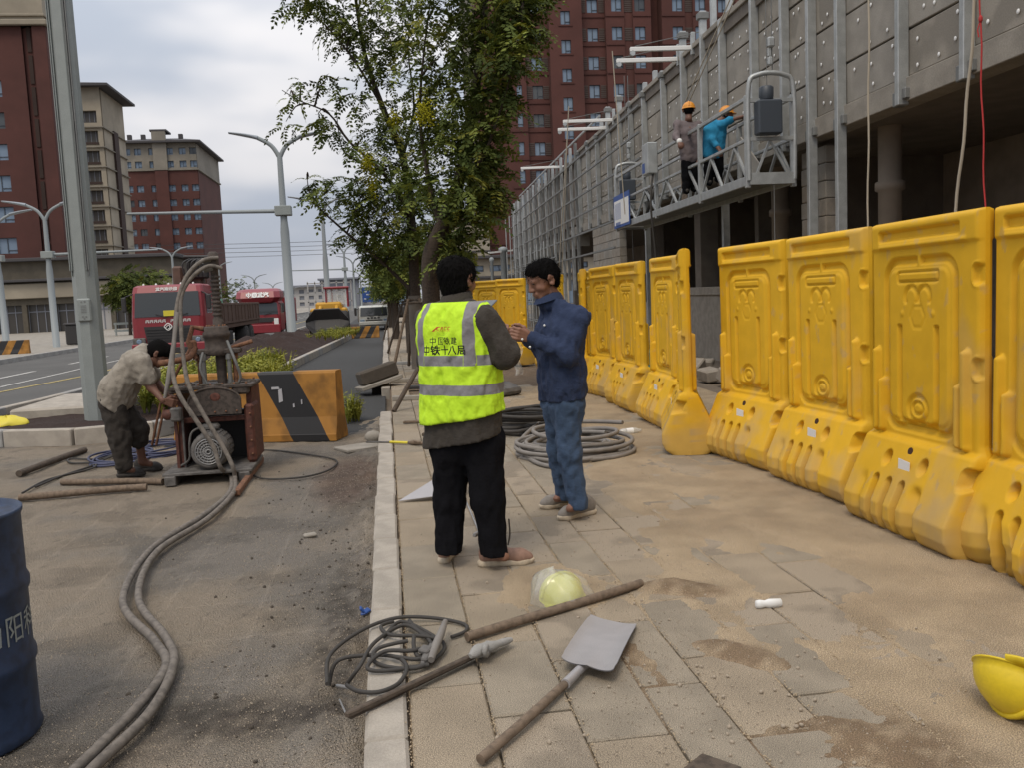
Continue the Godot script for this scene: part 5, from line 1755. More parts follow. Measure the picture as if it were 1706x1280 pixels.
func truck_cab(o: Node3D, w: float, h0: float, h1: float, hw0: float, hw1: float, body: Material, deep: float) -> void:
	# lofted cab: rings are horizontal outlines
	var st := S()
	var rings := []
	for q in [[h0, 0.96, 0.06], [h0 + 0.05, 1.0, 0.0], [hw0, 1.0, 0.0], [hw1, 0.97, 0.12], [h1 - 0.05, 0.94, 0.2], [h1, 0.86, 0.3]]:
		var hw: float = w / 2 * q[1]
		var f: float = -q[2]
		var k := PackedVector3Array()
		for p in [[-hw, -deep], [-hw, f - 0.14], [-hw + 0.05, f - 0.04], [-hw + 0.16, f], [hw - 0.16, f], [hw - 0.05, f - 0.04], [hw, f - 0.14], [hw, -deep]]: k.append(Vector3(p[0], q[0], p[1]))
		k.reverse()
		rings.append(k)
	loft(st, rings, true, -1)
	obj("cab", st, body, o)
	st = S()
	var a := w * 0.445
	plate(st, [Vector3(-a, hw0 + 0.02, 0.012), Vector3(a, hw0 + 0.02, 0.012), Vector3(a * 0.96, hw1 + 0.02, -0.105), Vector3(-a * 0.96, hw1 + 0.02, -0.105)], 0.03)
	obj("windscreen", st, M.windscreen, o)
	st = S()
	for s in [-1.0, 1.0]:
		box(st, Vector3(s * (w / 2 - 0.012), (hw0 + hw1) / 2, -deep * 0.52), Vector3(0.03, (hw1 - hw0) * 0.85, deep * 0.5), 0.01, Transform3D(Basis(Vector3.BACK, 0.0), Vector3.ZERO))
	obj("side_window", st, M.glass_dark, o)
	for s in [-1.0, 1.0]:
		st = S()
		tube(st, [Vector3(s * w * 0.47, hw1, -0.2), Vector3(s * (w / 2 + 0.14), hw1 - 0.1, 0.0)], 0.018, 5)
		box(st, Vector3(s * (w / 2 + 0.15), (hw0 + hw1) / 2 + 0.05, 0.0), Vector3(0.13, 0.42, 0.07), 0.03)
		obj("mirror", st, M.truck_dark, o)
		st = S()
		bar(st, Vector3(s * 0.12 + 0.1, hw0 + 0.0, 0.04), Vector3(s * 0.45 + 0.12, hw0 + 0.09, 0.03), 0.02)
		obj("wiper", st, M.truck_dark, o)
func vehicles() -> void:
	# crane truck
	var p := Vector3(-6.223, -0.16, -27.301)
	var o := thing("crane_truck", "dusty red crane truck facing the viewer with a brown cargo bed", "truck", Vector3(-6.28, -0.16, -27.3))
	truck_cab(o, 2.06, 0.42, 2.36, 1.42, 2.12, M.truck_red, 1.6)
	var st := S()
	plate(st, [Vector3(-0.6, 0.62, 0.016), Vector3(0.6, 0.62, 0.016), Vector3(0.68, 1.16, 0.016), Vector3(-0.68, 1.16, 0.016)], 0.03)
	for k in 5: box(st, Vector3(0, 0.76 + k * 0.08, 0.025), Vector3(1.15 + k * 0.03, 0.035, 0.02))
	box(st, Vector3(0, 0.46, 0.15), Vector3(1.2, 0.16, 0.03), 0.01)
	obj("grille", st, M.truck_dark, o)
	st = S()
	box(st, Vector3(0, 0.52, 0.06), Vector3(2.06, 0.3, 0.16), 0.03)
	obj("bumper", st, M.truck_red, o)
	st = S()
	tube(st, smooth([Vector3(-0.11, 1.14, 0.05), Vector3(0, 1.24, 0.05), Vector3(0.11, 1.14, 0.05), Vector3(0, 1.04, 0.05), Vector3(-0.11, 1.14, 0.05)], 5), 0.016, 5)
	tube(st, smooth([Vector3(-0.07, 1.11, 0.055), Vector3(0.02, 1.19, 0.055), Vector3(0.06, 1.1, 0.055), Vector3(0.0, 1.09, 0.055)], 4), 0.012, 5)
	obj("badge", st, M.paint_white, o)
	for s in [-1.0, 1.0]:
		st = S()
		box(st, Vector3(s * 0.82, 0.74, 0.06), Vector3(0.36, 0.22, 0.06), 0.03)
		var hl := obj("headlight", st, M.machine_grey, o)
		st = S()
		lathe(st, [[0.07, 0], [0.075, 0.012], [0.05, 0.02]], 12, Transform3D(Basis(Vector3.RIGHT, PI / 2), Vector3(s * 0.82, 0.74, 0.09)))
		obj("lens", st, M.window_glass, hl)
	st = S()
	var fl := func(u: float, v: float) -> Vector3: return Vector3(-0.62 + u * 0.0135, 1.27 + v * 0.0085, 0.016)
	for k in 11:
		if k != 5: glyphs(st, [[[1, 1, 1, 9, 8, 9], [1, 5, 7, 5], [8, 1, 8, 6]]], 2.0, func(u: float, v: float) -> Vector3: return fl.call(u * 0.75 + k * 8.6, v))
	glyphs(st, [HAN.zhong4, HAN.qi, HAN.jian, HAN.tie, HAN.guo], 1.6, func(u: float, v: float) -> Vector3: return Vector3(-0.3 + u * 0.011, 2.19 + v * 0.009, -0.115 - v * 0.001))
	obj("lettering", st, M.paint_white, o)
	st = S()
	for x in [-0.7, -0.35, 0.0, 0.35, 0.7]: lathe(st, [[0.03, 0], [0.03, 0.03], [0.01, 0.05]], 8, at(Vector3(x, 2.36, -0.42)))
	obj("marker_light", st, M.paint_white, o)
	st = S()
	box(st, Vector3(0, 1.5, -0.15), Vector3(0.5, 0.16, 0.02), 0, Transform3D(Basis.IDENTITY, Vector3(0.15, 0.03, 0.19)))
	obj("dashboard_card", st, M.bag_yellow, o)
	wheel(o, Vector3(-0.84, 0.47, -0.85), 0.47, 0.3)
	wheel(o, Vector3(0.84, 0.47, -0.85), 0.47, 0.3)
	for z in [-7.7, -8.9]:
		for x in [-0.86, 0.86]: wheel(o, Vector3(x, 0.47, z), 0.47, 0.42)
	st = S()
	box(st, Vector3(0, 0.75, -6.5), Vector3(0.9, 0.22, 9.5), 0.02)
	box(st, Vector3(0.75, 0.6, -4.3), Vector3(0.5, 0.5, 1.2), 0.05)
	obj("chassis", st, M.truck_dark, o)
	# crane column and folded boom
	st = S()
	box(st, Vector3(0.35, 1.7, -2.1), Vector3(0.7, 1.9, 0.6), 0.05)
	box(st, Vector3(-0.02, 2.65, -2.0), Vector3(0.3, 0.6, 0.5), 0.06)
	box(st, Vector3(1.02, 2.5, -2.0), Vector3(0.16, 1.6, 0.3), 0.04)
	obj("crane_column", st, M.bed_brown, o)
	st = S()
	box(st, Vector3(0.62, 2.85, -1.9), Vector3(0.5, 0.62, 0.5), 0.05)
	for k in 5: tube(st, smooth([Vector3(0.25 + k * 0.12, 2.6, -1.6), Vector3(0.2 + k * 0.13, 3.0, -1.55), Vector3(0.4 + k * 0.12, 3.15, -1.7)], 4), 0.025, 5)
	tube(st, [Vector3(0.2, 3.22, -1.8), Vector3(1.05, 3.2, -1.8)], 0.05, 8)
	tube(st, [Vector3(0.3, 2.0, -1.7), Vector3(0.36, 3.1, -1.7)], 0.06, 8)
	obj("crane_boom", st, M.truck_dark, o)
	# bed of ribbed side boards
	st = S()
	box(st, Vector3(0, 1.0, -7.0), Vector3(2.1, 0.14, 8.6), 0.01)
	obj("bed_floor", st, M.bed_brown, o)
	for s in [-1.0, 1.0]:
		for k in 3:
			st = S()
			box(st, Vector3(s * 1.04, 1.42, -4.15 - k * 2.85), Vector3(0.06, 0.7, 2.8), 0.01)
			for q in 4: box(st, Vector3(s * 1.078, 1.42, -3.0 - k * 2.85 - q * 0.76), Vector3(0.03, 0.66, 0.07), 0.005)
			for y in [1.12, 1.72]: box(st, Vector3(s * 1.075, y, -4.15 - k * 2.85), Vector3(0.025, 0.06, 2.78))
			obj("side_board", st, M.bed_brown, o)
	st = S()
	box(st, Vector3(0, 1.45, -2.75), Vector3(2.1, 0.8, 0.08), 0.01)
	obj("headboard", st, M.bed_brown, o)
	st = S()
	tube(st, smooth([Vector3(-0.5, 1.2, -6), Vector3(0.2, 1.75, -5), Vector3(0.7, 1.9, -4.4), Vector3(0.9, 1.6, -3.6)], 4), 0.07, 6)
	obj("bed_load", st, M.net_green, o)
	# second truck with roof deflector
	o = thing("red_truck", "red truck with a tall roof deflector parked behind the crane truck", "truck", Vector3(-5.85, -0.16, -43.0))
	truck_cab(o, 1.95, 0.42, 1.85, 1.18, 1.72, M.truck_red, 1.7)
	st = S()
	var rings := []
	for q in [[1.74, 0.8, 0.0], [1.8, 0.86, 0.06], [1.98, 1.0, 0.14], [2.26, 0.97, -0.02], [2.38, 0.86, -0.3], [2.42, 0.7, -0.9]]:
		var k := PackedVector3Array()
		for c in [[1, -1.7], [1, q[2] - 0.3], [0.75, q[2]], [-0.75, q[2]], [-1, q[2] - 0.3], [-1, -1.7]]: k.append(Vector3(c[0] * q[1], q[0], c[1]))
		rings.append(k)
	loft(st, rings, true, -1)
	obj("roof_deflector", st, M.truck_red, o)
	st = S()
	glyphs(st, [HAN.zhong, HAN.guo, HAN.zhong4, HAN.qi], 1.9, func(u: float, v: float) -> Vector3: return Vector3(-0.5 + u * 0.0235, 2.02 + v * 0.02, 0.155 - v * 0.0115))
	obj("lettering", st, M.paint_white, o)
	st = S()
	box(st, Vector3(0, 0.55, 0.04), Vector3(1.9, 0.4, 0.14), 0.03)
	for x in [-0.75, 0.75]: box(st, Vector3(x, 0.75, 0.03), Vector3(0.3, 0.26, 0.06), 0.03)
	obj("bumper", st, M.truck_red, o)
	st = S()
	box(st, Vector3(0, 0.95, 0.02), Vector3(1.4, 0.22, 0.04), 0.02)
	obj("grille", st, M.truck_dark, o)
	st = S()
	for x in [-0.78, 0.78]: box(st, Vector3(x, 0.86, 0.075), Vector3(0.2, 0.3, 0.03), 0.02)
	obj("headlight", st, M.paint_white, o)
	for x in [-0.8, 0.8]:
		for z in [-0.8, -5.0, -6.2]: wheel(o, Vector3(x, 0.45, z), 0.45, 0.3)
	st = S()
	box(st, Vector3(0, 1.35, -5.0), Vector3(1.95, 1.3, 5.6), 0.04)
	obj("box_body", st, M.truck_red, o)
	# wheel loader
	o = thing("wheel_loader", "wheel loader with its big dark bucket lowered towards the viewer", "loader", Vector3(-2.85, -0.16, -44.5))
	st = S()
	var bk := []
	for s in [-1.0, 1.0]:
		var k := PackedVector3Array()
		for c in [[0.0, 0.12], [0.55, 0.02], [0.6, 0.08], [0.1, 0.35], [-0.15, 0.8], [0.1, 1.3], [0.05, 1.34], [-0.3, 0.9], [-0.25, 0.35]]: k.append(Vector3(s * 0.95, c[1], c[0]))
		bk.append(k)
	var tips := []
	for s in [-1.0, 1.0]:
		var k := PackedVector3Array()
		for q in bk[0]: k.append(Vector3(s * 1.02, lerpf(q.y, 0.68, 0.8), lerpf(q.z, 0.15, 0.7)))
		tips.append(k)
	for k in bk:
		for i in k.size(): k[i].x *= 0.62
	loft(st, [tips[0], bk[0], bk[1], tips[1]], true, -1)
	obj("bucket", st, M.truck_dark, o)
	st = S()
	for s in [-0.4, 0.4]: tube(st, smooth([Vector3(s, 0.7, -0.3), Vector3(s, 1.2, -0.9), Vector3(s, 1.5, -1.9)], 4), 0.1, 6)
	box(st, Vector3(0, 1.3, -2.6), Vector3(1.3, 0.7, 2.2), 0.1)
	box(st, Vector3(0.75, 1.2, -1.9), Vector3(0.3, 0.3, 1.3), 0.08)
	box(st, Vector3(-0.75, 1.2, -1.9), Vector3(0.3, 0.3, 1.3), 0.08)
	obj("body", st, M.loader_yellow, o)
	st = S()
	for x in [-0.1, 0.95]:
		for z in [-1.6, -2.6]: box(st, Vector3(x, 1.85, z), Vector3(0.07, 0.95, 0.07))
	box(st, Vector3(0.42, 2.34, -2.1), Vector3(1.25, 0.12, 1.3), 0.05)
	box(st, Vector3(0.2, 1.95, -1.62), Vector3(0.05, 0.9, 0.05))
	obj("cab_frame", st, M.truck_red, o)
	st = S()
	box(st, Vector3(0.42, 1.9, -1.6), Vector3(1.0, 0.8, 0.02))
	obj("windscreen", st, M.plastic_film, o)
	for x in [-0.75, 0.75]:
		for z in [-1.1, -3.0]: wheel(o, Vector3(x, 0.6, z), 0.6, 0.36)
	# small white truck
	o = thing("white_truck", "small white truck facing the viewer behind the striped block on the fresh lane", "truck", Vector3(-0.68, -0.16, -49.0))
	truck_cab(o, 1.62, 0.25, 1.36, 0.78, 1.24, M.truck_white, 1.2)
	st = S()
	box(st, Vector3(0, 0.42, 0.05), Vector3(1.6, 0.2, 0.1), 0.03)
	obj("bumper", st, M.truck_white, o)
	st = S()
	box(st, Vector3(0, 0.56, 0.02), Vector3(0.9, 0.08, 0.04), 0.01)
	for k in 4: box(st, Vector3(-0.3 + k * 0.18, 0.7, 0.02), Vector3(0.12, 0.07, 0.02))
	obj("grille", st, M.truck_dark, o)
	for x in [-0.62, 0.62]:
		st = S()
		box(st, Vector3(x, 0.56, 0.03), Vector3(0.24, 0.13, 0.05), 0.02)
		obj("headlight", st, M.window_glass, o)
		for z in [-0.7, -3.4]: wheel(o, Vector3(x, 0.3, z), 0.3, 0.2)
	st = S()
	box(st, Vector3(0.05, 0.85, -2.8), Vector3(1.9, 0.75, 3.0), 0.03)
	obj("load_bed", st, M.concrete_dark, o)
	# dark tractor beside the trees
	o = thing("green_tractor", "dark tractor with a green glazed cab parked beyond the street trees", "tractor", Vector3(1.0, -0.1, -58))
	st = S()
	box(st, Vector3(0, 0.85, 0.6), Vector3(0.9, 0.7, 1.8), 0.12)
	box(st, Vector3(0, 0.8, -1), Vector3(1.2, 0.8, 1.6), 0.1)
	obj("body", st, M.truck_dark, o)
	st = S()
	for x in [-0.65, 0.65]:
		for z in [-0.4, -1.7]: box(st, Vector3(x, 1.85, z), Vector3(0.09, 1.4, 0.09))
	box(st, Vector3(0, 2.56, -1.05), Vector3(1.5, 0.12, 1.6), 0.05)
	obj("cab_frame", st, M.net_green, o)
	st = S()
	box(st, Vector3(0, 1.85, -0.4), Vector3(1.2, 1.2, 0.02))
	box(st, Vector3(0, 1.85, -1.7), Vector3(1.2, 1.2, 0.02))
	obj("cab_glass", st, M.window_glass, o)
	for x in [-0.75, 0.75]:
		wheel(o, Vector3(x, 0.65, -1.3), 0.65, 0.35)
		wheel(o, Vector3(x, 0.42, 1.1), 0.42, 0.25)
	# striped blocks
	jersey("concrete_block", "small yellow and black striped block in front of the white truck", Vector3(-0.96, -0.14, -39.8), -0.08, 1.2, 0.5, 5, 0.55)
	jersey("concrete_block", "worn yellow and black striped block across the road at the left edge", Vector3(-15.6, -0.03, -38.5), 0.1, 2.6, 0.55, 9, 0.5)
	jersey("concrete_barrier", "yellow concrete barrier with one broad black diagonal stripe beside the pump rig", (Vector3(-0.608, -0.13, -10.731) + Vector3(-1.721, -0.13, -11.167)) * 0.5 + Vector3(-0.42, -0.01, -0.14), -0.3, 2.05, 0.82, 0, 0.0)
	# white guard rail and bin across the road
	o = thing("guard_rail", "low pale guard rail across the road left of the crane truck", "fence", Vector3(-17, -0.03, -60))
	for k in 9:
		st = S()
		box(st, Vector3(k * 0.9, 0.4, 0), Vector3(0.09, 0.8, 0.09))
		obj("post", st, M.pole_paint, o)
	for y in [0.3, 0.75]:
		st = S()
		box(st, Vector3(3.6, y, 0.01), Vector3(7.4, 0.14, 0.05))
		obj("rail", st, M.pole_paint, o)
	o = thing("litter_bin", "dark litter bin standing by the big pole across the road", "bin", Vector3(-15.0, -0.03, -46))
	st = S()
	box(st, Vector3(0, 0.5, 0), Vector3(0.6, 0.95, 0.5), 0.06)
	obj("body", st, M.truck_dark, o)
	st = S()
	box(st, Vector3(0, 1.02, 0), Vector3(0.68, 0.1, 0.58), 0.03)
	obj("lid", st, M.roof_dark, o)
func jersey(called: String, label: String, p: Vector3, turn: float, L: float, H: float, n: int, lean: float) -> void:
	var o := thing(called, label, "barrier", p, turn)
	var prof := [[0.0, 0.2], [0.09, 0.2], [0.1, 0.19], [0.34, 0.135], [0.97, 0.1], [1.0, 0.085]]
	var cuts := []
	if n > 0:
		for i in n + 1: cuts.append(-L / 2 + L * i / n)
	else: cuts = [-L / 2, 0.27, 0.72, L / 2]
	for i in cuts.size() - 1:
		var st := S()
		var rings := []
		var steps := 4
		for j in steps + 1:
			var k := PackedVector3Array()
			for sd in [1, -1]:
				for q in (prof if sd > 0 else [prof[5], prof[4], prof[3], prof[2], prof[1], prof[0]]):
					var u: float = lerpf(cuts[i], cuts[i + 1], float(j) / steps)
					var e := 0.0
					var ln := lean if n > 0 else 0.42
					if (j == 0 and i > 0) or (j == steps and i < cuts.size() - 2): e = (q[0] - 0.5) * ln * H
					if n == 0: e = -(q[0] - 0.5) * 0.45 if e != 0.0 else 0.0
					elif j > 0 and j < steps: e = 0.0
					k.append(Vector3(u + e, q[0] * H * (1.0), q[1] * sd * (H / 0.82)))
			rings.append(k)
		loft(st, [rings[0], rings[steps]], true, -1)
		obj("stripe" if i % 2 else "body", st, M.paint_black if i % 2 else M.concrete_yellow, o)
	if n == 0:
		var st := S()
		for q in [[0.34, 0.54, 0.05, 0.17], [0.28, 0.63, 0.1, 0.03], [0.5, 0.42, 0.02, 0.05], [0.6, 0.46, 0.015, 0.06], [-0.32, 0.5, 0.06, 0.1]]:
			var d := lerpf(0.137, 0.103, (q[1] / 0.82 - 0.34) / 0.63)
			extrude(st, poly([q[0] - q[2] / 2, q[1] - q[3] / 2, q[0] + q[2] / 2, q[1] - q[3] * 0.4, q[0] + q[2] * 0.35, q[1] + q[3] / 2, q[0] - q[2] * 0.5, q[1] + q[3] * 0.4]), 0.012, at(Vector3(0, 0, d - 0.004)))
		obj("chipped_paint", st, M.paint_chip, o)
# ---------------------------------------------------------------- water-filled fence panels
func sd_box(p: Vector2, h: Vector2, r: float) -> float:
	var q := p.abs() - h + Vector2(r, r)
	return q.max(Vector2.ZERO).length() + minf(maxf(q.x, q.y), 0.0) - r
func groove(d: float, w: float) -> float: return 1.0 - smoothstep(w * 0.35, w, absf(d))
func relief(u: float, v: float, back: bool) -> float:
	var p := Vector2(u, v)
	var flare := smoothstep(0.555, 0.52, v) * 0.045 + clampf((0.52 - v) / 0.34, 0.0, 1.0) * 0.155
	flare -= clampf((0.1 - v) / 0.1, 0.0, 1.0) * 0.05
	var d := 0.04 + flare
	# top frame
	d += 0.012 * smoothstep(1.635, 1.65, v)
	d -= 0.026 * smoothstep(0.004, -0.006, sd_box(p - Vector2(-0.03, 1.715), Vector2(0.40, 0.03), 0.01))
	d += 0.01 * groove(v - 1.655, 0.014) * smoothstep(0.44, 0.42, absf(u))
	# large arched field
	var s := sd_box(p - Vector2(-0.02, 1.085), Vector2(0.345, 0.48), 0.11)
	if not (absf(u + 0.02) < 0.02 and v > 1.3): d -= 0.024 * groove(s, 0.028)
	d += 0.01 * smoothstep(-0.04, -0.06, s)
	# inner field
	s = sd_box(p - Vector2(-0.02, 0.94), Vector2(0.185, 0.31), 0.06)
	if v < 1.2: d -= 0.024 * groove(s, 0.026)
	d -= 0.015 * groove(sd_box(p - Vector2(-0.02, 1.475), Vector2(0.2, 0.028), 0.01), 0.009)
	# emblem: a double arch over a hexagon
	for sx in [-1.0, 1.0]:
		var q := p - Vector2(-0.02 + sx * 0.066, 1.36)
		if v > 1.33: d -= 0.012 * groove(q.length() - 0.06, 0.018)
		d += 0.006 * smoothstep(0.022, 0.008, (p - Vector2(-0.02 + sx * 0.155, 1.27)).length())
	var hx := maxf(absf(p.y - 1.25), absf(u + 0.02) * 0.82 + absf(p.y - 1.25) * 0.5) - 0.06
	d -= 0.004 * groove(hx, 0.012)
	d -= 0.014 * groove(Vector2((u + 0.02) * 0.8, v - 0.725).length() - 0.075, 0.018)
	d -= 0.012 * groove(Vector2((u + 0.02) * 0.7, v - 0.73).length() - 0.035, 0.012)
	# upright ribs
	for q in [[-0.455, 0.58, 1.04, 0.026], [0.43, 0.58, 1.06, 0.028], [-0.395, 0.58, 0.86, 0.022], [0.37, 0.58, 0.88, 0.022]]:
		var y := clampf(v, q[1], q[2])
		d += 0.036 * smoothstep(q[3] * 1.3, q[3] * 0.5, (p - Vector2(q[0], y)).length())
	# slots in the foot
	for x in [-0.23, -0.1, 0.03]:
		var y := clampf(v, 0.03, 0.30)
		d -= 0.075 * smoothstep(0.032, 0.012, (p - Vector2(x, y)).length())
	d -= 0.045 * smoothstep(0.07, 0.0, absf(u - 0.17)) * smoothstep(0.34, 0.27, v)
	d -= 0.02 * smoothstep(0.06, 0.0, absf(u + 0.36)) * smoothstep(0.34, 0.27, v)
	# finger holes
	for x in [-0.2, 0.15]: d -= 0.07 * smoothstep(0.042, 0.022, ((p - Vector2(x, 0.425)) * Vector2(1.0, 0.85)).length())
	# hinge notches on the right edge
	for y in [1.47, 0.99, 0.42]:
		var nn := sd_box(p - Vector2(0.53, y), Vector2(0.055, 0.055), 0.03)
		d -= minf(d - 0.012, 0.085) * smoothstep(0.012, -0.012, nn)
		d += 0.012 * groove(nn, 0.014)
	# rounded edges
	var e := minf(0.535 - absf(u), minf(1.8 - v, 0.2))
	d -= (d - 0.012) * (1.0 - sqrt(clampf(1.0 - pow(1.0 - clampf(e / 0.035, 0.0, 1.0), 2.0), 0.0, 1.0)))
	if v < 0.04: d -= (0.04 - v) * 0.9
	return d
func barriers() -> void:
	var f := func(u: float, v: float, sg: float) -> Vector3:
		var x := (u - 0.5) * 1.07
		var y := v * 1.8
		return Vector3(x * (0.95 + 0.05 * smoothstep(0.6, 0.5, y)) * sg, y, relief(x, y, sg < 0) * sg)
	var dn := FastNoiseLite.new()
	dn.frequency = 1.0
	dn.fractal_octaves = 4
	var parts := []
	for sg in [1.0, -1.0]:
		# rows run upwards: grid() expects +j away, so hand it turned
		var m := grid(128, 200, func(u: float, v: float) -> Vector3: return f.call(u, v, sg), func(q: Vector3) -> Color:
			var k := 0.5 * smoothstep(0.45, 0.0, q.y + dn.get_noise_3d(q.x * 3.0, q.y * 3.0, q.z * 3.0) * 0.35) + 0.18 * smoothstep(0.1, 0.5, dn.get_noise_3d(q.x * 2.0 + 5.0, q.y * 0.7, 0.0)) + 0.06
			return Color(0.74, 0.425, 0.017).lerp(Color(0.50, 0.37, 0.19), clampf(k, 0.0, 1.0)))
		parts.append(m.surface_get_arrays(0))
	for a in parts: # face outwards
		var N: PackedVector3Array = a[Mesh.ARRAY_NORMAL]
		var P: PackedVector3Array = a[Mesh.ARRAY_VERTEX]
		var flip := 0.0
		for i in N.size(): flip += N[i].z * signf(P[i].z)
		if flip < 0.0:
			for i in N.size(): N[i] = -N[i]
			a[Mesh.ARRAY_NORMAL] = N
			var X: PackedInt32Array = a[Mesh.ARRAY_INDEX]
			for i in range(0, X.size(), 3):
				var t := X[i + 1]
				X[i + 1] = X[i + 2]
				X[i + 2] = t
			a[Mesh.ARRAY_INDEX] = X
	var rim := S()
	rim.set_smooth_group(-1)
	rim.set_color(Color(0.66, 0.385, 0.02))
	for sd in [0.0, 1.0]:
		for j in 200:
			var a: Vector3 = f.call(sd, j / 200.0, 1.0)
			var b: Vector3 = f.call(sd, (j + 1) / 200.0, 1.0)
			var c := Vector3(a.x, a.y, -a.z)
			var d := Vector3(b.x, b.y, -b.z)
			if sd == 1.0: quad(rim, a, c, d, b)
			else: quad(rim, c, a, b, d)
	for i in 128:
		var a: Vector3 = f.call(i / 128.0, 1.0, 1.0)
		var b: Vector3 = f.call((i + 1) / 128.0, 1.0, 1.0)
		quad(rim, a, b, Vector3(b.x, b.y, -b.z), Vector3(a.x, a.y, -a.z))
	rim.generate_normals()
	rim.index()
	parts.append(rim.commit_to_arrays())
	# a second shape with a dented foot
	var dent := []
	for a in parts:
		var b: Array = a.duplicate(true)
		var P: PackedVector3Array = b[Mesh.ARRAY_VERTEX]
		for i in P.size():
			var q := P[i]
			if q.z > 0.0:
				q.z -= 0.085 * clampf(1.0 - Vector2((q.x + 0.25) / 0.3, (q.y - 0.12) / 0.17).length(), 0.0, 1.0) * (1.0 + 0.5 * sin(q.x * 31.0))
			P[i] = q
		b[Mesh.ARRAY_VERTEX] = P
		dent.append(b)
	var bodies := []
	for k in 4:
		var set_ := []
		for a in (dent if k == 3 else parts):
			var b: Array = a.duplicate(true)
			var P: PackedVector3Array = b[Mesh.ARRAY_VERTEX]
			var C: PackedColorArray = b[Mesh.ARRAY_COLOR]
			for i in P.size():
				var q := P[i] + Vector3(k * 7.3, 0, k * 3.1)
				var m := 0.42 * smoothstep(0.5, 0.0, P[i].y + dn.get_noise_3d(q.x * 3.0, q.y * 3.0, q.z * 3.0) * 0.5) + 0.3 * smoothstep(0.12, 0.5, dn.get_noise_3d(q.x * 2.2, q.y * 0.8, q.z)) + 0.35 * smoothstep(0.38, 0.5, dn.get_noise_3d(q.x * 9.0, q.y * 5.0, q.z * 9.0)) + 0.05
				C[i] = Color(0.74, 0.425, 0.017).lerp(Color(0.46, 0.33, 0.17), clampf(m, 0.0, 0.85)) * [1.0, 0.93, 1.03, 0.97][k]
			b[Mesh.ARRAY_COLOR] = C
			set_.append(b)
		bodies.append(amesh(set_))
	var label := S()
	box(label, Vector3(-0.035, 0.405, relief(-0.035, 0.405, false) + 0.006), Vector3(0.11, 0.075, 0.003), 0, Transform3D(Basis(Vector3.BACK, -0.08), Vector3.ZERO))
	var lm := fin(label)
	var hole := S()
	lathe(hole, [[0.024, 0.0], [0.022, 0.004]], 12, Transform3D(Basis(Vector3.RIGHT, PI / 2 - 0.25), Vector3(-0.01, 0.49, relief(-0.01, 0.49, false) - 0.001)))
	var hm := fin(hole)
	var slots := [[3.03, -3.66, -93, "yellow fence panel cut off by the right edge, with a dented foot"], [2.98, -4.66, -90, "largest whole yellow fence panel, second from the right edge"], [3.04, -5.9, -87, "yellow fence panel third from the right edge with a white sticker"], [2.98, -7.06, -83, "yellow fence panel right of the wide gap in the fence"], [2.71, -8.0, -107, "narrow looking yellow panel turned edge on beside the gap in the fence"], [2.94, -9.28, -91, "yellow fence panel just left of the edge on panel"], [2.98, -10.84, -88, "yellow fence panel second left of the edge on panel"], [3.0, -12.22, -84, "yellow panel at the left end of the near fence, behind the man in blue"], [2.93, -13.3, -103, "yellow panel seen edge on behind the last near fence panel"], [2.62, -19.0, -62, "far yellow panel seen between the two standing men, right one"], [2.3, -20.2, -60, "far yellow panel seen between the two standing men, left one"], [2.0, -22.4, -25, "far yellow panel half hidden behind the head of the man in the vest"], [3.15, -17.0, -80, "far yellow panel behind the chest of the man in blue"], [3.3, -14.6, -88, "yellow panel behind the back of the man in blue"]]
	for i in slots.size():
		var s: Array = slots[i]
		var o := thing("fence_panel", s[3], "fence panel", Vector3(s[0], 0.0, s[1]), deg_to_rad(s[2]), "yellow water-filled fence panels")
		o.rotation.x = rng.randf_range(-0.008, 0.008)
		o.rotation.z = rng.randf_range(-0.012, 0.012)
		inst("panel_body", bodies[3 if i == 0 or i == 6 else i % 3], M.yellow_plastic, o)
		inst("sticker", lm, M.sticker, o)
		inst("filler_hole", hm, M.hole, o)
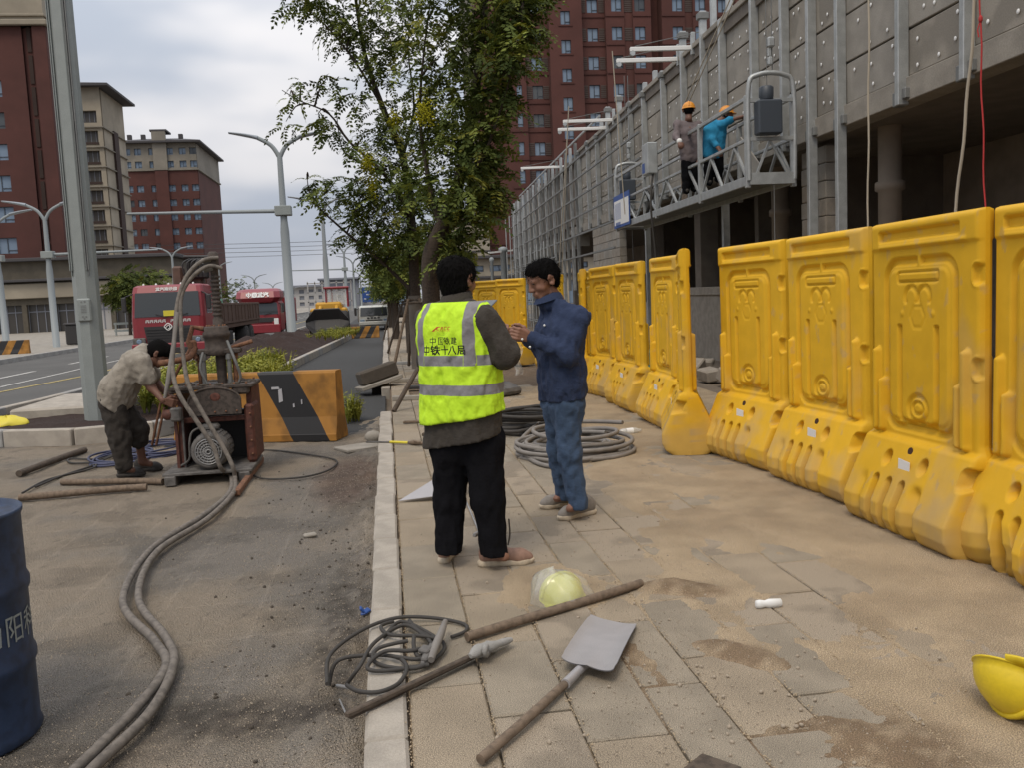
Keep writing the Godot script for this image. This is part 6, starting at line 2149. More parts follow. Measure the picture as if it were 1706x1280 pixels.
# ---------------------------------------------------------------- pump rig
func machine() -> void:
	var o := thing("pump_rig", "rusty red pump rig with an electric motor and upright piston rods", "pump", Vector3(-1.72, -0.14, -9.0))
	var st := S()
	box(st, Vector3(0, 0.1, 0.12), Vector3(0.8, 0.025, 0.78), 0.004)
	for x in [-0.33, 0.33]: box(st, Vector3(x, 0.045, 0.1), Vector3(0.1, 0.09, 0.85), 0.008)
	obj("skid", st, M.machine_grey, o)
	# side cheeks and frame
	for s in [-1.0, 1.0]:
		st = S()
		extrude(st, poly([-0.42, 0.11, 0.26, 0.11, 0.2, 0.62, 0.14, 0.86, -0.36, 0.86, -0.4, 0.6]), 0.05, Transform3D(Basis(UP, -PI / 2), Vector3(s * 0.26 + (0.12 if s > 0 else 0.0), 0, -0.1)))
		obj("side_cheek", st, M.machine_red, o)
	st = S()
	box(st, Vector3(0.36, 0.4, -0.02), Vector3(0.09, 0.56, 0.4), 0.02)
	box(st, Vector3(0.03, 0.55, 0.12), Vector3(0.58, 0.05, 0.05), 0.005)
	box(st, Vector3(-0.27, 0.34, 0.16), Vector3(0.05, 0.48, 0.05), 0.005)
	box(st, Vector3(-0.31, 0.34, 0.2), Vector3(0.03, 0.5, 0.03), 0.004)
	obj("frame", st, M.machine_red, o)
	st = S()
	box(st, Vector3(0.02, 0.34, -0.28), Vector3(0.6, 0.5, 0.1), 0.01)
	obj("rear_plate", st, M.truck_dark, o)
	st = S()
	var arch := [-0.24, 0.0, 0.24, 0.0]
	for i in 13: arch.append_array([0.24 * cos(PI * i / 12.0), 0.13 + 0.13 * sin(PI * i / 12.0)])
	extrude(st, poly(arch), 0.045, at(Vector3(0.06, 0.6, 0.18)))
	var gp := []
	for i in 13: gp.append(Vector3(0.06 + 0.24 * cos(PI * i / 12.0), 0.73 + 0.13 * sin(PI * i / 12.0), 0.224))
	tube(st, gp, 0.011, 6)
	obj("belt_guard", st, M.machine, o)
	var fl := S()
	ball(fl, Vector3(0.07, 0.77, 0.226), Vector3(0.05, 0.04, 0.003), 5)
	obj("paint_mark", fl, M.machine_red, o)
	st = S()
	box(st, Vector3(0.04, 0.865, -0.06), Vector3(0.76, 0.04, 0.56), 0.01)
	box(st, Vector3(-0.26, 0.84, 0.12), Vector3(0.2, 0.05, 0.12), 0.01)
	box(st, Vector3(0.3, 0.83, 0.16), Vector3(0.16, 0.1, 0.1), 0.02)
	obj("top_deck", st, M.machine, o)
	st = S()
	for i in 14:
		var a := i * 0.45
		ball(st, Vector3(0.04 + 0.33 * cos(a), 0.888, -0.05 + 0.24 * sin(a)), Vector3(0.05, 0.016, 0.04), 4)
	obj("mud_crust", st, M.concrete_rough, o)
	# pistons and the drum
	for q in [[-0.08, 0.05], [-0.035, 0.1], [0.2, 0.08], [0.245, 0.04]]:
		st = S()
		tube(st, [Vector3(q[0], 0.88, q[1]), Vector3(q[0], 1.16, q[1])], 0.023, 10)
		tube(st, [Vector3(q[0], 1.12, q[1]), Vector3(q[0], 1.18, q[1])], 0.034, 10)
		obj("piston_rod", st, M.rust if q[0] > 0.22 or q[0] == -0.08 else M.galvanised_dark, o)
	st = S()
	lathe(st, [[0.045, 0.7], [0.05, 1.16], [0.05, 1.5], [0.038, 1.52], [0.036, 1.98], [0.05, 1.99], [0.05, 2.13], [0.03, 2.15]], 14, at(Vector3(0.11, 0, 0.0)))
	for k in 10: lathe(st, [[0.046, 1.54 + k * 0.04], [0.05, 1.55 + k * 0.04], [0.046, 1.56 + k * 0.04]], 12, at(Vector3(0.11, 0, 0.0)))
	obj("spindle", st, M.machine, o)
	st = S()
	lathe(st, [[0.11, 1.16], [0.125, 1.17], [0.125, 1.23], [0.115, 1.24], [0.115, 1.33], [0.128, 1.34], [0.128, 1.38], [0.115, 1.39], [0.12, 1.43], [0.1, 1.44]], 22, at(Vector3(0.09, 0, 0.02)))
	box(st, Vector3(0.08, 1.2, 0.04), Vector3(0.46, 0.05, 0.16), 0.01)
	obj("drum", st, M.machine, o)
	st = S()
	tube(st, [Vector3(-0.1, 1.14, 0.1), Vector3(-0.16, 1.3, 0.1), Vector3(-0.12, 1.44, 0.05), Vector3(-0.02, 1.42, 0.05)], 0.026, 8)
	tube(st, smooth([Vector3(-0.42, 1.12, 0.2), Vector3(-0.3, 1.13, 0.2), Vector3(-0.15, 1.16, 0.15), Vector3(-0.1, 1.25, 0.1)], 4), 0.03, 8)
	tube(st, [Vector3(-0.14, 1.25, 0.1), Vector3(-0.36, 0.9, 0.1)], 0.016, 6)
	box(st, Vector3(-0.12, 1.24, 0.1), Vector3(0.07, 0.16, 0.06), 0.015)
	tube(st, [Vector3(0.2, 1.22, 0.02), Vector3(0.42, 1.28, 0.02)], 0.02, 6)
	obj("linkage", st, M.rust, o)
	st = S()
	for k in 12:
		var a := TAU * k / 12
		lathe(st, [[0.009, 1.438], [0.009, 1.452], [0.005, 1.455]], 6, at(Vector3(0.09 + cos(a) * 0.085, 0, 0.02 + sin(a) * 0.085)))
	for k in 7:
		for z in [0.2, -0.3]: lathe(st, [[0.011, 0.884], [0.011, 0.9], [0.006, 0.904]], 6, at(Vector3(-0.3 + k * 0.11, 0, z)))
	for k in 5: lathe(st, [[0.01, 0.0], [0.01, 0.012], [0.005, 0.015]], 6, Transform3D(Basis(Vector3.RIGHT, PI / 2), Vector3(-0.14 + k * 0.1, 0.63, 0.224)))
	for k in 4: lathe(st, [[0.01, 0.0], [0.01, 0.012], [0.005, 0.015]], 6, Transform3D(Basis(Vector3.RIGHT, PI / 2), Vector3(0.37, 0.2 + k * 0.13, 0.18)))
	obj("bolt", st, M.rust, o)
	st = S()
	for q in [[0.08, 2.06, 0.06, 1.0], [0.08, 1.98, 0.06, 1.0]]: tube(st, [Vector3(q[0] - 0.06, q[1], q[2]), Vector3(q[0] + 0.02, q[1] + 0.01, q[2] - 0.04)], 0.028, 8)
	tube(st, smooth([Vector3(0.2, 1.3, 0.12), Vector3(0.27, 1.1, 0.16), Vector3(0.3, 0.95, 0.12), Vector3(0.27, 0.88, 0.1)], 4), 0.014, 7)
	tube(st, smooth([Vector3(-0.02, 1.2, 0.16), Vector3(-0.05, 1.05, 0.2), Vector3(0.0, 0.9, 0.18)], 4), 0.012, 7)
	obj("hose_coupling", st, M.galvanised_dark, o)
	# motor facing the viewer
	var mt := Transform3D(Basis(Vector3.RIGHT, PI / 2), Vector3(0.02, 0.29, 0.0))
	st = S()
	lathe(st, [[0.12, 0.02], [0.16, 0.05], [0.165, 0.12], [0.17, 0.13], [0.17, 0.42], [0.16, 0.45], [0.13, 0.47], [0.125, 0.465]], 28, mt)
	for k in 22:
		var a := TAU * k / 22
		if sin(a) < -0.85: continue
		bar(st, Vector3(0.02 + cos(a) * 0.172, 0.29 + sin(a) * 0.172, 0.14), Vector3(0.02 + cos(a) * 0.172, 0.29 + sin(a) * 0.172, 0.36), 0.008, 0.024, 0, Vector3(cos(a), sin(a), 0).cross(Vector3.BACK))
	var mo := obj("motor", st, M.machine_grey, o)
	st = S()
	for r in [0.02, 0.045, 0.07, 0.095, 0.118]:
		var pts := []
		for i in 25: pts.append(Vector3(0.02 + cos(TAU * i / 24) * r, 0.29 + sin(TAU * i / 24) * r, 0.472 + (0.006 if r < 0.03 else 0.0)))
		tube(st, pts, 0.0065, 4, false)
	for i in 18:
		var a := TAU * i / 18
		tube(st, [Vector3(0.02 + cos(a) * 0.02, 0.29 + sin(a) * 0.02, 0.472), Vector3(0.02 + cos(a) * 0.122, 0.29 + sin(a) * 0.122, 0.47)], 0.004, 4)
	obj("fan_grille", st, M.steel_grey, mo)
	st = S()
	box(st, Vector3(0.0, 0.485, 0.2), Vector3(0.17, 0.06, 0.14), 0.02)
	tube(st, smooth([Vector3(-0.05, 0.5, 0.25), Vector3(-0.15, 0.46, 0.28), Vector3(-0.18, 0.35, 0.3), Vector3(-0.2, 0.2, 0.26), Vector3(-0.3, 0.13, 0.2)], 4), 0.011, 6)
	obj("terminal_box", st, M.machine_grey, mo)
	st = S()
	box(st, Vector3(-0.29, 0.63, 0.24), Vector3(0.1, 0.13, 0.1), 0.015)
	tube(st, [Vector3(-0.25, 0.6, 0.2), Vector3(-0.25, 0.1, 0.2)], 0.012, 6)
	obj("switch_box", st, M.machine_grey, o)
	st = S()
	lathe(st, [[0.035, -0.05], [0.05, -0.03], [0.05, 0.03], [0.035, 0.05]], 12, Transform3D(Basis(Vector3.BACK, PI / 2), Vector3(-0.36, 0.63, 0.24)))
	obj("plug", st, M.machine_red, o)
	# two supply hoses running over the ground and up to the swivel
	var hp := [[Vector3(-1.537, -0.1, -8.636), Vector3(-1.413, -0.1, -7.796), Vector3(-1.482, -0.1, -6.963), Vector3(-1.635, -0.1, -6.113), Vector3(-1.526, -0.1, -5.069), Vector3(-1.192, -0.1, -4.383), Vector3(-1.062, -0.1, -4.05), Vector3(-1.08, -0.1, -3.636), Vector3(-1.162, -0.1, -3.195), Vector3(-1.244, -0.1, -2.842)], [Vector3(-1.457, -0.1, -8.379), Vector3(-1.374, -0.1, -7.734), Vector3(-1.42, -0.1, -6.867), Vector3(-1.579, -0.1, -6.038), Vector3(-1.452, -0.1, -5.099), Vector3(-1.157, -0.1, -4.436), Vector3(-1.035, -0.1, -4.076), Vector3(-1.014, -0.1, -3.594), Vector3(-1.102, -0.1, -3.182), Vector3(-1.167, -0.1, -2.826)]]
	var upper := [[Vector3(-1.554, 1.948, -8.95), Vector3(-1.689, 1.923, -8.9), Vector3(-1.826, 1.792, -8.85), Vector3(-1.92, 1.56, -8.8), Vector3(-1.956, 1.23, -8.7), Vector3(-1.977, 0.946, -8.62), Vector3(-1.916, 0.716, -8.5), Vector3(-1.76, 0.435, -8.46), Vector3(-1.636, 0.208, -8.44), Vector3(-1.583, 0.013, -8.42)], [Vector3(-1.528, 1.845, -8.95), Vector3(-1.639, 1.87, -8.9), Vector3(-1.78, 1.779, -8.86), Vector3(-1.888, 1.604, -8.82), Vector3(-1.895, 1.309, -8.72), Vector3(-1.87, 0.951, -8.62), Vector3(-1.819, 0.732, -8.55), Vector3(-1.687, 0.452, -8.5), Vector3(-1.555, 0.199, -8.46), Vector3(-1.473, 0.02, -8.4)]]
	for k in 2:
		st = S()
		var all: Array = upper[k].duplicate()
		all.append_array(hp[k])
		all = smooth(all, 8)
		var rr := []
		for i in all.size(): rr.append(0.021 if i > 40 else 0.019)
		tube(st, all, rr, 10)
		one("supply_hose", st, M.hose, ["left of the twin grey hoses winding over the dirt lane to the pump rig", "right of the twin grey hoses winding over the dirt lane to the pump rig"][k], "hose", "twin supply hoses")
	# drooping lance with a pale sleeve beside the worker's hands
	st = S()
	tube(st, [Vector3(-1.923, 1.449, -8.75), Vector3(-1.964, 1.147, -8.68), Vector3(-2.002, 0.903, -8.62), Vector3(-2.064, 0.664, -8.6)], [0.02, 0.022, 0.03, 0.014], 8)
	one("hose_sleeve", st, M.hose_grey, "pale sleeve hanging from the hose by the bending worker's hands", "hose")
	for k in 2:
		st = S()
		tube(st, [[Vector3(-2.153, 0.602, -8.8), Vector3(-2.3, 0.187, -8.95)], [Vector3(-2.124, 0.555, -8.8), Vector3(-2.249, 0.192, -8.9)]][k], 0.012, 6)
		one("steel_rod", st, M.rust, ["left of two thin rods standing by the bending worker's hands", "right of two thin rods standing by the bending worker's hands"][k], "rod")
# ---------------------------------------------------------------- people
func rel(b: Array, o: Vector3) -> Array:
	var r := []
	for q in b: r.append([q[0] - o, q[1] - o, q[2], q[3]])
	return r
func head_bones(c: Vector3, f: Vector3, s := 1.0) -> Array: # c: middle of the head; f: where the face looks
	f = f.normalized()
	var r := f.cross(UP).normalized()
	var u := r.cross(f).normalized()
	var P := func(x: float, y: float, z: float) -> Vector3: return c + (r * x + u * y + f * z) * s
	var b := []
	b.append([P.call(0, 0.035, -0.028), P.call(0, 0.04, 0.018), 0.082 * s, 0.076 * s])
	b.append([P.call(-0.012, -0.01, 0.03), P.call(-0.012, -0.06, 0.038), 0.056 * s, 0.042 * s])
	b.append([P.call(0.012, -0.01, 0.03), P.call(0.012, -0.06, 0.038), 0.056 * s, 0.042 * s])
	b.append([P.call(-0.02, -0.088, 0.06), P.call(0.02, -0.088, 0.06), 0.022 * s, 0.022 * s]) # chin
	b.append([P.call(0, -0.05, 0.0), P.call(0, -0.15, -0.035), 0.05 * s, 0.054 * s]) # neck
	for x in [-0.03, 0.03]: b.append([P.call(x * 0.5, 0.03, 0.082), P.call(x * 1.3, 0.027, 0.078), 0.012 * s, 0.012 * s]) # brow
	for x in [-0.045, 0.045]: b.append([P.call(x, -0.022, 0.06), P.call(x * 1.1, -0.03, 0.045), 0.02 * s, 0.02 * s]) # cheek
	return b
func head_fine(c: Vector3, f: Vector3, s := 1.0) -> Array:
	f = f.normalized()
	var r := f.cross(UP).normalized()
	var u := r.cross(f).normalized()
	var P := func(x: float, y: float, z: float) -> Vector3: return c + (r * x + u * y + f * z) * s
	var b := head_bones(c, f, s)
	b.append([P.call(0, 0.012, 0.093), P.call(0, -0.024, 0.106), 0.009 * s, 0.0125 * s]) # nose
	for x in [-0.011, 0.011]: b.append([P.call(x, -0.028, 0.096), P.call(x, -0.027, 0.092), 0.008 * s, 0.008 * s])
	b.append([P.call(-0.02, -0.055, 0.084), P.call(0.02, -0.055, 0.084), 0.0085 * s, 0.0085 * s]) # lips
	b.append([P.call(-0.016, -0.066, 0.081), P.call(0.016, -0.066, 0.081), 0.009 * s, 0.009 * s])
	for x in [-1.0, 1.0]:
		var e: Vector3 = P.call(x * 0.078, 0.0, -0.01)
		for k in 5:
			var a := 0.5 + k * 1.0
			b.append([e + (u * sin(a) * 0.028 + f * (cos(a) * 0.016 - 0.004) + r * x * 0.01) * s, e + (u * sin(a + 1.0) * 0.028 + f * (cos(a + 1.0) * 0.016 - 0.004) + r * x * 0.01) * s, 0.0065 * s, 0.0065 * s])
		b.append([e + u * 0.012, e - u * 0.02, 0.009 * s, 0.007 * s])
	return b
func hand_bones(w: Vector3, dir: Vector3, palm: Vector3, thumb: float, curl: float, s := 1.0) -> Array: # w: wrist; dir: towards the knuckles; palm: the way the palm faces; thumb: +1 or -1 along dir x palm
	dir = dir.normalized()
	var side := dir.cross(palm).normalized() * thumb
	palm = side.cross(dir).normalized() * thumb
	var b := []
	for k in [-1.0, -0.33, 0.33, 1.0]: b.append([w + side * k * 0.016 * s, w + (dir * 0.085 + side * k * 0.03) * s, 0.015 * s, 0.0125 * s])
	var L := [0.068, 0.08, 0.085, 0.076]
	for k in 4:
		var p := w + (dir * 0.09 + side * (-0.031 + k * 0.0205)) * s
		var a := 0.0
		for j in 3:
			a += curl * (0.75 if j == 0 else 1.0)
			var q: Vector3 = p + (dir * cos(a) + palm * sin(a)) * L[k] * [0.45, 0.31, 0.24][j] * s
			b.append([p, q, (0.0093 - j * 0.0008) * s, (0.0088 - j * 0.0008) * s])
			p = q
	var t := w + (dir * 0.025 + side * 0.024) * s
	var t1 := t + (dir * 0.03 + side * 0.026 + palm * 0.014) * s
	var t2 := t1 + (dir * 0.032 + side * 0.006 + palm * 0.014) * s
	var t3 := t2 + (dir * 0.024 - side * 0.004 + palm * 0.012) * s
	b.append([t, t1, 0.014 * s, 0.0115 * s])
	b.append([t1, t2, 0.0105 * s, 0.0095 * s])
	b.append([t2, t3, 0.0095 * s, 0.008 * s])
	return b
func shoe(o: Node3D, heel: Vector3, toe: Vector3, upper: Material) -> void:
	var d := (toe - heel).normalized()
	var u := UP
	var L := heel.distance_to(toe)
	var B := []
	B.append([heel + u * 0.05, heel + d * L * 0.3 + u * 0.062, 0.036, 0.038])
	B.append([heel + u * 0.085, heel + d * 0.03 + u * 0.1, 0.034, 0.04])
	B.append([heel + d * L * 0.3 + u * 0.06, heel + d * L * 0.72 + u * 0.043, 0.04, 0.04])
	B.append([heel + d * L * 0.72 + u * 0.04, heel + d * L * 0.88 + u * 0.034, 0.04, 0.03])
	var s := inst("shoe", amesh([bones(B, 0.008, 0.03, [[Vector3.DOWN, -heel.y - 0.02]])]), upper, o)
	B = []
	B.append([heel + u * 0.018 - d * 0.012, heel + d * L * 0.45 + u * 0.016, 0.036, 0.036])
	B.append([heel + d * L * 0.45 + u * 0.016, heel + d * L * 0.75 + u * 0.018, 0.037, 0.043])
	B.append([heel + d * L * 0.75 + u * 0.018, heel + d * L * 0.92 + u * 0.024, 0.043, 0.028])
	inst("sole", amesh([bones(B, 0.008, 0.02, [[Vector3.DOWN, -heel.y + 0.002], [UP, heel.y + 0.034]])]), M.sole if upper != M.shoe_dark else M.shoe_dark, s)
	var st := S()
	var rt := d.cross(UP)
	for k in 4:
		var c := heel + d * L * (0.36 + k * 0.09) + UP * (0.1 - k * 0.009)
		tube(st, [c - rt * 0.026 - UP * 0.006, c + UP * 0.004, c + rt * 0.026 - UP * 0.006], 0.0035, 4)
	obj("laces", st, M.sole, s)
func people() -> void:
	man_in_vest()
	man_in_blue()
	bending_worker()
	gondola_workers()
func man_in_vest() -> void:
	var o := thing("person", "man seen from behind in a lime reflective vest, black trousers and tan shoes", "person", Vector3(0.43, 0, -4.79))
	var b := o.position
	var th := -0.68
	var R := Vector3(cos(th), 0, -sin(th)) # his right
	var F := Vector3(-sin(th), 0, -cos(th)) # his front
	var C := Vector3(0.372, 1.268, -4.79) - b
	var hc := Vector3(0.389, 1.561, -4.82) - b
	var W := Vector3(C.x, 0, C.z)
	var hipL := Vector3(0.304, 0.718, -4.82) - b
	var hipR := Vector3(0.475, 0.726, -4.74) - b
	var kL := Vector3(0.282, 0.364, -4.86) - b
	var kR := Vector3(0.476, 0.39, -4.72) - b
	var aL := Vector3(0.261, 0.111, -4.84) - b
	var aR := Vector3(0.503, 0.115, -4.73) - b
	var shR := Vector3(0.496, 1.342, -4.66) - b
	var elR := Vector3(0.596, 1.17, -4.62) - b
	var wrR := Vector3(0.601, 1.234, -4.86) - b
	var shL := Vector3(0.231, 1.348, -4.96) - b
	var elL := Vector3(0.224, 1.137, -5.06) - b
	var wrL := Vector3(0.441, 1.302, -5.16) - b
	# body under the clothes
	var B := [[hipL, kL, 0.07, 0.05], [kL, aL, 0.05, 0.038], [hipR, kR, 0.07, 0.05], [kR, aR, 0.05, 0.038], [W + UP * 0.8, C, 0.09, 0.09], [shL, elL, 0.05, 0.04], [elL, wrL, 0.038, 0.028], [shR, elR, 0.05, 0.04], [elR, wrR, 0.038, 0.028], [hc, C + UP * 0.1, 0.05, 0.07], [shL, shR, 0.05, 0.05], [aL, aL + F * 0.06 - UP * 0.04, 0.035, 0.03], [aR, aR + R * 0.06 - UP * 0.04, 0.035, 0.03]]
	var look := (F + Vector3(0.12, -0.12, 0)).normalized()
	inst("body", amesh([bones(B, 0.02, 0.04), bones(head_fine(hc, look), 0.0055, 0.016), bones(hand_bones(wrR, F + UP * 0.35, -R + UP * 0.2, 1.0, 0.75), 0.005, 0.01), bones(hand_bones(wrL, (F * 0.8 + R * 0.5 + UP * 0.25), UP + R * 0.2, 1.0, 0.4), 0.005, 0.01)]), M.skin, o)
	var hr := look.cross(UP).normalized()
	var hair := [[hc + UP * 0.042 - look * 0.036, hc + UP * 0.046 + look * 0.02, 0.09, 0.084], [hc - UP * 0.04 - look * 0.052 - hr * 0.02, hc - UP * 0.04 - look * 0.052 + hr * 0.02, 0.05, 0.05], [hc - UP * 0.09 - look * 0.05 - hr * 0.018, hc - UP * 0.09 - look * 0.05 + hr * 0.018, 0.034, 0.034]]
	for s in [-1.0, 1.0]: hair.append([hc + UP * 0.02 + hr * s * 0.052 - look * 0.01, hc - UP * 0.02 + hr * s * 0.05 - look * 0.03, 0.042, 0.034])
	var hm := bones(hair, 0.007, 0.03, [[look - UP * 0.25, (look - UP * 0.25).dot(hc) + 0.062]], 0.007, 5, Vector3.ONE * 5.5)
	inst("hair", strands(hm, 2600, 0.02, Vector3.DOWN), M.hair, inst("hair", amesh([hm]), M.hair, o))
	# jacket
	var ch := C - UP * 0.005
	var J := []
	for s in [-1.0, 1.0]:
		J.append([ch + R * s * 0.102 + UP * 0.02, W + R * s * 0.09 + UP * 0.86, 0.118, 0.114])
		J.append([ch + R * s * 0.06 + UP * 0.08 - F * 0.01, W + R * s * 0.085 + UP * 0.6, 0.098, 0.156])
	J.append([hc - UP * 0.135 - F * 0.03, shR + UP * 0.0, 0.062, 0.07])
	J.append([hc - UP * 0.135 - F * 0.03, shL + UP * 0.0, 0.062, 0.07])
	var torso := J.duplicate()
	J.append_array([[shR, elR, 0.082, 0.068], [elR, wrR, 0.066, 0.046], [shL, elL, 0.08, 0.066], [elL, wrL, 0.062, 0.046]])
	inst("jacket", amesh([bones(J, 0.0105, 0.05, [[Vector3(0.2, -1, 0).normalized(), -0.706]], 0.014, 3, Vector3(1.9, 0.9, 1.9))]), M.jacket_grey, o)
	# collar
	var st := S()
	var rings := []
	var cc := hc - UP * 0.115 - F * 0.03
	for q in [[0.0, 0.076], [0.035, 0.07], [0.05, 0.073], [0.046, 0.08], [0.008, 0.09]]:
		var k := PackedVector3Array()
		for j in 20:
			var a := -TAU * j / 20
			k.append(cc + UP * (q[0] + 0.012 * cos(a + th)) + (R * cos(a) * 1.02 + F * sin(a) * 0.98) * q[1])
		rings.append(k)
	loft(st, rings, false)
	obj("collar", st, M.jacket_grey, o)
	# vest
	var V := []
	for i in 4: V.append([torso[i][0], torso[i][1], torso[i][2] + 0.026, torso[i][3] + 0.022])
	for i in [4, 5]: V.append([torso[i][0], torso[i][0].lerp(torso[i][1], 0.7), torso[i][2] + 0.022, torso[i][3] + 0.016])
	V.append([shR - R * 0.055, shR - R * 0.1, 0.086, 0.088])
	V.append([shL + R * 0.055, shL + R * 0.1, 0.086, 0.088])
	var bc := cc - UP * 0.0
	var va := bones(V, 0.0095, 0.05, [[Vector3(0.17, -1, 0.0).normalized(), -0.833], [UP, cc.y + 0.005]], 0.014, 3, Vector3(1.9, 0.9, 1.9))
	var P: PackedVector3Array = va[Mesh.ARRAY_VERTEX]
	var uv := PackedVector2Array()
	for p in P:
		var x := R.dot(p - W)
		uv.append(Vector2(x / 0.56 + 0.5, (1.5 - p.y) / 0.75))
	va[Mesh.ARRAY_TEX_UV] = uv
	var vm := ArrayMesh.new()
	vm.add_surface_from_arrays(Mesh.PRIMITIVE_TRIANGLES, va)
	var m := StandardMaterial3D.new()
	m.resource_name = "vest"
	m.roughness = 0.75
	m.albedo_texture = vest_print()
	m.heightmap_enabled = true
	m.heightmap_texture = T.wrinkle
	m.heightmap_scale = 0.25
	m.texture_repeat = false
	inst("reflective_vest", vm, m, o)
	# trousers
	var Tt := [[hipL + UP * 0.0, hipL - UP * 0.05, 0.1, 0.108], [hipR + UP * 0.0, hipR - UP * 0.05, 0.1, 0.108], [hipL - UP * 0.02, kL, 0.108, 0.083], [kL, aL - UP * 0.045, 0.083, 0.068], [hipR - UP * 0.02, kR, 0.108, 0.086], [kR, aR - UP * 0.045, 0.086, 0.072], [(hipL + hipR) / 2, (hipL + hipR) / 2 - UP * 0.05, 0.1, 0.085]]
	inst("trousers", amesh([bones(Tt, 0.0105, 0.035, [[Vector3.DOWN, -0.078]], 0.014, 9, Vector3(2.0, 0.7, 2.0))]), M.trousers_black, o)
	st = S()
	for k in 2: tube(st, smooth([aR + Vector3(0.082, 0.16, 0.02 + k * 0.01), aR + Vector3(0.083, 0.08, 0.025 + k * 0.012), aR + Vector3(0.07, 0.02, 0.03)], 3), 0.004, 4)
	obj("side_stripe", st, M.jacket_grey, o)
	shoe(o, Vector3(0.241, 0, -4.935) - b, Vector3(0.287, 0, -5.053) - b + Vector3(0.05, 0, -0.19), M.shoe_tan)
	shoe(o, Vector3(0.46, 0, -4.802) - b, Vector3(0.46, 0, -4.802) - b + Vector3(0.262, 0, 0.02), M.shoe_tan)
	# phone held up in the left hand
	st = S()
	var pp := Vector3(0.542, 1.411, -5.05)
	box(st, Vector3.ZERO, Vector3(0.09, 0.009, 0.17), 0.004, Transform3D(Basis(UP, th) * Basis(Vector3.RIGHT, 0.45), pp))
	one("phone", st, M.phone, "dark flat phone held up in front of the man in the vest", "phone")
func vest_print() -> ImageTexture:
	const PX := 1400.0 # pixels per metre
	var w := int(0.56 * PX)
	var h := int(0.75 * PX)
	var im := Image.create(w, h, false, Image.FORMAT_RGB8)
	var lime := lin(0.52, 0.80, 0.022)
	var grey := lin(0.21, 0.205, 0.215)
	im.fill(lime)
	var R := func(x0: float, x1: float, y0: float, y1: float, c: Color) -> void: im.fill_rect(Rect2i(int((x0 + 0.28) * PX), int((1.5 - y1) * PX), int((x1 - x0) * PX), int((y1 - y0) * PX)), c)
	for s in [-1.0, 1.0]: R.call(s * 0.152 - 0.03, s * 0.152 + 0.03, 1.12, 1.5, grey)
	R.call(-0.28, 0.28, 1.12, 1.175, grey)
	R.call(-0.28, 0.28, 0.965, 1.02, grey)
	for s in [-1.0, 1.0]:
		for q in [0.123, 0.181]: R.call(s * q - 0.0012, s * q + 0.0012, 1.12, 1.5, lin(0.42, 0.62, 0.03))
	var black := Color(0.02, 0.03, 0.02)
	var draw := func(chars: Array, x0: float, y0: float, size: float, wd: float, c: Color, pitch: float) -> void:
		for ci in chars.size():
			for s in chars[ci]:
				for i in range(0, s.size() - 2, 2):
					var a := Vector2(x0 + ci * pitch + s[i] * size / 10.0, y0 + s[i + 1] * size / 10.0)
					var e := Vector2(x0 + ci * pitch + s[i + 2] * size / 10.0, y0 + s[i + 3] * size / 10.0)
					var n := int(a.distance_to(e) * PX / 1.5) + 1
					for k in n + 1:
						var p := a.lerp(e, float(k) / n)
						R.call(p.x - wd / 2, p.x + wd / 2, p.y - wd / 2, p.y + wd / 2, c)
	draw.call([HAN.zhong, HAN.guo, HAN.tie, HAN.jian], -0.078, 1.235, 0.036, 0.0042, black, 0.044)
	draw.call([HAN.zhong, HAN.tie, HAN.shi, HAN.ba, HAN.ju], -0.125, 1.182, 0.046, 0.0058, black, 0.054)
	# round emblem with slanted red letters
	var red := lin(0.45, 0.05, 0.012)
	for k in 60:
		var a := PI * k / 59.0
		for q in [0.036, -0.036]: R.call(cos(a) * 0.038 - 0.001, cos(a) * 0.038 + 0.001, 1.317 + sin(a) * q - 0.001, 1.317 + sin(a) * q + 0.001, lin(0.2, 0.42, 0.05))
	for k in 26:
		var u := k / 25.0
		R.call(-0.062 + u * 0.024, -0.052 + u * 0.03, 1.303 + u * 0.022, 1.305 + u * 0.022, red)
		R.call(-0.062 + u * 0.11, -0.06 + u * 0.11, 1.301, 1.304, red)
	var C := [[9, 9, 2, 9, 0, 1, 7, 1]]
	var Rr := [[0, 0, 2, 9, 8, 9, 7.5, 5, 1, 5], [4, 5, 7, 0]]
	draw.call([C, Rr, C, C], -0.036, 1.308, 0.018, 0.0038, red, 0.0225)
	im.generate_mipmaps()
	return ImageTexture.create_from_image(im)
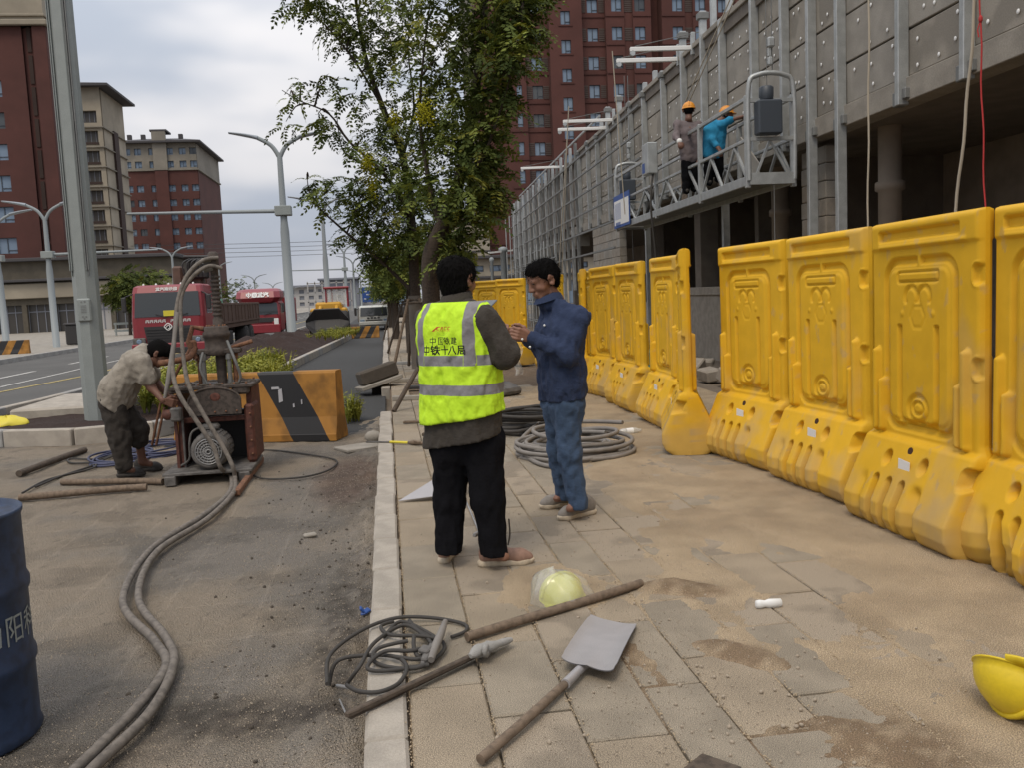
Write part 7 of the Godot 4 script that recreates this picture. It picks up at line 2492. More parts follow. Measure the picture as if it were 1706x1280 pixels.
func man_in_blue() -> void:
	var o := thing("person", "man in a navy shirt and blue jeans looking down at his hands", "person", Vector3(1.1, 0, -5.71))
	var b := o.position
	var F := Vector3(-0.97, 0, 0.24)
	var R := F.cross(UP).normalized() # his right, away from the viewer
	var hc := Vector3(1, 1.552, -5.7) - b
	var ch := Vector3(1.094, 1.21, -5.71) - b
	var wa := Vector3(1.1, 0.883, -5.71) - b
	var hip := Vector3(1.099, 0.745, -5.71) - b
	var shL := Vector3(1.157, 1.307, -5.71) - b - R * 0.148
	var shR := Vector3(1.121, 1.309, -5.71) - b + R * 0.148
	var elL := Vector3(1.101, 1.083, -5.5) - b
	var wrL := Vector3(0.884, 1.203, -5.58) - b
	var elR := Vector3(1.089, 1.049, -5.93) - b
	var wrR := Vector3(0.877, 1.195, -5.78) - b
	var kL := Vector3(1.108, 0.444, -5.62) - b
	var kR := Vector3(1.083, 0.425, -5.86) - b
	var aL := Vector3(1.163, 0.113, -5.62) - b
	var aR := Vector3(1.136, 0.113, -5.92) - b
	var B := [[hip, ch, 0.08, 0.09], [shL, elL, 0.045, 0.038], [elL, wrL, 0.036, 0.026], [shR, elR, 0.045, 0.038], [elR, wrR, 0.036, 0.026], [hip, kL, 0.055, 0.045], [kL, aL, 0.042, 0.034], [hip, kR, 0.055, 0.045], [kR, aR, 0.042, 0.034], [shL, shR, 0.05, 0.05], [hc - F * 0.02, ch + UP * 0.12, 0.048, 0.06], [aL, aL + F * 0.07 - UP * 0.03, 0.034, 0.03], [aR, aR + F * 0.07 - UP * 0.03, 0.034, 0.03]]
	var look := (F - UP * 0.38 + Vector3(0, 0, 0.03)).normalized()
	inst("body", amesh([bones(B, 0.02, 0.04), bones(head_fine(hc, look), 0.005, 0.014), bones(hand_bones(wrL, F + UP * 0.32, R + UP * 0.1, -1.0, 1.0), 0.004, 0.008), bones(hand_bones(wrR, F + UP * 0.25, -R + UP * 0.2, 1.0, 0.85), 0.004, 0.008)]), M.skin, o)
	var hr := look.cross(UP).normalized()
	var hu := hr.cross(look)
	var st := S()
	for s in [-1.0, 1.0]: ball(st, hc + look * 0.081 + hr * s * 0.031 + hu * 0.013, Vector3(0.012, 0.006, 0.012), 5)
	for s in [-1.0, 1.0]: tube(st, [hc + look * 0.091 + hr * s * 0.014 + hu * 0.031, hc + look * 0.089 + hr * s * 0.034 + hu * 0.035, hc + look * 0.076 + hr * s * 0.05 + hu * 0.028], 0.004, 4)
	obj("eyes_and_brows", st, M.eye, o)
	var hair := [[hc + hu * 0.05 - look * 0.036, hc + hu * 0.062 + look * 0.012, 0.087, 0.076], [hc - hu * 0.02 - look * 0.052, hc + hu * 0.02 - look * 0.058, 0.06, 0.066], [hc + hu * 0.085 + look * 0.04 - hr * 0.03, hc + hu * 0.082 + look * 0.042 + hr * 0.03, 0.036, 0.036]]
	for s in [-1.0, 1.0]: hair.append([hc + hu * 0.045 + hr * s * 0.05 - look * 0.0, hc + hu * 0.02 + hr * s * 0.052 - look * 0.035, 0.038, 0.036])
	var hm := bones(hair, 0.006, 0.026, [[-hu, -hu.dot(hc) + 0.072], [look * 1.0 - hu * 0.9, (look - hu * 0.9).dot(hc) + 0.045]], 0.006, 6, Vector3.ONE * 5.5)
	inst("hair", strands(hm, 2600, 0.024, Vector3.DOWN + look), M.hair, inst("hair", amesh([hm]), M.hair, o))
	var J := []
	for s in [-1.0, 1.0]:
		J.append([ch + R * s * 0.085, wa + R * s * 0.075, 0.122, 0.118])
		J.append([wa + R * s * 0.07 + UP * 0.1, hip + R * s * 0.07 - UP * 0.03, 0.115, 0.128])
		J.append([ch + UP * 0.1 + R * s * 0.06, ch + R * s * 0.1, 0.075, 0.1])
	J.append([hc - UP * 0.135 - F * 0.035, shL, 0.058, 0.064])
	J.append([hc - UP * 0.135 - F * 0.035, shR, 0.058, 0.064])
	J.append_array([[shL, elL, 0.068, 0.054], [elL, wrL, 0.054, 0.041], [shR, elR, 0.066, 0.054], [elR, wrR, 0.054, 0.041]])
	J.append([ch + F * 0.03 + UP * 0.02, wa + F * 0.035, 0.105, 0.1])
	inst("shirt", amesh([bones(J, 0.0095, 0.045, [[Vector3(0.1, -1, 0).normalized(), -0.78]], 0.016, 14, Vector3(1.9, 0.9, 1.9))]), M.shirt_navy, o)
	st = S()
	var rings := []
	var cc := hc - UP * 0.118 - F * 0.032
	for q in [[-0.01, 0.078], [0.03, 0.066], [0.045, 0.07], [0.036, 0.08], [0.0, 0.094]]:
		var k := PackedVector3Array()
		for j in 20:
			var a := -TAU * j / 20
			k.append(cc + UP * (q[0] - 0.03 * maxf(sin(a), 0.0)) + (R * cos(a) + F * sin(a) * 1.05) * q[1])
		rings.append(k)
	loft(st, rings, false)
	obj("collar", st, M.shirt_navy, o)
	st = S()
	for p in [Vector3(0.982, 1.272, -5.62), Vector3(0.961, 1.206, -5.6), Vector3(0.822, 1.197, -5.52), Vector3(0.865, 1.148, -5.5)]: ball(st, p - b, Vector3(0.008, 0.008, 0.008), 4)
	obj("button", st, M.paint_white, o)
	var hl := hip - R * 0.075
	var hR := hip + R * 0.075
	var Tt := [[hl + UP * 0.06, hl, 0.108, 0.108], [hR + UP * 0.06, hR, 0.108, 0.108], [hl, kL, 0.1, 0.074], [kL, aL - UP * 0.06, 0.074, 0.062], [hR, kR, 0.1, 0.074], [kR, aR - UP * 0.06, 0.074, 0.062], [hip - UP * 0.02, hip - UP * 0.07, 0.1, 0.09]]
	inst("jeans", amesh([bones(Tt, 0.0105, 0.035, [[Vector3.DOWN, -0.07]], 0.015, 17, Vector3(2.2, 1.0, 2.2))]), M.denim, o)
	shoe(o, Vector3(1.259, 0, -5.744) - b, Vector3(1.259, 0, -5.744) - b + Vector3(-0.235, 0, 0.11), M.shoe_grey)
	shoe(o, Vector3(1.212, 0, -6.025) - b, Vector3(1.212, 0, -6.025) - b + Vector3(-0.25, 0, 0.04), M.shoe_grey)
	# clear plastic strip hanging from his hands
	st = S()
	var g := grid(4, 12, func(u: float, v: float) -> Vector3: return Vector3(0.798, 1.169, -5.6) + Vector3((u - 0.5) * 0.05 + 0.012 * sin(v * 9.0), -0.2 * v, 0.02 * sin(u * 5.0 + v * 7.0)))
	tag(inst("plastic_bag", g, M.plastic_film), "clear plastic bag hanging from the hands of the man in blue", "bag")
func bending_worker() -> void:
	var o := thing("person", "worker in a dusty grey shirt bending over the pump rig", "person", Vector3(-2.45, -0.14, -9.0))
	var b := o.position
	var F := Vector3(0.97, 0, -0.2)
	var R := F.cross(UP).normalized() # his right, towards the viewer
	var hc := Vector3(-2.181, 1.057, -8.98) - b
	var sh := Vector3(-2.366, 1.021, -8.98) - b
	var wa := Vector3(-2.596, 0.747, -8.98) - b
	var hip := Vector3(-2.624, 0.61, -8.98) - b
	var sR := sh + R * 0.17 + Vector3(0.03, -0.02, 0)
	var sL := sh - R * 0.17 + Vector3(0.03, -0.02, 0)
	var eR := Vector3(-2.232, 0.758, -8.82) - b
	var wR := Vector3(-2.115, 0.629, -8.74) - b
	var eL := Vector3(-2.27, 0.753, -9.2) - b
	var wL := Vector3(-2.117, 0.613, -9.1) - b
	var kR := Vector3(-2.585, 0.292, -8.92) - b
	var aR := Vector3(-2.564, -0.013, -8.93) - b
	var kL := Vector3(-2.47, 0.331, -9.12) - b
	var aL := Vector3(-2.468, -0.01, -9.2) - b
	var B := [[hip, sh, 0.1, 0.11], [sR, eR, 0.048, 0.04], [eR, wR, 0.038, 0.028], [sL, eL, 0.048, 0.04], [eL, wL, 0.038, 0.028], [hip, kR, 0.065, 0.05], [kR, aR, 0.048, 0.036], [hip, kL, 0.065, 0.05], [kL, aL, 0.05, 0.036], [sh, hc, 0.07, 0.05], [aR, aR + F * 0.07 - UP * 0.03, 0.034, 0.03], [aL, aL + F * 0.07 - UP * 0.03, 0.034, 0.03]]
	var look := (F * 0.75 - UP * 0.6).normalized()
	inst("body", amesh([bones(B, 0.016, 0.04), bones(head_fine(hc, look), 0.007, 0.016), bones(hand_bones(wR, F - UP * 0.4, -R, 1.0, 0.8), 0.005, 0.01), bones(hand_bones(wL, F - UP * 0.3, R, -1.0, 0.8), 0.005, 0.01)]), M.skin_dark, o)
	var hr := look.cross(UP).normalized()
	var hu := hr.cross(look)
	inst("hair", amesh([bones([[hc + hu * 0.048 - look * 0.03, hc + hu * 0.06 + look * 0.03, 0.09, 0.08], [hc - hu * 0.02 - look * 0.055, hc + hu * 0.02 - look * 0.06, 0.058, 0.066], [hc + hu * 0.03 + hr * 0.05, hc + hu * 0.02 - hr * 0.05, 0.046, 0.046]], 0.008, 0.03, [[-hu, -hu.dot(hc) + 0.07]], 0.004, 6, Vector3.ONE * 5.0)]), M.hair, o)
	var d := (sh - wa).normalized()
	var J := []
	for s in [-1.0, 1.0]:
		J.append([sh + R * s * 0.1 - d * 0.04, wa + R * s * 0.08, 0.13, 0.135])
		J.append([wa + R * s * 0.08, hip + R * s * 0.07 - d * 0.03, 0.135, 0.13])
	J.append_array([[sh - UP * 0.06, wa + Vector3(0.06, -0.1, 0), 0.11, 0.11], [sR, sR.lerp(eR, 0.62), 0.092, 0.088], [sL, sL.lerp(eL, 0.62), 0.092, 0.088], [sh + d * 0.03, sh + d * 0.09 + UP * 0.01, 0.1, 0.075]])
	inst("shirt", amesh([bones(J, 0.012, 0.05, [[-d * 1.0, -d.dot(hip) + 0.03]], 0.016, 24, Vector3(1.6, 1.0, 1.6))]), M.shirt_grey, o)
	var hRr := hip + R * 0.07
	var hLl := hip - R * 0.07
	inst("trousers", amesh([bones([[hRr + UP * 0.02, kR, 0.125, 0.098], [kR, aR + UP * 0.03, 0.098, 0.082], [hLl + UP * 0.02, kL, 0.12, 0.1], [kL, kL.lerp(aL, 0.3), 0.1, 0.092]], 0.012, 0.04, [], 0.02, 27, Vector3(1.3, 0.9, 1.3))]), M.trousers_grey, o)
	shoe(o, Vector3(-2.668, -0.14, -9.168) - b, Vector3(-2.668, -0.14, -9.168) - b + Vector3(0.23, 0, 0.02), M.shoe_dark)
	shoe(o, Vector3(-2.583, -0.14, -9.449) - b, Vector3(-2.583, -0.14, -9.449) - b + Vector3(0.25, 0, 0.05), M.shoe_dark)
func helmet(st: SurfaceTool, c: Vector3, b: Basis, s := 1.0) -> void:
	var t := Transform3D(b.scaled(Vector3(0.93, 1.0, 1.12) * s), c)
	var pr := []
	for i in 9:
		var a := i / 8.0 * PI / 2
		pr.append([maxf(cos(a) * 0.118, 0.003), 0.0 + sin(a) * 0.118])
	lathe(st, [[0.114, -0.004], [0.122, -0.006], [0.124, 0.0]] + pr, 26, t, false)
	# brim towards -z, ridge over the crown
	var rings := []
	for i in 9:
		var a := lerpf(-0.95, 0.95, i / 8.0)
		var d := Vector3(sin(a), 0, -cos(a))
		var k := PackedVector3Array()
		var w := 0.055 * cos(a * 1.3)
		for q in [[0.114, 0.004], [0.114 + w, -0.012], [0.114 + w, -0.018], [0.114, -0.004]]: k.append(t * (d * q[0] + UP * q[1]))
		rings.append(k)
	loft(st, rings, true, 3)
	var rg := []
	for i in 11:
		var a := lerpf(0.25, PI - 0.25, i / 10.0)
		rg.append(t * Vector3(0, sin(a) * 0.1195, -cos(a) * 0.1195))
	tube(st, rg, 0.0105 * s, 6)
func gondola_workers() -> void:
	var spec := [{"label": "worker in a mauve shirt and orange helmet standing in the gondola", "hc": Vector3(5.237, 4.421, -15), "look": Vector3(0.3, -0.1, -0.9), "sh": [Vector3(5.042, 4.197, -15), Vector3(5.41, 4.17, -15)], "el": [Vector3(4.971, 3.973, -14.9), Vector3(5.45, 3.844, -14.9)], "wr": [Vector3(4.971, 3.869, -14.75), Vector3(5.346, 3.613, -14.8)], "hip": Vector3(5.258, 3.605, -15), "foot": [Vector3(5.159, 3.046, -15), Vector3(5.308, 3.082, -15)], "m": "shirt_mauve", "c": Vector3(5.226, 3.985, -15)},
		{"label": "worker in a bright blue shirt and orange helmet reaching along the gondola", "hc": Vector3(5.626, 4.197, -14.3), "look": Vector3(0.9, -0.2, 0.2), "sh": [Vector3(5.396, 4.049, -14.4), Vector3(5.513, 4.029, -14.2)], "el": [Vector3(5.337, 3.805, -14.2), Vector3(5.606, 4.083, -14.1)], "wr": [Vector3(5.396, 3.655, -14.1), Vector3(5.716, 4.099, -14)], "hip": Vector3(5.407, 3.581, -14.35), "foot": [Vector3(5.343, 3.108, -14.4), Vector3(5.509, 3.161, -14.4)], "m": "shirt_blue", "c": Vector3(5.426, 3.878, -14.3)}]
	for s in spec:
		var f0: Vector3 = s.foot[0]
		var o := thing("person", s.label, "person", Vector3(f0.x, f0.y, f0.z))
		var b := f0
		var c: Vector3 = s.c - b
		var hip: Vector3 = s.hip - b
		var hc: Vector3 = s.hc - b
		var B := [[c + UP * 0.1, hip, 0.11, 0.1], [hc, c + UP * 0.15, 0.05, 0.07]]
		var J := [[c + UP * 0.08 + Vector3(-0.07, 0, 0), hip + Vector3(-0.06, 0.03, 0), 0.125, 0.12], [c + UP * 0.08 + Vector3(0.07, 0, 0), hip + Vector3(0.06, 0.03, 0), 0.125, 0.12]]
		var Tt := []
		for k in 2:
			var sh: Vector3 = s.sh[k] - b
			var el: Vector3 = s.el[k] - b
			var wr: Vector3 = s.wr[k] - b
			var ft: Vector3 = s.foot[k] - b
			var hp := hip + Vector3(-0.07 + k * 0.14, 0, 0)
			B.append_array([[sh, el, 0.045, 0.038], [el, wr, 0.036, 0.028], [hp, ft + UP * 0.06, 0.06, 0.04]])
			B.append_array(hand_bones(wr, wr - el, Vector3.DOWN, 1.0, 0.7))
			J.append_array([[c + UP * 0.18, sh, 0.07, 0.07], [sh, el, 0.066, 0.055], [el, el.lerp(wr, 0.75 if k == 0 else 0.2), 0.055, 0.046]])
			Tt.append_array([[hp + UP * 0.05, hp.lerp(ft, 0.5), 0.105, 0.085], [hp.lerp(ft, 0.5), ft + UP * 0.05, 0.085, 0.065]])
		inst("body", amesh([bones(B, 0.014, 0.03), bones(head_fine(hc, s.look), 0.008, 0.016)]), M.skin_dark, o)
		inst("shirt", amesh([bones(J, 0.013, 0.045, [], 0.012, 5)]), M[s.m], o)
		inst("trousers", amesh([bones(Tt, 0.014, 0.04, [], 0.012, 6)]), M.trousers_black, o)
		var st := S()
		ball(st, hc + UP * 0.005 - Vector3(s.look).normalized() * 0.032, Vector3(0.083, 0.088, 0.083), 8)
		obj("hair", st, M.hair, o)
		st = S()
		for k in 2:
			var ft: Vector3 = s.foot[k] - b
			ball(st, ft + Vector3(0, 0.045, -0.04), Vector3(0.05, 0.05, 0.13), 6)
		obj("boot", st, M.shoe_dark, o)
		st = S()
		var lk: Vector3 = s.look
		var z := -Vector3(lk.x, 0, lk.z).normalized()
		helmet(st, s.hc + UP * 0.03, Basis(UP.cross(z), UP, z), 1.0)
		one("hard_hat", st, M.orange, ["orange hard hat on the worker in the mauve shirt", "orange hard hat on the worker in the blue shirt"][0 if s.m == "shirt_mauve" else 1], "hard hat")
		if s.m == "shirt_mauve":
			st = S()
			ball(st, s.wr[0] + Vector3(0, 0, 0.02), Vector3(0.05, 0.055, 0.05), 6)
			obj("glove", st, M.paint_white, o).position = -o.position
# ---------------------------------------------------------------- things lying about
func loose(pts: Array, dy := 0.0) -> Array:
	var o := []
	for p in pts: o.append(p + UP * dy)
	return o
func coil(st: SurfaceTool, c: Vector3, rx: float, rz: float, turns: int, r: float, hgt: float, sd: int) -> void:
	var n := RandomNumberGenerator.new()
	n.seed = sd
	var pts := []
	var ph := n.randf() * 6.0
	for i in turns * 14:
		var a := TAU * i / 14.0
		var k := 1.0 - 0.28 * fmod(i / 14.0 * 0.618, 1.0)
		var e := Vector2(sin(a * 0.37 + ph), cos(a * 0.23 + ph)) * 0.05
		pts.append(c + Vector3(cos(a) * rx * k + e.x, r + hgt * (0.5 + 0.5 * sin(a * 0.173 + ph)) * float(i) / (turns * 14) + 0.012 * sin(a * 1.7), sin(a) * rz * k + e.y))
	tube(st, smooth(pts, 2), r, 7)
func clutter() -> void:
	# blue drum at the left edge
	var o := thing("oil_drum", "dark blue steel drum with white lettering at the left edge", "drum", Vector3(-1.735, -0.14, -3.6))
	var st := S()
	var pr := [[0.29, 0.0], [0.298, 0.012], [0.29, 0.03]]
	for q in [0.3, 0.59]: pr.append_array([[0.29, q - 0.035], [0.3, q - 0.012], [0.3, q + 0.012], [0.29, q + 0.035]])
	pr.append_array([[0.29, 0.855], [0.298, 0.87], [0.298, 0.885], [0.285, 0.885], [0.28, 0.868], [0.27, 0.864]])
	lathe(st, pr, 48)
	obj("drum_body", st, M.barrel_blue, o)
	st = S()
	lathe(st, [[0.035, 0.866], [0.035, 0.884], [0.025, 0.886]], 14, at(Vector3(-0.12, 0, 0.12)))
	lathe(st, [[0.03, 0.866], [0.03, 0.88], [0.02, 0.882]], 14, at(Vector3(0.15, 0, -0.1)))
	obj("bung", st, M.barrel_blue, o)
	for k in 3:
		st = S()
		glyphs(st, [[HAN.dong, HAN.yang, HAN.ke][k]], 0.85, func(u: float, v: float) -> Vector3:
			var a := 1.13 + (u + (k - 1) * 11.5) * 0.0335
			return Vector3(sin(a) * 0.2925, 0.395 + v * 0.0105, cos(a) * 0.2925))
		obj("lettering", st, M.pole_paint, o)
	# cable tangle with the welding tongs at the kerb
	st = S()
	var g := [[545,1140],[552,1092],[600,1050],[660,1030],[722,1028],[770,1040],[776,1052],[758,1066],[720,1082],[660,1108],[620,1122],[610,1100],[630,1070],[672,1045],[650,1036],[636,1042],[640,1054],[690,1058],[738,1066],[742,1090],[700,1112],[650,1108],[625,1098],[622,1088],[660,1092],[676,1106],[672,1130],[640,1150],[600,1152],[580,1142],[592,1124],[560,1122]]
	st = S()
	tube(st, smooth([Vector3(-0.313, 0, -3.45), Vector3(-0.319, 0, -3.739), Vector3(-0.199, 0.02, -3.932), Vector3(-0.038, 0.03, -4.03), Vector3(0.13, 0.02, -4.013), Vector3(0.261, 0.01, -3.929), Vector3(0.263, 0.01, -3.839), Vector3(0.196, 0.01, -3.785)], 6), 0.0085, 7)
	tube(st, smooth([Vector3(-0.322, -0.08, -3.622), Vector3(-0.284, 0.01, -3.642), Vector3(-0.161, 0.02, -3.65), Vector3(-0.043, 0.03, -3.576), Vector3(-0.002, 0.03, -3.463), Vector3(-0.035, 0.02, -3.347), Vector3(-0.109, 0.02, -3.285), Vector3(-0.187, 0.01, -3.331), Vector3(-0.242, -0.04, -3.512)], 6), 0.0085, 7)
	tube(st, smooth([Vector3(-0.246, -0.06, -3.57), Vector3(-0.188, 0.02, -3.545), Vector3(-0.13, 0.03, -3.761), Vector3(-0.007, 0.03, -3.93), Vector3(0.075, 0.03, -3.792), Vector3(0.107, 0.03, -3.647), Vector3(0.053, 0.03, -3.534), Vector3(-0.055, 0.04, -3.561)], 6), 0.0085, 7)
	tube(st, smooth([Vector3(-0.052, 0.02, -4.015), Vector3(-0.106, 0.03, -3.941), Vector3(-0.066, 0.03, -3.828), Vector3(0.062, 0.04, -3.755), Vector3(0.148, 0.03, -3.704), Vector3(0.149, 0.02, -3.61), Vector3(0.05, 0.02, -3.474), Vector3(-0.068, 0.02, -3.504), Vector3(-0.136, 0.02, -3.593), Vector3(-0.112, 0.03, -3.69), Vector3(0.009, 0.04, -3.714)], 6), 0.0085, 7)
	tube(st, smooth([Vector3(-0.093, 0.02, -3.833), Vector3(-0.017, 0.03, -3.978), Vector3(0.104, 0.03, -3.798), Vector3(0.125, 0.03, -3.696), Vector3(0.031, 0.05, -3.577), Vector3(-0.09, 0.05, -3.595), Vector3(-0.158, 0.03, -3.502), Vector3(-0.092, 0.02, -3.474), Vector3(0.086, 0.02, -3.489)], 6), 0.0085, 7)
	tube(st, smooth([Vector3(0.021, 0.03, -3.983), Vector3(0.054, 0.03, -3.855), Vector3(0.12, 0.02, -3.723), Vector3(0.054, 0.03, -3.558), Vector3(0.032, 0.04, -3.628), Vector3(0.036, 0.05, -3.736)], 6), 0.009, 7)
	one("welding_cable", st, M.hose_black, "tangled dark cable coiled over the kerb beside the rods", "cable")
	o = thing("welding_tongs", "grey taped welding tongs lying on the tangled cable", "tool", Vector3(0.114, 0, -3.722))
	var ob := o.position
	st = S()
	tube(st, [Vector3(0.176, 0.06, -3.845) - ob, Vector3(0.15, 0.065, -3.701) - ob, Vector3(0.12, 0.06, -3.581) - ob, Vector3(0.095, 0.04, -3.487) - ob], [0.012, 0.017, 0.018, 0.014], 10)
	obj("handle", st, M.hose_grey, o)
	st = S()
	bar(st, Vector3(0.111, 0.06, -3.596) - ob, Vector3(0.066, 0.03, -3.506) - ob, 0.03, 0.02, 0.005)
	bar(st, Vector3(0.09, 0.06, -3.576) - ob, Vector3(0.064, 0.05, -3.544) - ob, 0.05, 0.02, 0.005)
	bar(st, Vector3(0.074, 0.04, -3.554) - ob, Vector3(0.06, 0.02, -3.495) - ob, 0.018, 0.014, 0.003)
	obj("jaw", st, M.machine_grey, o)
	# rod with wrench tied on
	o = thing("steel_bar", "long grey bar lying across the kerb with a clamp tied to its end", "bar", Vector3(0.047, 0, -3.418))
	ob = o.position
	st = S()
	bar(st, Vector3(-0.223, 0.03, -3.098) - ob, Vector3(0.425, 0.03, -3.646) - ob, 0.024, 0.02, 0.004)
	bar(st, Vector3(-0.214, 0.012, -3.116) - ob, Vector3(0.299, 0.012, -3.566) - ob, 0.02, 0.012, 0.003)
	obj("bar", st, M.wood_dark, o)
	st = S()
	tube(st, smooth([Vector3(0.251, 0.05, -3.459) - ob, Vector3(0.294, 0.06, -3.498) - ob, Vector3(0.352, 0.055, -3.535) - ob, Vector3(0.437, 0.04, -3.617) - ob], 4), [0.01, 0.016, 0.022, 0.025, 0.024, 0.02, 0.022, 0.024, 0.02, 0.015, 0.016, 0.014, 0.01], 8)
	tube(st, smooth([Vector3(0.245, 0.03, -3.51) - ob, Vector3(0.294, 0.03, -3.51) - ob, Vector3(0.322, 0.05, -3.491) - ob], 4), 0.011, 7)
	for k in 3: tube(st, smooth([Vector3(0.33, 0.06, -3.553) - ob, Vector3(0.31, 0.075, -3.457) - ob, Vector3(0.318, 0.03, -3.504) - ob, Vector3(0.343, 0.02, -3.6) - ob, Vector3(0.33, 0.06, -3.553) - ob], 3), 0.01 + 0.001 * k, 6, false)
	obj("clamp", st, M.kerb_gray, o)
	st = S()
	tube(st, [Vector3(-0.275, -0.1, -3.52) - ob, Vector3(-0.228, 0, -3.172) - ob], 0.004, 5)
	tube(st, [Vector3(-0.291, -0.1, -3.654) - ob, Vector3(-0.235, -0.06, -3.533) - ob], 0.008, 6)
	obj("spike", st, M.steel_grey, o)
	# wooden pole
	st = S()
	tube(st, smooth([Vector3(0.26, 0.022, -3.737), Vector3(0.551, 0.024, -3.89), Vector3(0.864, 0.024, -4.051), Vector3(1.171, 0.022, -4.226)], 4), 0.021, 12)
	one("wooden_pole", st, M.wood, "round wooden pole lying on the pavement beside the bagged helmet", "pole")
	# shovel in front
	o = thing("shovel", "square bladed shovel with a worn wooden handle in the foreground", "shovel", Vector3(0.639, 0, -3.273))
	ob = o.position
	st = S()
	tube(st, smooth([Vector3(0.211, 0.02, -2.71) - ob, Vector3(0.374, 0.03, -2.9) - ob, Vector3(0.541, 0.03, -3.122) - ob, Vector3(0.641, 0.028, -3.252) - ob], 4), [0.0175, 0.0175, 0.017, 0.017, 0.017, 0.017, 0.0165, 0.0165, 0.016, 0.016, 0.0155, 0.0155, 0.015], 10)
	obj("handle", st, M.wood, o)
	st = S()
	tube(st, smooth([Vector3(0.576, 0.032, -3.161) - ob, Vector3(0.662, 0.03, -3.287) - ob, Vector3(0.742, 0.022, -3.405) - ob, Vector3(0.807, 0.008, -3.545) - ob], 3), [0.019, 0.0185, 0.018, 0.018, 0.016, 0.014, 0.011, 0.008, 0.006, 0.004], 10)
	obj("socket", st, M.shovel_steel, o)
	var q0 := Vector3(0.591, 0.022, -3.335) - ob
	var q1 := Vector3(0.763, 0.022, -3.17) - ob
	var q2 := Vector3(1.008, 0.002, -3.717) - ob
	var q3 := Vector3(0.836, 0.002, -3.884) - ob
	var bl := func(u: float, v: float, up: float) -> Vector3:
		var p := q0.lerp(q1, u).lerp(q3.lerp(q2, u), v)
		var e := absf(u - 0.5) * 2.0
		p.y += up + 0.026 * pow(e, 3.0) * (1.0 - v * 0.5) + 0.012 * sin(v * PI) + 0.03 * pow(1.0 - v, 4.0) * (1.0 - e * 0.6)
		if e > 0.9 and (v < 0.08 or v > 0.92): p = p.lerp(q0.lerp(q2, 0.5), 0.025)
		return p
	var top := grid(18, 18, func(u: float, v: float) -> Vector3: return bl.call(u, v, 0.004))
	var bot := grid(18, 18, func(u: float, v: float) -> Vector3: return bl.call(1.0 - u, v, 0.0))
	inst("blade", amesh([top.surface_get_arrays(0), bot.surface_get_arrays(0)]), M.shovel_steel, o)
	# helmet in a clear bag
	o = thing("bagged_helmet", "lime hard hat in a clear plastic bag on the pavement beside the wooden pole", "hard hat", Vector3(0.755, 0, -4.152))
	st = S()
	helmet(st, Vector3(0, 0.012, 0), Basis(UP, 1.9) * Basis(Vector3.RIGHT, -0.08), 1.0)
	obj("shell", st, M.helmet_lime, o)
	var film := grid(36, 14, func(u: float, v: float) -> Vector3:
		var a := -TAU * u
		var r := 0.145 * pow(cos(v * PI / 2), 0.8) + 0.004
		var c := 1.0 + 0.06 * sin(a * 5.0 + v * 5.0) + 0.05 * sin(a * 11.0 - v * 9.0)
		return Vector3(cos(a) * r * c - 0.03 * v, 0.004 + 0.138 * sin(v * PI / 2) + (0.03 * v * maxf(0.0, cos(a - 2.6))), sin(a) * r * c))
	inst("plastic_wrap", film, M.plastic_film, o)
	# helmet at the right edge, lying on its side
	o = thing("hard_hat", "scuffed yellow hard hat lying on its side at the right edge", "hard hat", Vector3(1.999, 0, -2.649) + Vector3(0.02, 0.09, 0.0))
	st = S()
	var hb := Basis(Vector3(0.2, 0, 1).normalized(), -1.15) * Basis(UP, 2.2)
	hb = Basis(Vector3.RIGHT, -0.4) * Basis(Vector3.BACK, -0.55) * Basis(Vector3.RIGHT, PI)
	helmet(st, Vector3(0, 0.04, 0), hb, 1.15)
	obj("shell", st, M.helmet_yellow, o)
	st = S()
	tube(st, smooth([hb * Vector3(-0.09, 0.01, 0.03) + UP * 0.03, hb * Vector3(-0.05, 0.07, 0.0) + UP * 0.03, hb * Vector3(0.05, 0.07, 0.0) + UP * 0.03, hb * Vector3(0.09, 0.01, 0.03) + UP * 0.03], 4), 0.008, 6)
	box(st, Vector3.ZERO, Vector3(0.11, 0.04, 0.02), 0.005, Transform3D(hb, hb * Vector3(0.0, 0.0, -0.1) + UP * 0.04))
	obj("headband", st, M.truck_dark, o)
	st = S()
	lathe(st, [[0.116, -0.006], [0.1, -0.002], [0.1, 0.01]], 24, Transform3D(hb.scaled(Vector3(0.93, 1, 1.12)), UP * 0.03), false)
	obj("cradle", st, M.sand if false else M.rope_beige, o)
	# litter
	st = S()
	var cup := Vector3(1.652, 0.018, -3.804)
	lathe(st, [[0.012, -0.06], [0.02, -0.055], [0.022, 0.0], [0.016, 0.02], [0.021, 0.045], [0.018, 0.062], [0.008, 0.064]], 12, Transform3D(Basis(Vector3.BACK, PI / 2 - 0.02).scaled(Vector3(1, 1, 0.8)), cup))
	one("crushed_cup", st, M.paint_white, "crushed white plastic cup lying alone on the sand", "cup")
	st = S()
	var bo := Vector3(2.379, 0.034, -8.81)
	lathe(st, [[0.01, -0.115], [0.013, -0.112], [0.014, -0.09], [0.032, -0.06], [0.033, 0.09], [0.028, 0.105], [0.005, 0.108]], 14, Transform3D(Basis(Vector3.BACK, PI / 2 + 0.05), bo))
	var bm := M.plastic_film.duplicate() as StandardMaterial3D
	bm.albedo_color.a = 0.55
	o = one("plastic_bottle", st, bm, "clear plastic bottle lying in front of the edge on fence panel", "bottle")
	st = S()
	lathe(st, [[0.034, -0.03], [0.034, 0.04]], 14, Transform3D(Basis(Vector3.BACK, PI / 2 + 0.05), bo), false)
	obj("bottle_label", st, M.paint_white, o)
	st = S()
	box(st, Vector3.ZERO, Vector3(0.12, 0.02, 0.14), 0.004, Transform3D(Basis(UP, 0.7), Vector3(0.897, 0.012, -2.505)))
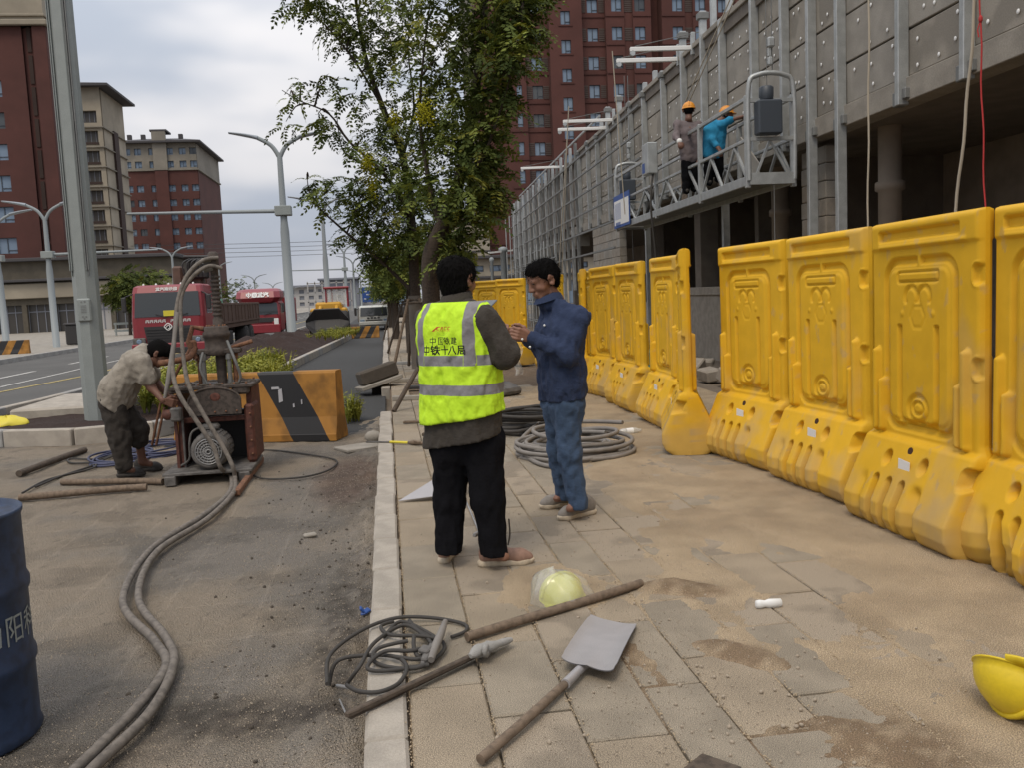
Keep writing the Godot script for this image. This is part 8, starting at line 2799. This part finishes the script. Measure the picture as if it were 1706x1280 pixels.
	one("wood_offcut", st, M.wood_dark, "dark square offcut at the bottom edge of the picture", "board")
	st = S()
	box(st, Vector3.ZERO, Vector3(0.09, 0.025, 0.06), 0.01, Transform3D(Basis(UP, 0.4), Vector3(-0.616, -0.13, -6.279)))
	one("stone_chip", st, M.concrete, "pale flat stone lying alone on the dirt lane", "stone")
	st = S()
	for q in [[0.0, 0.0, 0.0], [0.015, 0.012, 0.4], [-0.01, 0.02, 0.9]]: box(st, Vector3.ZERO, Vector3(0.035, 0.012, 0.03), 0.004, Transform3D(Basis.from_euler(Vector3(q[2], q[2] * 2, 0.2)), Vector3(-0.201, -0.1, -4.503) + Vector3(q[0], q[1], 0)))
	one("blue_wrapper", st, M.sign_blue, "crumpled blue wrapper by the kerb", "litter")
	# spare shovel behind the legs of the man in the vest
	o = thing("shovel", "grey shovel lying behind the legs of the man in the vest", "shovel", Vector3(0.259, 0, -6.686))
	ob = o.position
	st = S()
	extrude(st, poly([0.0, 0.0, 0.3, -0.02, 0.36, 0.03, 0.36, 0.17, 0.3, 0.2]), 0.004, Transform3D(Basis(Vector3(1, 0.12, 0.1).normalized(), Vector3(-0.15, 0.35, -0.9).normalized(), Vector3(0, 1, 0.3).normalized()), Vector3(0.006, 0.006, -6.522) - ob))
	obj("blade", st, M.shovel_steel, o)
	st = S()
	tube(st, [Vector3(0.466, 0.03, -6.539) - ob, Vector3(0.52, 0.09, -6.714) - ob, Vector3(0.639, 0.12, -7.268) - ob], [0.03, 0.024, 0.02], 8)
	obj("socket", st, M.machine_grey, o)
	st = S()
	tube(st, [Vector3(0.485, 0.01, -6.46) - ob, Vector3(0.493, 0.01, -5.434) - ob], 0.007, 5)
	tube(st, [Vector3(0.454, 0.01, -5.417) - ob, Vector3(0.499, 0.01, -5.49) - ob], 0.012, 5)
	obj("handle", st, M.steel_grey, o)
	# hose coils behind the two men
	st = S()
	coil(st, Vector3(1.428, 0, -9.792), 0.52, 0.55, 9, 0.021, 0.26, 3)
	coil(st, Vector3(1.401, 0, -9.617), 0.45, 0.5, 6, 0.021, 0.2, 8)
	one("hose_coil", st, M.hose_black, "dark hose coil heaped between the two standing men", "hose")
	st = S()
	coil(st, Vector3(1.629, 0, -7.977), 0.52, 0.46, 10, 0.02, 0.22, 5)
	coil(st, Vector3(1.575, 0, -7.934), 0.44, 0.4, 7, 0.02, 0.2, 6)
	tube(st, smooth([Vector3(1.614, 0.1, -9.558), Vector3(1.282, 0.05, -8.82), Vector3(1.17, 0.02, -8.245), Vector3(1.221, 0.02, -7.479), Vector3(1.479, 0.02, -7.215)], 5), 0.02, 7)
	one("hose_coil", st, M.hose_grey, "greyish hose coil on the pavement behind the man in blue", "hose")
	# leaning stake, spear and boards along the kerb
	st = S()
	tube(st, [Vector3(0.017, 0.01, -11.831), Vector3(0.447, 0.635, -12.3)], [0.032, 0.03], 9)
	one("wooden_stake", st, M.wood_dark, "thick stake slanting up from the kerb to the nearest tree", "stake")
	o = thing("chisel_bar", "thin bar with a yellow grip lying across the kerb", "bar", Vector3(0.019, 0, -9.287))
	ob = o.position
	st = S()
	tube(st, [Vector3(-0.288, 0.016, -9.357) - ob, Vector3(-0.03, 0.02, -9.222) - ob], 0.009, 6)
	obj("rod", st, M.machine_grey, o)
	st = S()
	tube(st, [Vector3(-0.042, 0.022, -9.214) - ob, Vector3(0.139, 0.022, -9.098) - ob], 0.014, 7)
	obj("grip", st, M.bag_yellow, o)
	st = S()
	tube(st, [Vector3(0.139, 0.022, -9.098) - ob, Vector3(0.198, 0.026, -9.048) - ob, Vector3(0.322, 0.016, -8.982) - ob], [0.014, 0.026, 0.012], 7)
	tube(st, [Vector3(0.198, 0.05, -8.974) - ob, Vector3(0.255, 0.04, -8.936) - ob], 0.012, 6)
	obj("head", st, M.wood, o)
	for q in [[Vector3(0.12, 0.02, -10.657), Vector3(0.445, 0.02, -10.61), 0.05, 0.03, M.wood, "short board lying left of the man in the vest"], [Vector3(0.305, 0.02, -9.614), Vector3(0.431, 0.02, -9.559), 0.05, 0.03, M.wood_dark, "stub of timber just left of the man in the vest at his waist"], [Vector3(0.021, 0.03, -13.241), Vector3(0.602, 0.03, -13.081), 0.12, 0.06, M.concrete, "lower concrete strip laid across the pavement behind the stake"], [Vector3(0.239, 0.02, -14.85), Vector3(0.814, 0.02, -14.706), 0.2, 0.05, M.truck_dark, "dark grate in the pavement left of the man in the vest"], [Vector3(-0.009, 0.03, -16.233), Vector3(0.524, 0.03, -16.13), 0.1, 0.06, M.concrete, "upper concrete strip laid across the pavement beside the leaning slab"], [Vector3(0.039, 0.03, -20.669), Vector3(0.551, 0.03, -20.461), 0.1, 0.06, M.kerb_gray, "farthest concrete strip across the pavement by the tree stakes"]]:
		st = S()
		bar(st, q[0], q[1], q[2], q[3], 0.006)
		one("cross_strip", st, q[4], q[5], "strip")
	# tilted broken kerb block on a slab at the lane
	o = thing("broken_kerb_block", "broken brown concrete block tilted on a pale slab at the lane edge", "concrete block", Vector3(-0.281, -0.14, -15.832))
	ob = o.position
	st = S()
	var kb := [Vector3(-0.44, -0.009, -14.2), Vector3(0.085, 0.112, -14.6)]
	var t := Transform3D(Basis(Vector3.BACK, 0.27) * Basis(UP, 0.25), Vector3(0.06, 0.36, 0.2))
	box(st, Vector3.ZERO, Vector3(0.66, 0.24, 0.42), 0.03, t)
	obj("block", st, M.concrete_rough, o)
	st = S()
	box(st, Vector3(-0.03, -0.16, 0.02), Vector3(0.74, 0.07, 0.6), 0.01, t)
	obj("slab", st, M.concrete, o)
	st = S()
	box(st, Vector3(0.1, 0.05, -0.05), Vector3(0.3, 0.3, 0.35), 0.03)
	obj("rubble_support", st, M.concrete_rough, o)
	# poles, cables and things round the worker
	for q in [[Vector3(-3.77, -0.11, -9.578), Vector3(-3.57, -0.11, -10.966), 0.034, "wood_dark", "darkest pole on the dirt, farthest left behind the worker"], [Vector3(-3.137, -0.11, -8.926), Vector3(-2.14, -0.11, -8.593), 0.03, "wood", "upper of the two poles lying in front of the worker's feet"], [Vector3(-3.28, -0.11, -8.295), Vector3(-2.231, -0.11, -8.382), 0.032, "wood", "lower of the two poles lying in front of the worker's feet"]]:
		st = S()
		var p: Vector3 = q[0]
		var e: Vector3 = q[1]
		tube(st, smooth([p, p.lerp(e, 0.35) + Vector3(0, 0.006, 0.02), p.lerp(e, 0.7) + Vector3(0, 0.004, -0.012), e], 4), q[2], 10)
		one("timber_pole", st, M[q[3]], q[4], "pole")
	st = S()
	coil(st, Vector3(-2.967, -0.14, -10.297), 0.35, 0.5, 5, 0.012, 0.06, 21)
	coil(st, Vector3(-2.704, -0.14, -10.706), 0.42, 0.55, 6, 0.011, 0.08, 22)
	one("cable_heap", st, M.cable_blue, "heap of dark blue cables on the ground behind the worker's feet", "cable")
	st = S()
	tube(st, smooth([Vector3(-3.348, -0.125, -8.851), Vector3(-3.294, -0.125, -9.323), Vector3(-3.166, -0.125, -9.824), Vector3(-3.161, -0.12, -10.005), Vector3(-3.449, -0.125, -10.144), Vector3(-3.561, -0.125, -10.447), Vector3(-3.177, -0.12, -10.267), Vector3(-3.077, -0.12, -10.824), Vector3(-2.652, -0.12, -11.313)], 6), 0.011, 6)
	tube(st, smooth([Vector3(-3.368, -0.125, -8.593), Vector3(-3.363, -0.125, -9.198), Vector3(-3.151, -0.125, -9.585), Vector3(-3.091, -0.12, -9.735), Vector3(-3.14, -0.12, -10.141), Vector3(-2.991, -0.12, -11.002)], 6), 0.01, 6)
	one("loose_cable", st, M.hose_black, "loose dark cable looping over the dirt left of the worker", "cable")
	st = S()
	tube(st, smooth([Vector3(-1.442, -0.125, -8.91), Vector3(-1.214, -0.125, -8.471), Vector3(-0.881, -0.125, -8.405), Vector3(-0.65, -0.125, -8.643), Vector3(-0.578, -0.125, -9.097), Vector3(-0.731, -0.125, -9.437), Vector3(-1.222, -0.125, -10.013), Vector3(-1.501, -0.12, -10.177)], 6), 0.009, 6)
	one("loose_cable", st, M.hose_black, "thin dark cable looping over the dirt right of the pump rig", "cable")
	st = S()
	bar(st, Vector3(-1.354, -0.11, -7.821), Vector3(-1.366, -0.11, -9.461), 0.05, 0.05, 0.005)
	one("angle_iron", st, M.rust, "rusty angle iron lying against the right side of the pump rig", "bar")
	st = S()
	box(st, Vector3.ZERO, Vector3(0.5, 0.03, 0.35), 0.005, Transform3D(Basis(UP, 0.5), Vector3(-0.113, -0.13, -10.16) + Vector3(-0.25, 0.0, 0.2)))
	ball(st, Vector3(-0.231, -0.06, -10.202), Vector3(0.1, 0.07, 0.08), 5)
	one("broken_rubble", st, M.concrete, "pale lump of broken concrete at the kerb beside the striped barrier", "rubble")
	# yellow bag on the island
	var bagm := grid(16, 12, func(u: float, v: float) -> Vector3:
		var a := -TAU * u
		var r := cos(v * PI / 2)
		return Vector3(-5.32, -0.03, -13.282) + Vector3(cos(a) * r * 0.3 * (1.0 + 0.1 * sin(a * 4.0)), 0.12 * sin(v * PI / 2) + 0.02 * sin(a * 6.0 + v * 5.0), sin(a) * r * 0.2))
	tag(inst("yellow_sack", bagm, M.bag_yellow), "bright yellow plastic sack on the island soil at the left edge", "sack")
	# plastic heap behind the waist of the man in the vest
	st = S()
	box(st, Vector3.ZERO, Vector3(0.4, 0.12, 0.35), 0.04, Transform3D(Basis(UP, 0.6) * Basis(Vector3.RIGHT, 0.3), Vector3(1.653, 0.1, -12.992)))
	one("tool_bag", st, M.machine_grey, "dark grey tool bag on the pavement behind the waist of the man in the vest", "bag")
